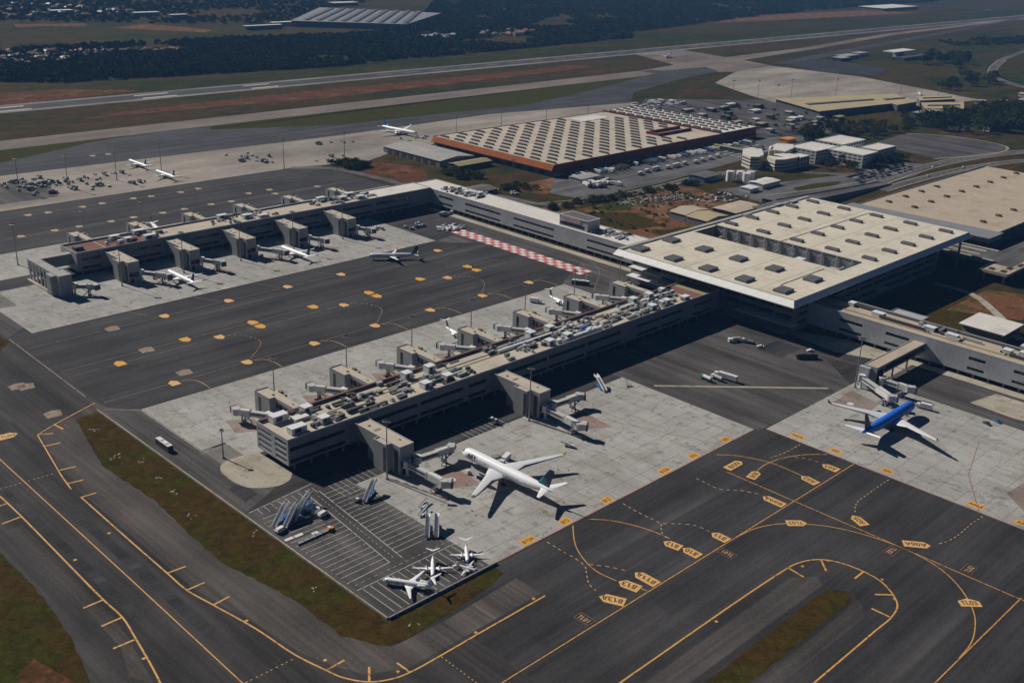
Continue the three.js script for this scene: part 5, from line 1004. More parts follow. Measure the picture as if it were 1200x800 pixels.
function tug(label, group, color) { const o = local('tow_tractor', label, 'tow tractor', group); mesh('body', [cb(0, 0.75, 0, 3.4, 0.8, 1.6, 0.15), lb(1.2, 1.2, 0, 0.8, 0.2, 1.4)], color, o); mesh('cab', [lb(-0.5, 1.95, 0, 1.3, 0.08, 1.5), bar([0.1, 1.1, 0.65], [0.1, 1.95, 0.65], 0.06), bar([0.1, 1.1, -0.65], [0.1, 1.95, -0.65], 0.06), lb(-1.1, 1.5, 0, 0.08, 0.9, 1.4)], M.offWhite, o); wheels([-1.1, 1.1], 0.7, 0.36, o); return o; }
function dolly(label, group, load) { const o = local('baggage_dolly', label, 'baggage dolly', group); mesh('deck', [lb(0, 0.6, 0, 3.2, 0.15, 1.7), bar([1.6, 0.5, 0], [2.6, 0.35, 0], 0.06)], M.steel, o); if (load) mesh('container', cb(0, 1.5, 0, 2.6, 1.6, 1.5, 0.35), load, o); else mesh('rail', [lb(-1.5, 1.0, 0, 0.08, 0.8, 1.6), lb(1.5, 1.0, 0, 0.08, 0.8, 1.6)], M.steel, o); wheels([-1.1, 1.1], 0.7, 0.26, o); return o; }
function belt(label, group) { const o = local('belt_loader', label, 'belt loader', group); mesh('chassis', [cb(0, 0.8, 0.3, 5, 0.7, 1.8, 0.15)], M.unitWhite, o); mesh('conveyor', [lb(0.6, 1.6, -0.4, 8, 0.3, 1, 0, 0.16), lb(0.6, 1.8, -0.85, 8, 0.25, 0.06, 0, 0.16)], M.unitGrey, o); wheels([-1.6, 1.6], 0.85, 0.36, o); return o; }

put(bus('white-roofed apron bus driving along the service road beside the grass', M.panelDark, M.offWhite), 214.7, 445.8, -90, 0.06);
put(bus('dark apron bus crossing near the chequered panels', M.navy, M.unitWhite), 560.5, 485, -60, 0.06);
put(bus('dark apron bus parked in the yard before the main hall', M.navy, M.panelDark), 562.5, 301, 140, 0.06);
const s0 = stairs('blue-sided passenger stairs parked at the grass edge of the pad', 'passenger stairs at the grass edge of the pad');
put(s0, 217.5, 350.5, 30, 0.08); copy(s0, 220.6, 347, 30, 0.08); copy(s0, 226.5, 349, 28, 0.08); copy(s0, 231, 352.4, 26, 0.08);
put(stairs('passenger stairs parked alone on the pad beside a tow tractor', undefined), 259, 342, 30, 0.08);
const s3 = stairs('tall passenger stairs pair beside the jet bridge safety zone', 'passenger stairs pair at the apron edge'); put(s3, 259.6, 302.2, 48, 0.1); copy(s3, 262.6, 299.8, 48, 0.1);
put(stairs('white passenger stairs at the sunlit edge of the near pier shadow', undefined), 431, 353, 70, 0.14);
put(tug('dark tow tractor beside the lone passenger stairs', undefined, M.darkSteel), 253.4, 342.6, 10, 0.08);
put(tug('orange tow tractor at the end of the dolly row on the pad', undefined, M.orangeGse), 230, 331, 0, 0.08);
put(tug('white tow tractor under the nose of the white airliner', undefined, M.offWhite), 308, 329.4, 60, 0.14);
const v0 = van('white van parked beside the passenger stairs on the pad', 'white vans on the parking pad', M.white); put(v0, 233.6, 350.8, 10, 0.08); copy(v0, 234.2, 346.8, 10, 0.08); copy(v0, 234.6, 342.8, 10, 0.08); copy(v0, 213.8, 344, 10, 0.08);
const d0 = dolly('grey baggage dolly in a row on the parking pad', 'baggage dollies on the parking pad', null);
for (let i = 0; i < 5; i++) i ? copy(d0, 214.6 + i * 3.1, 330.8 + i * 0.1, 0, 0.08) : put(d0, 214.6, 330.8, 0, 0.08);
for (let i = 0; i < 4; i++) copy(d0, 216.6 + i * 3.1, 344.6 + i * 0.7, 6, 0.08);
const plate = (u, v, a, b) => { const o = local('steel_plate', 'pale steel plates lying on the parking pad', 'steel plates', 'steel plates on the parking pad'); mesh('plate', lb(0, 0.12, 0, a, 0.2, b), M.offWhite, o); return put(o, u, v, 0, 0.07); };
plate(213, 336.6, 4, 1.8); plate(217.6, 336.4, 4, 1.8); plate(223.8, 333.4, 3, 1.7);
const b0 = belt('grey belt loader parked behind the lowered jet bridge', 'belt loaders beside the first jet bridge'); put(b0, 272.5, 320, 20, 0.14); copy(b0, 268, 315, 20, 0.14);
put(belt('orange-trimmed belt loader near the wing tip of the white airliner', undefined), 364.6, 316.4, 110, 0.14);
put(car('white pickup at the shaded edge of the near pier bays', undefined, M.white, 'pickup'), 357, 364, -60, 0.08); put(car('dark blue car parked in the bays behind the second tower', undefined, M.navy), 354.8, 358, -60, 0.08);
put(truck('green-cabbed fuel truck in the row beside the concrete strip', undefined, M.greenGse, M.offWhite, 'tank', 'fuel_truck'), 487.4, 322, 84, 0.06); put(truck('white fuel truck in the middle of the row beside the concrete strip', undefined, M.white, M.unitGrey, 'tank', 'fuel_truck'), 492.6, 318, 84, 0.06); put(semi('long pale tanker at the end of the row beside the concrete strip', undefined, M.offWhite, M.white), 496.8, 315.6, 96, 0.06);
put(truck('white fuel truck standing in the yard before the main hall', undefined, M.white, M.unitWhite, 'tank', 'fuel_truck'), 551.6, 346.4, 150, 0.06); put(truck('flatbed truck following the fuel truck in the yard', undefined, M.offWhite, M.steel, 'flat'), 556.6, 339.4, 110, 0.06); put(car('light blue car at the end of the yard line', undefined, M.unitWhite), 556.4, 330.2, 120, 0.06);
put(car('white car behind the parked dark bus', undefined, M.white), 575, 306, 140, 0.06);
put(car('blue car parked in the marked bays near the right-hand pier', undefined, M.blueGse, 'pickup'), 562, 184, 70, 0.14); put(car('black car parked in the marked bays near the right-hand pier', undefined, M.darkSteel), 555, 186.6, 70, 0.14);
put(truck('white catering truck at the nose of the blue airliner', undefined, M.white, M.white, 'box', 'catering_truck'), 547.5, 218.6, 100, 0.14);
put(dolly('long towing bar trailer lying on the concrete', undefined, null), 445.6, 345, -30, 0.14);
put(truck('white box truck on the apron beside the turboprop tail', undefined, M.white, M.white, 'box'), 507, 478, -60, 0.14);
put(car('white car by the last sunlit gate tower', undefined, M.white), 566, 460, 130, 0.06);
put(truck('white service truck in the corner of the two buildings', undefined, M.white, M.steel, 'flat'), 617, 690, 20, 0.06); put(truck('grey service truck in the corner of the two buildings', undefined, M.unitGrey, M.unitGrey, 'box'), 609, 690, 10, 0.06);
// equipment park in the corner by the chequered panels
const eqKinds = [dolly('baggage dolly with a grey container in the equipment park', 'loaded dollies in the equipment park', M.unitGrey), dolly('empty baggage dolly in the equipment park', 'empty dollies in the equipment park', null), tug('white tow tractor in the equipment park', 'white tow tractors in the equipment park', M.white), belt('belt loader in the equipment park', 'belt loaders in the equipment park'), dolly('baggage dolly with a blue container in the equipment park', 'blue dollies in the equipment park', M.blueGse), van('white van in the equipment park', 'white vans in the equipment park', M.white), dolly('baggage dolly with a white container in the equipment park', 'white dollies in the equipment park', M.unitWhite)];
const eqUsed = new Set();
const placeEq = (k, u, v, h, y) => { if (eqUsed.has(k)) copy(eqKinds[k], u, v, h, y); else { eqUsed.add(k); put(eqKinds[k], u, v, h, y); } };
for (let i = 0; i < 34; i++) placeEq(i < 7 ? i : pick([0, 1, 2, 3, 5, 6, 6, 5]), 574 + rr(0, 20), 647 + rr(0, 15), pick([90, 88, 95, 0, 5]), 0.06);
for (let i = 0; i < 14; i++) placeEq(pick([0, 4, 4, 1, 2]), 556 + rr(0, 18), 672 + rr(0, 10), pick([90, 0, 40]), 0.06);
for (let i = 0; i < 10; i++) placeEq(pick([0, 1, 2, 6]), 522 + rr(0, 20), 684 + rr(0, 10), rr(0, 180), 0.14);
// remote apron equipment rows
const remKinds = [dolly('baggage dolly with a grey container on the remote apron', 'loaded dollies on the remote apron', M.unitGrey), dolly('empty baggage dolly on the remote apron', 'empty dollies on the remote apron', null), truck('dark-bodied truck on the remote apron', 'dark trucks on the remote apron', M.offWhite, M.steel, 'box'), tug('tow tractor on the remote apron', 'tow tractors on the remote apron', M.steel)];
const remUsed = new Set();
const placeRem = (k, u, v, h) => { if (remUsed.has(k)) copy(remKinds[k], u, v, h, 0.13); else { remUsed.add(k); put(remKinds[k], u, v, h, 0.13); } };
for (const [u0, u1, v0, v1, n] of [[345, 372, 985, 1025, 16], [370, 412, 985, 1010, 24], [376, 400, 1018, 1034, 8], [362, 385, 955, 975, 8], [395, 402, 955, 968, 3], [418, 470, 985, 1012, 14], [410, 440, 950, 985, 6], [450, 470, 950, 962, 4], [585, 625, 980, 1015, 9], [585, 612, 950, 975, 8], [640, 690, 930, 950, 5], [700, 780, 985, 1010, 5], [790, 840, 960, 985, 9]]) for (let i = 0; i < n; i++) placeRem(pick([0, 0, 1, 1, 2, 3]), rr(u0, u1), rr(v0, v1), rr(-20, 20) + pick([0, 90]));
// far-pier stand equipment
for (let i = 0; i < 12; i++) placeRem(pick([0, 1, 3]), pick([330, 376, 424, 470, 520]) + rr(-6, 14), 690 + rr(-14, 20), rr(0, 180));

// low barrier along the service road and round the parking pad
{
  const o = built('barrier_wall', 'low white concrete barrier between the service road and the grass island', 'barrier', [209, 385]);
  for (let i = 0; i < 60; i++) mesh('barrier_block', bx(208.65, 209.25, 266 + i * 4, 269.85 + i * 4, 0, 0.95), M.kerbConcrete, o);
  const q = built('barrier_wall', 'low dark-faced concrete barrier along the outer edge of the parking pad', 'barrier', [236, 265.5]);
  for (let i = 0; i < 14; i++) mesh('barrier_block', bx(209.3 + i * 4, 213.15 + i * 4, 265.2, 265.8, 0, 1.1), M.panelMid, q);
}

// red and white safety rails between each shaded tower and its lowered bridge
for (const [u0, v0, u1, v1, who] of [[277, 349, 284, 318, 'first'], [371.5, 349, 376, 318, 'second']]) {
  const o = built('safety_rail', 'red and white safety rail from the ' + who + ' shaded gate tower along the jet bridge', 'railing', [(u0 + u1) / 2, (v0 + v1) / 2]), n = 12;
  for (let i = 0; i < n; i++) { const p = (t) => wp(u0 + (u1 - u0) * t, v0 + (v1 - v0) * t, 0.85), a = p(i / n), b = p((i + 0.94) / n); mesh('rail', [bar(a, b, 0.14), bar([a[0], a[1] - 0.4, a[2]], [b[0], b[1] - 0.4, b[2]], 0.14)], i % 2 ? M.redPaint : M.offWhite, o); mesh('post', bar([a[0], 0.1, a[2]], [a[0], 1, a[2]], 0.09), M.steel, o); }
}
const coneKit = (u, v, label) => { const o = local('traffic_cone', label, 'cone', 'orange cones round the white airliner'); mesh('cone', cyl(0, 0.4, 0, 0.26, 0.05, 0.8, 'y', 10), M.orangeGse, o); mesh('foot', lb(0, 0.04, 0, 0.6, 0.08, 0.6), M.rubber, o); put(o, u, v, 0, 0.14); };
for (const [u, v] of [[284.5, 299], [286, 303], [346, 300], [343, 304], [309, 281], [322, 281], [300, 322]]) coneKit(u, v, 'orange traffic cone on the concrete round the white airliner');
put(truck('white catering truck behind the wing of the white airliner', undefined, M.white, M.white, 'box', 'catering_truck'), 329, 326, 200, 0.14);
for (let i = 0; i < 4; i++) { const o = copy(d0, 322 + i * 3.2, 333 - i * 0.4, -8, 0.14, 'grey baggage dolly in the short train beside the white airliner nose', 'baggage dollies beside the white airliner nose'); }

// ---------------------------------------------------------------- landside: roads, lots and yards
sheet('road', strip2([[1700, 330], [1405, 466], [1361, 487], [1293, 505], [1223, 515], [1123, 517], [1012, 508], [900, 500], [868, 505]], 15), L(4), M.road);
sheet('road', strip2([[1700, 300], [1349, 447], [1283, 471], [1190, 488], [1111, 493], [1027, 494]], 11), L(5), M.road);
sheet('road', strip2([[3000, 1050], [2606, 968], [2376, 923], [2172, 859], [2050, 800], [1990, 740], [1950, 690], [1700, 600], [1500, 520], [1405, 480]], 14), L(4), M.road);
sheet('road', strip2([[655, 742], [690, 735], [701, 698], [708, 664], [764, 646], [834, 641], [937, 643], [1000, 628], [1060, 560], [1110, 530]], 9), L(4), M.road);
sheet('road', strip2([[610, 925], [640, 900], [652, 840], [655, 780], [652, 748]], 10), L(6), M.road);
function strip2(pts, w) { const c = smooth(pts, 4), A = [], B = []; for (let i = 0; i < c.length; i++) { const a = c[Math.max(0, i - 1)], b = c[Math.min(c.length - 1, i + 1)], dx = b[0] - a[0], dy = b[1] - a[1], l = Math.hypot(dx, dy) || 1; A.push([c[i][0] - dy / l * w / 2, c[i][1] + dx / l * w / 2]); B.push([c[i][0] + dy / l * w / 2, c[i][1] - dx / l * w / 2]); } return A.concat(B.reverse()); }
sheet('parking_lot', [[1255, 625], [1361, 633], [1394, 582], [1383, 509], [1322, 502], [1229, 533]], L(3), M.asphaltOld);
sheet('parking_lot', [[890, 600], [1056, 556], [1180, 548], [1200, 512], [1123, 505], [1000, 505], [877, 512]], L(3), M.road);
sheet('yard', [[800, 735], [1150, 722], [1265, 742], [1240, 690], [1050, 668], [869, 652], [752, 652], [745, 690]], L(3), M.road);
sheet('yard', [[1160, 930], [1290, 1010], [1440, 900], [1420, 780], [1290, 690], [1160, 730]], L(3), M.asphaltOld);
sheet('bare_soil', [[655, 655], [685, 662], [697, 588], [683, 500], [740, 480], [800, 520], [860, 560], [884, 632], [805, 632], [760, 636]], L(2), M.soil);
sheet('bare_soil', [[657, 905], [695, 900], [720, 850], [690, 805], [656, 800]], L(2), M.soilRed);
sheet('bare_soil', [[720, 735], [800, 733], [800, 690], [735, 690]], L(2), M.soil);
sheet('bare_soil', [[2000, 690], [2200, 780], [2500, 900], [2500, 700], [2150, 600]], L(2), M.soil);
sheet('grass_verge', [[652, 790], [700, 800], [740, 760], [720, 730], [690, 735], [655, 742]], L(3), M.turf);
sheet('grass_verge', [[660, 725], [685, 727], [698, 690], [700, 670], [700, 655], [655, 668]], L(3), M.turfGreen);
sheet('grass_verge', [[720, 640], [777, 634], [880, 630], [900, 636], [780, 628], [710, 634]], L(5), M.turfGreen);
sheet('grass_verge', [[640, 520], [660, 520], [664, 640], [652, 640]], L(3), M.turf);
sheet('grass_verge', [[642, 232], [642, 318], [790, 318], [790, 285], [720, 262], [680, 262]], L(3), M.turf);
sheet('grass_verge', [[720, 285], [790, 285], [800, 255], [740, 240]], L(4), M.soil);
sheet('path', strip2([[700, 225], [745, 262], [770, 290], [772, 318]], 6), L(5), M.kerbConcrete);
sheet('road', [[700, 225], [740, 235], [900, 300], [900, 250], [720, 150], [640, 150], [640, 225]], L(3), M.asphaltOld);
sheet('grass_verge', [[1000, 470], [1180, 470], [1300, 440], [1320, 400], [1190, 456], [1000, 458]], L(3), M.turf);
sheet('grass_verge', [[1000, 520], [1110, 523], [1000, 515]], L(6), M.turfGreen);
function kerb(pts, w) { const c = smooth(pts, 4), A = [], B = []; for (let i = 0; i < c.length; i++) { const a = c[Math.max(0, i - 1)], b = c[Math.min(c.length - 1, i + 1)], dx = b[0] - a[0], dy = b[1] - a[1], l = Math.hypot(dx, dy) || 1; A.push([c[i][0] - dy / l * w / 2, c[i][1] + dx / l * w / 2]); B.push([c[i][0] + dy / l * w / 2, c[i][1] - dx / l * w / 2]); } for (const q of [A, B]) mesh('road_kerb', [strip(q, 1.1, 0.22), strip(q, 1.4, 0.16)], M.kerbConcrete, paintGroup); }
kerb([[1700, 330], [1405, 466], [1361, 487], [1293, 505], [1223, 515], [1123, 517], [1012, 508]], 16); kerb([[1700, 300], [1349, 447], [1283, 471], [1190, 488], [1111, 493], [1027, 494]], 12); kerb([[2376, 923], [2172, 859], [2050, 800], [1990, 740], [1950, 690], [1700, 600], [1500, 520]], 15); kerb([[708, 664], [764, 646], [834, 641], [937, 643], [1000, 628]], 10);
kerb([[1229, 533], [1322, 502], [1383, 512], [1394, 582], [1361, 633]], 2); kerb([[905, 548], [980, 530], [1040, 520]], 14);
sheet('grass_verge', [[952, 545], [1010, 534], [1030, 540], [1000, 552], [960, 556]], L(6), M.turfGreen);
// painted lane lines of the roads
for (const pts of [[[1361, 487], [1293, 505], [1223, 515], [1123, 517], [1012, 508]], [[1349, 447], [1283, 471], [1190, 488], [1111, 493]]]) mesh('lane_line', dashes(pts, 8, 6, 0.4, L(6)), M.whitePaint, paintGroup);

// ---------------------------------------------------------------- warehouse with orange fascia
{
  const o = built('warehouse', 'huge warehouse with orange fascia and rows of dark roof monitors', 'warehouse', [975, 830]);
  const u0 = 797, u1 = 1092, v0 = 735, v1 = 922, H = 12;
  mesh('wall', [bx(u0 + 1, u1, v0 + 1, v1, 0, H - 0.3)], M.panelMid, o);
  for (const [a, b] of [[v0, 799.8], [800.2, v1]]) { const g = new THREE.BufferGeometry(), X = (u, v, h) => [u, h, -v]; g.setAttribute('position', new THREE.Float32BufferAttribute([...X(u0 - 2.6, b, H - 5), ...X(u0 - 2.6, a, H - 5), ...X(u0 + 1, a, H + 0.7), ...X(u0 - 2.6, b, H - 5), ...X(u0 + 1, a, H + 0.7), ...X(u0 + 1, b, H + 0.7)], 3)); g.computeVertexNormals(); mesh('orange_fascia', [g, bx(u0 - 2.6, u0 + 1, a, b, H - 5.4, H - 5)], M.orangePanel, o); }
  mesh('red_fascia', [bx(u0 + 1, u1, v0, v0 + 1, H - 7, H + 0.6)], M.redPanel, o);
  mesh('fascia_rail', bx(u0 + 1, 1160, v0 - 7, v0, 4.2, 4.9), M.orangePanel, o);
  mesh('rear_fascia', [bx(u0 + 1, u1, v1, v1 + 1, H - 2, H + 0.5)], M.redPanel, o);
  mesh('roof', bx(u0 + 1, u1, v0 + 1, v1, H - 0.3, H), M.roofBeige, o);
  for (let i = 0; i < 21; i++) for (let j = 0; j < 8; j++) {
    const u = 804 + i * 13.8, v = 746 + j * 23.6 + (i % 2 ? 11.8 : 0);
    if ((u > 1000 && u < 1085 && v > 880) || (u > 1000 && v > 760 && v < 802) || (u > 1030 && v < 764) || v > v1 - 8) continue;
    mesh('roof_monitor', [bx(u, u + 2.2, v - 6.6, v + 6.6, H, H + 1.5), bx(u + 0.3, u + 1.9, v - 5.4, v + 5.4, H + 1.5, H + 1.9)], M.roofDark, o);
  }
  mesh('white_roof_patch', bx(1012, 1062, 888, 911, H, H + 0.5), M.roofWhite, o);
  mesh('roof_pit', [bx(1016, 1080, 772, 774, H, H + 3), bx(1016, 1018, 774, 789, H, H + 3), bx(1016, 1080, 789, 791, H, H + 3)], M.redPanel, o);
  for (let u = 815; u < 1090; u += 18) mesh('loading_door', bx(u, u + 9, v0 + 0.86, v0 + 0.98, 0.4, 4), M.darkSteel, o);
  for (let v = 748; v < 915; v += 16) mesh('loading_door', bx(u0 + 0.86, u0 + 0.98, v, v + 8, 0.4, 4.6), M.darkSteel, o);
  for (let u = 810; u < 1150; u += 24) mesh('canopy_post', bx(u, u + 0.5, v0 - 6.8, v0 - 6.3, 0, 4.2), M.darkSteel, o);
}
{
  const o = built('warehouse', 'white-topped warehouse wing with red edge beside the orange warehouse', 'warehouse', [1130, 830]);
  mesh('wall', bx(1093.5, 1168, 737, 924, 0, 12.6), M.redPanel, o);
  mesh('roof', bx(1094, 1167.5, 737.5, 923.5, 12.6, 12.9), M.roofWhite, o);
  mesh('red_edge', [bx(1092.5, 1093.4, 736, 924, 11, 14.2)], M.redPanel, o);
  for (let i = 0; i < 5; i++) for (let j = 0; j < 12; j++) mesh('roof_monitor', bx(1098 + i * 14.4, 1102 + i * 14.4, 744 + j * 15, 754 + j * 15, 12.9, 14.4), M.roofDark, o);
}
// a gabled shed along u (or v)
function shed(name, label, cat, u0, u1, v0, v1, h, ridge, wallM, roofM, along = 'u', group) {
  const o = built(name, label, cat, [(u0 + u1) / 2, (v0 + v1) / 2], group), A = (u, v, y) => [u, y, -v], P = [];
  mesh('wall', bx(u0, u1, v0, v1, 0, h), wallM, o);
  const q = (a, b, c, d) => P.push(...a, ...b, ...c, ...a, ...c, ...d), t = (a, b, c) => P.push(...a, ...b, ...c), e = 0.5, y = h + 0.02, r = h + ridge;
  if (along === 'u') { const m = (v0 + v1) / 2; q(A(u0 - e, v0 - e, y), A(u1 + e, v0 - e, y), A(u1 + e, m, r), A(u0 - e, m, r)); q(A(u0 - e, m, r), A(u1 + e, m, r), A(u1 + e, v1 + e, y), A(u0 - e, v1 + e, y)); t(A(u0 - 0.01, v0, y), A(u0 - 0.01, m, r), A(u0 - 0.01, v1, y)); t(A(u1 + 0.01, v0, y), A(u1 + 0.01, v1, y), A(u1 + 0.01, m, r)); }
  else { const m = (u0 + u1) / 2; q(A(u0 - e, v0 - e, y), A(m, v0 - e, r), A(m, v1 + e, r), A(u0 - e, v1 + e, y)); q(A(m, v0 - e, r), A(u1 + e, v0 - e, y), A(u1 + e, v1 + e, y), A(m, v1 + e, r)); t(A(u0, v0 - 0.01, y), A(u1, v0 - 0.01, y), A(m, v0 - 0.01, r)); t(A(u0, v1 + 0.01, y), A(m, v1 + 0.01, r), A(u1, v1 + 0.01, y)); }
  const g = new THREE.BufferGeometry(); g.setAttribute('position', new THREE.Float32BufferAttribute(P, 3)); g.computeVertexNormals();
  mesh('roof', g, roofM, o);
  return o;
}
{ const o = shed('hangar', 'long grey metal hangar beside the orange warehouse', 'hangar', 734, 782, 838, 932, 6.5, 2.6, M.panelMid, M.roofGrey, 'v'); for (let v = 846; v < 925; v += 12) mesh('door', bx(733.8, 733.95, v, v + 7, 0.2, 5), M.darkSteel, o); }
{ const o = shed('shed', 'brown-roofed shed in front of the grey metal hangar', 'shed', 737, 784, 812, 829, 5.4, 1.6, M.panelDark, M.roofBrown, 'u'); mesh('door', bx(736.8, 736.95, 816, 824, 0.2, 4), M.darkSteel, o); }
shed('shed', 'low dark shed beside the connecting building', 'shed', 674, 706, 722, 744, 4, 1.5, M.panelDark, M.roofDark, 'u');
{ const o = shed('storage_barn', 'weathered barn with mossy roof in the soil yard', 'barn', 763, 797, 543.5, 561, 6.4, 2, M.panelMid, M.roofBeigeDull, 'v'); mesh('door', bx(776, 783, 543.3, 543.45, 0.2, 5), M.darkSteel, o); }
{ const o = shed('storage_barn', 'tan-roofed barn beside the main hall', 'barn', 761, 793, 519, 541, 6.4, 2, M.panelMid, M.roofYellow, 'v'); mesh('door', bx(772, 779, 518.8, 518.95, 0.2, 5), M.darkSteel, o); }
shed('office_block', 'small flat grey office beside the orange warehouse corner', 'building', 800, 830, 700, 716, 4, 0.4, M.panelGrey, M.roofGrey, 'u');
shed('storage_barn', 'low beige shed next to the tan-roofed barn', 'barn', 806, 850, 520, 545, 6, 0.5, M.panelDark, M.roofBeigeDull, 'u');
shed('shed', 'dark blue flat shed on the yard road', 'shed', 905, 935, 625, 645, 5, 0.6, M.wallBlue, M.roofDark, 'u');
shed('shed', 'white shed with pale roof beside the storage tanks', 'shed', 930, 962, 572, 589, 4.6, 0.8, M.offWhite, M.roofWhite, 'u');
shed('shed', 'small white kiosk by the storage tanks', 'shed', 905, 920, 570, 582, 4, 0.5, M.unitWhite, M.unitWhite, 'u');
shed('shed', 'dark toll shed on the access road', 'shed', 880, 896, 522, 540, 4.6, 0.3, M.darkSteel, M.roofDark, 'u');
for (const [i, [u, v]] of [[934, 614], [942, 607], [950, 600], [940, 598]].entries()) { const o = local('storage_tank', 'white cylindrical storage tank beside the white shed', 'tank', 'white storage tanks'); mesh('shell', cyl(0, 5, 0, 4.2, 4.2, 10, 'y', 20), M.white, o); mesh('cap', cyl(0, 10.15, 0, 4.3, 4.1, 0.3, 'y', 20), M.roofWhite, o); mesh('ladder', lb(4.3, 5, 0, 0.2, 10, 0.7), M.steel, o); put(o, u, v); }
// administration buildings
function block(label, u0, u1, v0, v1, h, floors, wallM, roofM = M.roofWhite, dark = M.glassDull) {
  const o = built('office_building', label, 'building', [(u0 + u1) / 2, (v0 + v1) / 2]), hv = [], hu = [], f = h / floors;
  for (let k = 0; k < floors; k++) { for (let u = u0 + 1.5; u < u1 - 4; u += 6) hv.push([u, u + 4.4, k * f + 1.2, k * f + f - 0.8]); for (let v = v0 + 1.5; v < v1 - 4; v += 6) hu.push([v, v + 4.4, k * f + 1.2, k * f + f - 0.8]); }
  mesh('wall', [pierced('v', v0, u0, u1, 0, h, hv), pierced('u', u0, v0 + 0.4, v1, 0, h, hu), bx(u0 + 0.4, u1, v1 - 0.4, v1, 0, h), bx(u1 - 0.4, u1, v0 + 0.4, v1 - 0.4, 0, h)], wallM, o);
  panes('v', v0, hv, 4.4, o, dark); panes('u', u0, hu, 4.4, o, dark);
  mesh('core', bx(u0 + 0.5, u1 - 0.5, v0 + 0.5, v1 - 0.5, 0, h - 0.4), wallM, o);
  mesh('roof', bx(u0 + 0.4, u1 - 0.4, v0 + 0.4, v1 - 0.4, h - 0.4, h - 0.1), roofM, o);
  mesh('parapet', parapet(u0 - 0.02, u1 + 0.02, v0 - 0.02, v1 + 0.02, h, 0.5), wallM, o);
  return o;
}
block('white office block with a plain flat roof beside the curved building', 1084, 1132, 604, 640, 14, 4, M.offWhite);
block('white slab office with window grid beside the car park', 1108, 1142, 560, 604, 14, 4, M.white);
block('white corner office at the end of the office group', 1150, 1192, 564, 588, 14, 4, M.offWhite);
block('pale rear office block behind the window-grid slab', 1146, 1200, 606, 642, 14, 3, M.offWhite);
block('small cubic white office attached to the curved building', 1052, 1072, 604, 620, 11, 2, M.white);
for (const [label, pts, h] of [['rounded cream office with narrow window bands by the storage tanks', [[1000, 634], [1006, 628], [1022, 632], [1046, 650], [1046, 664], [1030, 664], [1008, 650]], 13], ['curved white office with banded front facing the yard', [[1014, 612], [1022, 606], [1046, 604], [1058, 612], [1056, 622], [1040, 630], [1020, 626]], 12], ['grey curved rear office behind the curved white one', [[1052, 624], [1080, 630], [1098, 642], [1086, 656], [1060, 650], [1050, 636]], 14]]) {
  const o = built('office_building', label, 'building', [(pts[0][0] + pts[3][0]) / 2, pts[0][1]]), cu = pts.reduce((s, p) => s + p[0], 0) / pts.length, cv = pts.reduce((s, p) => s + p[1], 0) / pts.length, big = (k) => pts.map(([u, v]) => [cu + (u - cu) * k, cv + (v - cv) * k]);
  mesh('wall', prism(pts, 0, h), M.wallCream, o);
  for (const y of [2.6, 6.2, 9.4]) if (y < h - 2.6) mesh('window_band', prism(big(1.004), y, y + 1.3), M.glassDull, o);
  mesh('spandrel', prism(big(1.008), h - 1.4, h + 0.5), M.wallCream, o);
  mesh('roof', prism(big(0.97), h + 0.5, h + 0.56), M.roofWhite, o);
}
{ const o = local('stair_tower', 'narrow beige stair tower between the cream offices', 'tower'); mesh('shaft', cyl(0, 9, 0, 3.2, 3.2, 18, 'y', 16), M.roofBeigeDull, o); mesh('mast_dome', [new THREE.SphereGeometry(2, 16, 10).translate(0, 20.6, 0), cyl(0, 19, 0, 0.4, 0.4, 2.4)], M.white, o); put(o, 1030, 628); }
{ const o = shed('canopy_walkway', 'long brown-edged canopy walkway from the warehouse to the offices', 'canopy', 1060, 1066, 664, 728, 5, 0.2, M.panelDark, M.roofBrown, 'v'); }
// yellow-roofed hangars by the cargo apron
for (const [label, c, h] of [['long yellow-roofed hangar with a dark roof slit beside the cargo apron', [[1368, 766], [1414, 868], [1567, 809], [1543, 739]], 9], ['yellow-roofed hangar with stepped roof beside the cargo apron', [[1520, 727], [1569, 808], [1624, 783], [1578, 725]], 9.6], ['narrow yellow-roofed shed at the cargo apron corner', [[1599, 731], [1638, 754], [1703, 723], [1667, 706]], 8.4], ['yellow-roofed hangar half hidden by dark trees', [[1534, 691], [1584, 722], [1653, 687], [1586, 657]], 8]]) {
  const o = built('hangar', label, 'hangar', c[0]), cu = (c[0][0] + c[2][0]) / 2, cv = (c[0][1] + c[2][1]) / 2, sc = (k) => c.map(([u, v]) => [cu + (u - cu) * k, cv + (v - cv) * k]);
  mesh('wall', prism(sc(0.97), 0, h - 0.6), M.greenGse.clone ? M.panelDark : M.panelDark, o); mesh('roof', prism(c, h - 0.6, h), M.roofYellow, o);
  const a = c[0], b = c[3], d = c[1], e = c[2], L2 = (p, q, t) => [p[0] + (q[0] - p[0]) * t, p[1] + (q[1] - p[1]) * t];
  mesh('roof_slit', prism([L2(L2(a, d, 0.42), L2(b, e, 0.42), 0.1), L2(L2(a, d, 0.50), L2(b, e, 0.50), 0.1), L2(L2(a, d, 0.50), L2(b, e, 0.50), 0.9), L2(L2(a, d, 0.42), L2(b, e, 0.42), 0.9)], h, h + 1.2), M.roofDark, o);
}
shed('hangar', 'low blue-walled hangar among the trees', 'hangar', 1490, 1545, 640, 690, 7, 1, M.wallBlue, M.roofGrey, 'u');
shed('hangar', 'white hangar with pale roof at the road bend', 'hangar', 1590, 1680, 555, 575, 6, 1.5, M.white, M.roofWhite, 'u');
shed('shed', 'long white-roofed shed beside the road bend', 'shed', 1680, 1760, 545, 565, 5, 1, M.offWhite, M.roofWhite, 'u');
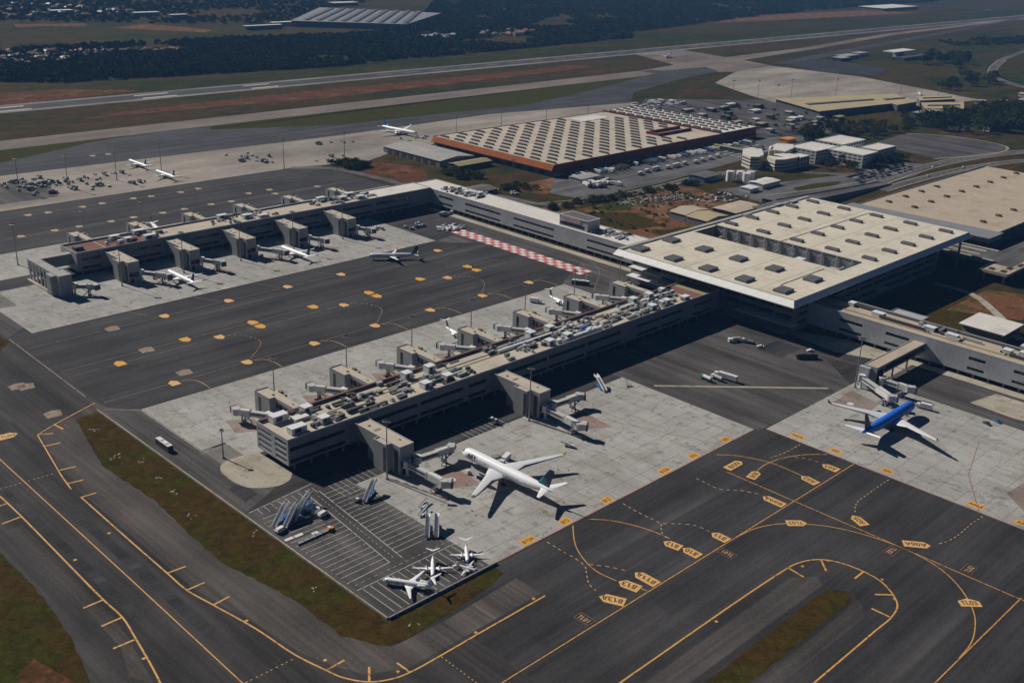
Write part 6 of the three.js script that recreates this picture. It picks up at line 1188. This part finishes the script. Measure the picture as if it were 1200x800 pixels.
{ const o = built('white_pavilion', 'flat white-roofed pavilion behind the right-hand pier', 'building', [697, 245]); mesh('roof', bx(682, 714, 230, 260, 6, 6.6), M.roofWhite, o); mesh('wall', bx(684, 712, 232, 258, 0, 6), M.panelMid, o); for (let u = 686; u < 712; u += 5) mesh('window', bx(u, u + 3.6, 231.86, 231.98, 1, 4.6), M.glass, o); }
{ const o = built('white_pavilion', 'second white-roofed pavilion behind the right-hand pier at the frame edge', 'building', [692, 205]); mesh('roof', bx(672, 705, 185, 216, 6, 6.6), M.roofWhite, o); mesh('wall', bx(674, 703, 187, 214, 0, 6), M.panelMid, o); }
for (const [i, [u, v, a, b]] of [[1700, 640, 22, 12], [1740, 660, 16, 10], [1770, 640, 26, 12], [1650, 610, 18, 10], [1720, 610, 30, 10], [1780, 600, 20, 12], [1600, 530, 26, 12], [1560, 510, 18, 12], [1650, 500, 30, 14], [1820, 640, 22, 14], [1850, 670, 18, 12], [1440, 590, 16, 9], [1470, 570, 14, 9], [1700, 680, 20, 10], [1510, 600, 14, 9]].entries()) { const n = ['pale', 'tan', 'grey'][i % 3]; shed('low_house', n + '-roofed low building among the trees by the road bend', 'building', u, u + a, v, v + b, 4 + i % 3, 1.2, i % 2 ? M.dullWall : M.offWhite, [M.paleRoof, M.roofBeigeDull, M.roofGrey][i % 3], i % 2 ? 'u' : 'v', n + '-roofed low buildings among the trees'); }
// far building cluster on the lawn
{ const o = built('test_building', 'pale flat canopy building on the far lawn', 'building', [2200, 1068]); mesh('roof', bx(2160, 2250, 1056, 1084, 12, 14), M.offWhite, o); mesh('leg', [bx(2198, 2208, 1060, 1080, 0, 12)], M.offWhite, o); mesh('annex', bx(2150, 2260, 1030, 1050, 0, 6), M.panelDark, o); }
for (const [u, v, a, b, m] of [[2080, 1120, 60, 24, 'panelMid'], [2150, 1130, 40, 20, 'panelGrey'], [2030, 1105, 36, 22, 'panelDark']]) { const o = built('low_building', 'low grey building on the far lawn', 'building', [u, v], 'low grey buildings on the far lawn'); mesh('wall', bx(u - a / 2, u + a / 2, v - b / 2, v + b / 2, 0, 6), M[m], o); mesh('roof', bx(u - a / 2 - 0.5, u + a / 2 + 0.5, v - b / 2 - 0.5, v + b / 2 + 0.5, 6, 6.6), M.roofGrey, o); }
// small sheds between the warehouse and the cargo apron
{
  const cols = [['white', M.offWhite, M.roofWhite], ['dull', M.panelMid, M.roofBeigeDull], ['grey', M.panelGrey, M.roofGrey], ['dark', M.panelDark, M.roofDark], ['brown', M.panelDark, M.roofBrown]];
  const spots = [[1190, 770], [1215, 800], [1205, 740], [1240, 830], [1235, 772], [1262, 800], [1285, 760], [1258, 742], [1300, 800], [1310, 735], [1330, 770], [1240, 900], [1190, 900], [1215, 935], [1275, 880], [1320, 840], [1350, 800], [1295, 700], [1340, 720], [1375, 740], [1240, 700], [1180, 830], [1225, 860], [1270, 850], [1300, 880], [1330, 890], [1200, 960], [1250, 960], [1360, 860], [1390, 800], [1310, 770], [1275, 725], [1345, 750]];
  spots.forEach(([u, v], i) => { const [n, w, r] = cols[i % 5], a = rr(9, 20), b = rr(6, 11); shed('shed', n + '-roofed small shed between the warehouse and the cargo apron', 'shed', u, u + a, v, v + b, rr(3, 5), 0.8, w, r, i % 2 ? 'u' : 'v', n + '-roofed sheds between the warehouse and the cargo apron'); });
  shed('shed', 'small orange-roofed shed behind the white offices', 'shed', 1165, 1185, 690, 702, 4, 0.8, M.orangeGse, M.orangeGse, 'u');
}
// big factory and house clusters beyond the runway
{
  const o = built('factory', 'far grey factory with many dark roof monitors beyond the wood', 'factory', [1660, 2180]);
  mesh('wall', prism([[1420, 2130], [1690, 2400], [1880, 2150], [1610, 1960]], 0, 12), M.panelMid, o); mesh('roof', prism([[1418, 2130], [1690, 2404], [1884, 2150], [1610, 1956]], 12, 12.6), M.panelMid, o);
  for (let i = 0; i < 14; i++) for (let j = 0; j < 9; j++) { const u = 1455 + i * 17.5 + j * 20, v = 2125 + i * 17 - j * 19.5; mesh('roof_monitor', bx(u, u + 12, v, v + 10, 12.6, 15), (i + j) % 3 ? M.steel : M.panelMid, o); }
  const q = built('factory', 'long low white-edged factory wing beyond the wood', 'factory', [1665, 2085]); mesh('wall', prism([[1553, 2046], [1780, 2125], [1788, 2100], [1560, 2022]], 0, 9), M.panelDark, q); mesh('roof', prism([[1550, 2040], [1784, 2122], [1788, 2108], [1554, 2026]], 9, 10), M.roofWhite, q);
  for (const [u, v, a, b] of [[1410, 2150, 60, 14], [1330, 2105, 90, 12], [1250, 2480, 60, 18], [1290, 2400, 40, 14], [3560, 1790, 240, 90], [1880, 2560, 80, 30], [1100, 2600, 50, 20]]) { const s = built('factory', 'pale-roofed low works building beyond the wood', 'factory', [u, v], 'pale works buildings beyond the wood'); mesh('wall', bx(u - a / 2, u + a / 2, v - b / 2, v + b / 2, 0, 8), M.panelMid, s); mesh('roof', bx(u - a / 2 - 1, u + a / 2 + 1, v - b / 2 - 1, v + b / 2 + 1, 8, 9), M.roofWhite, s); }
}
function house(label, group, roofM, wallM) {
  const o = local('house', label, 'house', group), a = 6.2, b = 4.6, h = 4, r = 6.4, P = [], q = (...p) => P.push(...p[0], ...p[1], ...p[2], ...p[0], ...p[2], ...p[3]), t = (...p) => P.push(...p[0], ...p[1], ...p[2]);
  mesh('wall', lb(0, h / 2, 0, a * 2 - 0.8, h, b * 2 - 0.8), wallM, o);
  q([-a, h, b], [a, h, b], [a * 0.6, r, 0], [-a * 0.6, r, 0]); q([a, h, -b], [-a, h, -b], [-a * 0.6, r, 0], [a * 0.6, r, 0]); t([a, h, b], [a, h, -b], [a * 0.6, r, 0]); t([-a, h, -b], [-a, h, b], [-a * 0.6, r, 0]);
  const g = new THREE.BufferGeometry(); g.setAttribute('position', new THREE.Float32BufferAttribute(P, 3)); g.computeVertexNormals(); mesh('roof', g, roofM, o);
  mesh('window', [lb(0, 2, b - 0.38, 3, 1.3, 0.05)], M.glassDull, o);
  return o;
}
const hk = [house('terracotta-roofed house in the village beyond the runway', 'terracotta-roofed houses beyond the runway', M.tileRoof, M.dullWall), house('brown-roofed house in the village beyond the runway', 'brown-roofed houses beyond the runway', M.tileRoof2, M.dullWall), house('grey-roofed house in the village beyond the runway', 'grey-roofed houses beyond the runway', M.panelMid, M.dullWall), house('pale-roofed house in the village beyond the runway', 'pale-roofed houses beyond the runway', M.paleRoof, M.dullWall)];
const hUsed = new Set();
const inside = (p, poly) => { let c = false; for (let i = 0, j = poly.length - 1; i < poly.length; j = i++) { const [a, b] = poly[i], [d, e] = poly[j]; if ((b > p[1]) !== (e > p[1]) && p[0] < (d - a) * (p[1] - b) / (e - b) + a) c = !c; } return c; };
const village = [[560, 1960], [560, 1790], [733, 1785], [830, 1840], [897, 1845], [960, 1826], [1000, 1830], [985, 1869], [881, 1924], [715, 1962]];
function houses(poly, n, w, size) { const us = poly.map((p) => p[0]), vs = poly.map((p) => p[1]); for (let i = 0, t = 0; i < n && t < n * 20; t++) { const p = [rr(Math.min(...us), Math.max(...us)), rr(Math.min(...vs), Math.max(...vs))]; if (!inside(p, poly)) continue; i++; const k = pick(w), s = rr(0.8, size); const o = hUsed.has(k) ? copy(hk[k], ...p, pick([0, 90, 20, 110]) + rr(-8, 8)) : (hUsed.add(k), put(hk[k], ...p, 10)); o.scale.setScalar(s); } }
houses(village, 150, [0, 0, 0, 1, 1, 1, 0, 1, 2, 2, 3], 1.2);
houses([[1480, 1800], [1560, 1760], [1640, 1800], [1560, 1840]], 16, [2, 2, 1], 1.4);
houses([[1660, 1790], [1760, 1745], [1880, 1800], [1780, 1850]], 26, [0, 0, 2, 1], 1.4);
houses([[900, 2550], [1180, 2480], [1300, 2600], [1150, 2900], [900, 2900]], 60, [0, 2, 1, 1, 2], 1.6);

// ---------------------------------------------------------------- vehicles landside
const carM = [['white', M.white], ['dark blue', M.navy], ['silver', M.unitGrey], ['black', M.darkSteel]];
const lot = carM.map(([n, m]) => car(n + ' car parked in the office car park', n + ' cars in the office car park', m)); const lotUsed = new Set();
const park = (k, u, v, h) => { if (lotUsed.has(k)) copy(lot[k], u, v, h, 0.09); else { lotUsed.add(k); put(lot[k], u, v, h, 0.09); } };
for (const v of [524, 531, 538, 545]) for (let i = 0; i < 26; i++) if (rand() < 0.85) park(pick([0, 1, 1, 1, 2, 3, 3]), 1040 + i * 4.6 + (v - 524) * 0.6, v + rr(-0.4, 0.4) - i * 0.12, 90 + rr(-3, 3));
const drive = carM.map(([n, m]) => car(n + ' car driving on the access road', n + ' cars on the access road', m, 'driving_car')); const dUsed = new Set();
for (const [u, v] of [[905, 528], [912, 527], [918, 526], [925, 526], [932, 524], [900, 519], [941, 522], [990, 512], [1060, 512], [1180, 512], [1210, 490], [1130, 494]]) { const k = pick([0, 2, 3, 1]); dUsed.has(k) ? copy(drive[k], u, v, 5, 0.1) : (dUsed.add(k), put(drive[k], u, v, 5, 0.1)); }
const yardK = [semi('white semi truck parked along the red warehouse wall', 'white semi trucks at the warehouse', M.offWhite, M.white), semi('blue semi truck parked along the red warehouse wall', 'blue semi trucks at the warehouse', M.wallBlue, M.white), truck('white box truck in the warehouse yard', 'white box trucks in the warehouse yard', M.white, M.white, 'box'), semi('dark semi truck parked along the red warehouse wall', 'dark semi trucks at the warehouse', M.darkSteel, M.unitGrey)]; const yUsed = new Set();
const yard = (k, u, v, h) => { yUsed.has(k) ? copy(yardK[k], u, v, h, 0.1) : (yUsed.add(k), put(yardK[k], u, v, h, 0.1)); };
for (let i = 0; i < 46; i++) if (rand() < 0.72) yard(pick([0, 0, 1, 3, 2]), 812 + i * 7.2, 720 + rr(-2, 3), 90 + rr(-4, 4));
for (let i = 0; i < 22; i++) yard(pick([0, 2, 2, 3]), 795 + rr(0, 34), 672 + rr(0, 24), pick([90, 60, 0]) + rr(-6, 6));
for (let i = 0; i < 10; i++) yard(pick([2, 0]), 880 + i * 16, 690 + rr(-3, 3), 6);
for (let i = 0; i < 20; i++) yard(pick([0, 1, 2, 2]), 1215 + rr(0, 90), 945 + rr(0, 40), pick([0, 90]));
const dep = carM.map(([n, m]) => car(n + ' car parked in the soil yard and its lots', n + ' cars in the soil yard', m)); const eUsed = new Set();
const dpark = (k, u, v, h) => { eUsed.has(k) ? copy(dep[k], u, v, h, 0.09) : (eUsed.add(k), put(dep[k], u, v, h, 0.09)); };
for (let i = 0; i < 44; i++) dpark(pick([0, 0, 1, 2, 3]), 838 + rr(0, 50), 560 + rr(0, 34), pick([0, 90]) + rr(-6, 6));
for (let i = 0; i < 60; i++) dpark(pick([0, 0, 0, 2, 1]), 1040 + (i % 15) * 6 + rr(-1, 1), 676 + Math.floor(i / 15) * 9 + rr(-0.6, 0.6), 90);
const bend = carM.map(([n, m]) => car(n + ' car parked along the road bend below the grove', n + ' cars along the road bend', m)); const bUsed = new Set();
for (let i = 0; i < 40; i++) { const k = pick([0, 0, 2, 3, 1]), u = 1460 + rr(0, 220), v = 488 + (u - 1460) * 0.28 + rr(0, 26); bUsed.has(k) ? copy(bend[k], u, v, pick([20, 110]), 0.1) : (bUsed.add(k), put(bend[k], u, v, 20, 0.1)); }
for (let i = 0; i < 10; i++) dpark(pick([0, 2, 3]), 712 + rr(0, 16), 700 + rr(0, 30), rr(0, 180));
// scrap and pallets strewn over the soil yard
{
  for (const [m, n, what] of [[M.offWhite, 40, 'pale sheets and pipes'], [M.unitGrey, 110, 'grey pallets and boxes'], [M.darkSteel, 90, 'dark scrap metal'], [M.roofBrown, 90, 'brown timber and rubble']]) {
    const geos = Array.from({ length: n }, () => { const k = rand(), g = k < 0.6 ? new THREE.BoxGeometry(rr(0.6, 2.4), rr(0.2, 0.9), rr(0.5, 1.5)) : k < 0.8 ? new THREE.DodecahedronGeometry(rr(0.4, 1.1), 0).scale(1, 0.6, 1) : new THREE.CylinderGeometry(0.3, 0.3, rr(2, 6), 8).rotateZ(Math.PI / 2); const t = rand(), q = rr(-1, 1) * rr(0, 1); return g.rotateY(rr(0, 3)).translate(770 + t * 76 + rr(-8, 8), 0.4, -(622 - t * 18 + q * 30)); });
    const o = mesh('scrap_heap', geos, m); o.userData.kind = 'stuff'; tag(o, what + ' strewn over the bare soil yard', 'scrap');
  }
}

// ---------------------------------------------------------------- trees and bushes
function crownGeo(seed, rx, ry, clumps, per, leaf) {
  const r = rng(seed), P = [], c = new THREE.Vector3(), a = new THREE.Vector3(), b = new THREE.Vector3(), q = new THREE.Quaternion();
  for (let i = 0; i < clumps; i++) {
    const th = r() * 6.283, ph = Math.acos(1 - 1.55 * r()), k = 0.45 + 0.5 * Math.cbrt(r());
    c.set(Math.cos(th) * Math.sin(ph) * rx * k, ry + Math.cos(ph) * ry * k, Math.sin(th) * Math.sin(ph) * rx * k);
    const cr = rx * (0.22 + 0.2 * r());
    for (let j = 0; j < per; j++) {
      const x = c.x + (r() - 0.5) * 2 * cr, y = c.y + (r() - 0.5) * 1.5 * cr, z = c.z + (r() - 0.5) * 2 * cr, s = leaf * (0.6 + 0.8 * r());
      q.setFromEuler(new THREE.Euler(r() * 6.3, r() * 6.3, r() * 6.3)); a.set(s, 0, 0).applyQuaternion(q); b.set(0, s, 0).applyQuaternion(q);
      P.push(x - a.x, y - a.y, z - a.z, x + b.x, y + b.y, z + b.z, x + a.x, y + a.y, z + a.z);
      if (per > 5) P.push(x - a.x, y - a.y, z - a.z, x + a.x, y + a.y, z + a.z, x - b.x * 0.8, y - b.y * 0.8, z - b.z * 0.8);
    }
  }
  const g = new THREE.BufferGeometry(); g.setAttribute('position', new THREE.Float32BufferAttribute(P, 3)); g.computeVertexNormals(); return metricUV(g);
}
function tree(label, group, seed, m, rx, ry) {
  const o = local('tree', label, 'tree', group);
  mesh('trunk', [cyl(0, ry * 0.5, 0, rx * 0.09, rx * 0.05, ry, 'y', 8), bar([0, ry * 0.5, 0], [rx * 0.5, ry * 1.1, rx * 0.2], rx * 0.035), bar([0, ry * 0.55, 0], [-rx * 0.4, ry * 1.2, -rx * 0.3], rx * 0.035), bar([0, ry * 0.6, 0], [rx * 0.1, ry * 1.2, -rx * 0.5], rx * 0.03)], M.bark, o);
  mesh('crown', crownGeo(seed, rx, ry, 34, 22, rx * 0.085).translate(0, ry * 0.25, 0), m, o);
  return o;
}
const tk = [tree('broad dark tree in the grove by the yellow hangars', 'broad dark trees by the yellow hangars', 301, M.crown0, 9, 6.4), tree('rounded green tree in the grove by the yellow hangars', 'rounded green trees by the yellow hangars', 302, M.crown1, 7, 6), tree('tall dark tree in the grove by the yellow hangars', 'tall dark trees by the yellow hangars', 303, M.crown2, 6.4, 8.6)];
const tUsed = new Set();
function plant(k, u, v, s, label, group) { const o = tUsed.has(k) || label ? copy(tk[k], u, v, rr(0, 360), 0, label, group) : (tUsed.add(k), put(tk[k], u, v, 0)); o.scale.setScalar(s); return o; }
function grove(poly, n, kinds, s0, s1, label, group) { const us = poly.map((p) => p[0]), vs = poly.map((p) => p[1]); for (let i = 0, t = 0; i < n && t < n * 30; t++) { const p = [rr(Math.min(...us), Math.max(...us)), rr(Math.min(...vs), Math.max(...vs))]; if (!inside(p, poly)) continue; i++; plant(pick(kinds), ...p, rr(s0, s1), label, group); } }
grove([[1410, 600], [1440, 660], [1530, 660], [1660, 650], [1720, 600], [1560, 540], [1470, 560]], 92, [0, 1, 2, 2, 0], 0.8, 1.35);
grove([[1700, 590], [1960, 690], [1900, 620], [1760, 540], [1640, 520]], 58, [0, 2, 2], 0.8, 1.4, 'dark tree beside the road bend', 'dark trees beside the road bend');
grove([[1480, 520], [1650, 590], [1640, 520], [1500, 480]], 26, [0, 2, 1], 0.7, 1.2, 'tree among the parked cars below the grove', 'trees among the parked cars below the grove');
grove([[2120, 980], [2260, 1020], [2300, 960], [2150, 900]], 18, [0, 2], 0.9, 1.5, 'tree beside the pale canopy building', 'trees beside the pale canopy building');
grove([[1800, 800], [2050, 900], [2100, 820], [1850, 740]], 14, [0, 1, 2], 0.7, 1.3, 'lone tree on the lawn past the cargo apron', 'lone trees on the lawn past the cargo apron');
grove([[1250, 690], [1300, 720], [1440, 690], [1420, 630], [1280, 640]], 30, [0, 1, 2], 0.5, 0.95, 'small tree between the offices and the dark parking lot', 'small trees between the offices and the dark parking lot');
grove([[1085, 595], [1150, 560], [1200, 560], [1190, 545], [1090, 552], [1060, 590]], 26, [1, 2], 0.4, 0.7, 'small dark tree in front of the white offices', 'small dark trees in front of the white offices');
grove([[1190, 690], [1240, 720], [1260, 690], [1210, 660]], 12, [0, 2], 0.7, 1.1, 'dark tree behind the white offices', 'dark trees behind the white offices');
grove([[1270, 440], [1180, 440], [1180, 380], [1300, 330], [1420, 340], [1380, 400]], 18, [0, 1, 2], 0.7, 1.2, 'tree beyond the parking garage', 'trees beyond the parking garage');
sheet('scrub_patch', rough([[700, 560], [740, 545], [752, 590], [720, 620], [690, 610]], 6, 3), L(4), M.turf); sheet('scrub_patch', rough([[742, 604], [790, 606], [800, 628], [756, 632], [730, 626]], 6, 2.5), L(4), M.turfGreen); sheet('scrub_patch', rough([[700, 512], [752, 500], [760, 530], [716, 544]], 6, 2.5), L(4), M.turf); sheet('scrub_patch', [[664, 520], [690, 505], [700, 560], [672, 600]], L(4), M.soilRed); sheet('scrub_patch', [[800, 600], [850, 590], [860, 612], [812, 622]], L(4), M.turf);
const bush = (() => { const o = local('bush', 'bright green bush on the verge by the connecting building', 'bush', 'bright bushes by the connecting building'); mesh('foliage', crownGeo(310, 3.2, 1.7, 22, 16, 0.34), M.crownBush, o); mesh('stem', cyl(0, 0.6, 0, 0.14, 0.1, 1.2), M.bark, o); return o; })();
let bushed = false;
const shrub = (u, v, s, label, group) => { const o = bushed || label ? copy(bush, u, v, rr(0, 360), 0, label, group) : (bushed = true, put(bush, u, v)); o.scale.setScalar(s); };
for (let i = 0; i < 26; i++) shrub(712 + rr(0, 28), 775 + rr(0, 40), rr(0.8, 1.7));
for (let i = 0; i < 60; i++) { const t = rand(); shrub(700 + t * 190 + rr(-3, 3), 648 - 14 * t + rr(-5, 4) - (t < 0.3 ? 0 : 4), rr(0.6, 1.5), 'green bush on the bank along the yard road', 'green bushes on the bank along the yard road'); }
for (let i = 0; i < 24; i++) shrub(652 + rr(0, 26), 880 + rr(0, 40), rr(0.9, 1.9), 'dark bush beside the red soil patch', 'dark bushes beside the red soil patch');
for (let i = 0; i < 12; i++) shrub(725 + rr(-6, 20), 704 + rr(0, 30), rr(0.8, 1.6), 'bush beside the low dark shed', 'bushes beside the low dark shed');
for (let i = 0; i < 70; i++) shrub(680 + rr(0, 170), 545 + rr(0, 80), rr(0.25, 0.7), 'low scrub bush on the bare soil yard', 'low scrub bushes on the bare soil yard');
for (let i = 0; i < 36; i++) shrub(1190 + rr(0, 200), 700 + rr(0, 220), rr(0.5, 1.3), 'dark bush among the small sheds', 'dark bushes among the small sheds');
// the wood beyond the runway: one mass
{
  const polys = [[[400, 1620], [589, 1640], [672, 1582], [860, 1562], [1114, 1532], [1457, 1560], [1959, 1594], [2218, 1786], [2135, 2021], [1880, 2060], [1719, 2014], [1560, 1950], [1400, 1930], [1219, 1957], [911, 1970], [715, 1990], [400, 2100]], [[1719, 2014], [2135, 2021], [2218, 1786], [2067, 1676], [2300, 1720], [2874, 1830], [3550, 1893], [4163, 1907], [6000, 2400], [3600, 3600], [2565, 2916], [1960, 2300]], [[900, 2500], [1400, 2160], [1700, 2440], [2300, 2800], [2600, 3600], [900, 3600]], [[2560, 1110], [2640, 1190], [2960, 1090], [2900, 1010], [2700, 1060]], [[2180, 800], [2400, 860], [2700, 800], [2600, 600], [2200, 560], [2060, 640]]];
  const open = [village, [[1470, 1800], [1560, 1750], [1650, 1800], [1560, 1850]], [[1650, 1790], [1760, 1735], [1890, 1800], [1780, 1860]], [[1420, 2100], [1680, 2420], [1900, 2150], [1610, 1940]]];
  const spots = [[], [], []];
  const sow = (poly, step) => { const us = poly.map((p) => p[0]), vs = poly.map((p) => p[1]); for (let u = Math.min(...us); u < Math.max(...us); u += step) for (let v = Math.min(...vs); v < Math.max(...vs); v += step) { const p = [u + rr(-step, step) * 0.6, v + rr(-step, step) * 0.6]; const d = vn(p[0] / 90, p[1] / 90, 999, 999, 3); if (!inside(p, poly) || d < 0.2 || (d < 0.34 && rand() < 0.6) || open.some((q, i) => inside(p, q) && rand() < (i ? 0.9 : 0.8))) continue; spots[Math.floor(rand() * 3)].push([...p, rr(0.5, 1.05)]); } };
  sow(polys[0], 6.6); sow(polys[1], 9.5); sow(polys[2], 17); sow(polys[3], 11); sow(polys[4], 15);
  const ms = [M.crown0, M.crown1, M.crown2], d = new THREE.Object3D(), col = new THREE.Color();
  const wood = new THREE.Group(); wood.name = 'woodland'; wood.userData = { kind: 'stuff', label: 'dense dark wood beyond the runway', category: 'wood' }; scene.add(wood);
  spots.forEach((s, k) => {
    const im = new THREE.InstancedMesh(crownGeo(400 + k, 6, 4.6, 16, 6, 1.2), ms[k], s.length); im.name = 'tree_crowns'; im.userData.kind = 'stuff';
    s.forEach(([u, v, q], i) => { d.position.set(u, -0.5, -v); d.rotation.y = q * 40; d.scale.set(q, q * (0.8 + (i % 7) * 0.06), q); d.updateMatrix(); im.setMatrixAt(i, d.matrix); const c = 0.75 + (i % 11) * 0.05; im.setColorAt(i, col.setRGB(c, c * (0.97 + (i % 5) * 0.015), c * 0.97)); });
    im.castShadow = im.receiveShadow = true; wood.add(im);
  });
}

renderer.render(scene, camera);
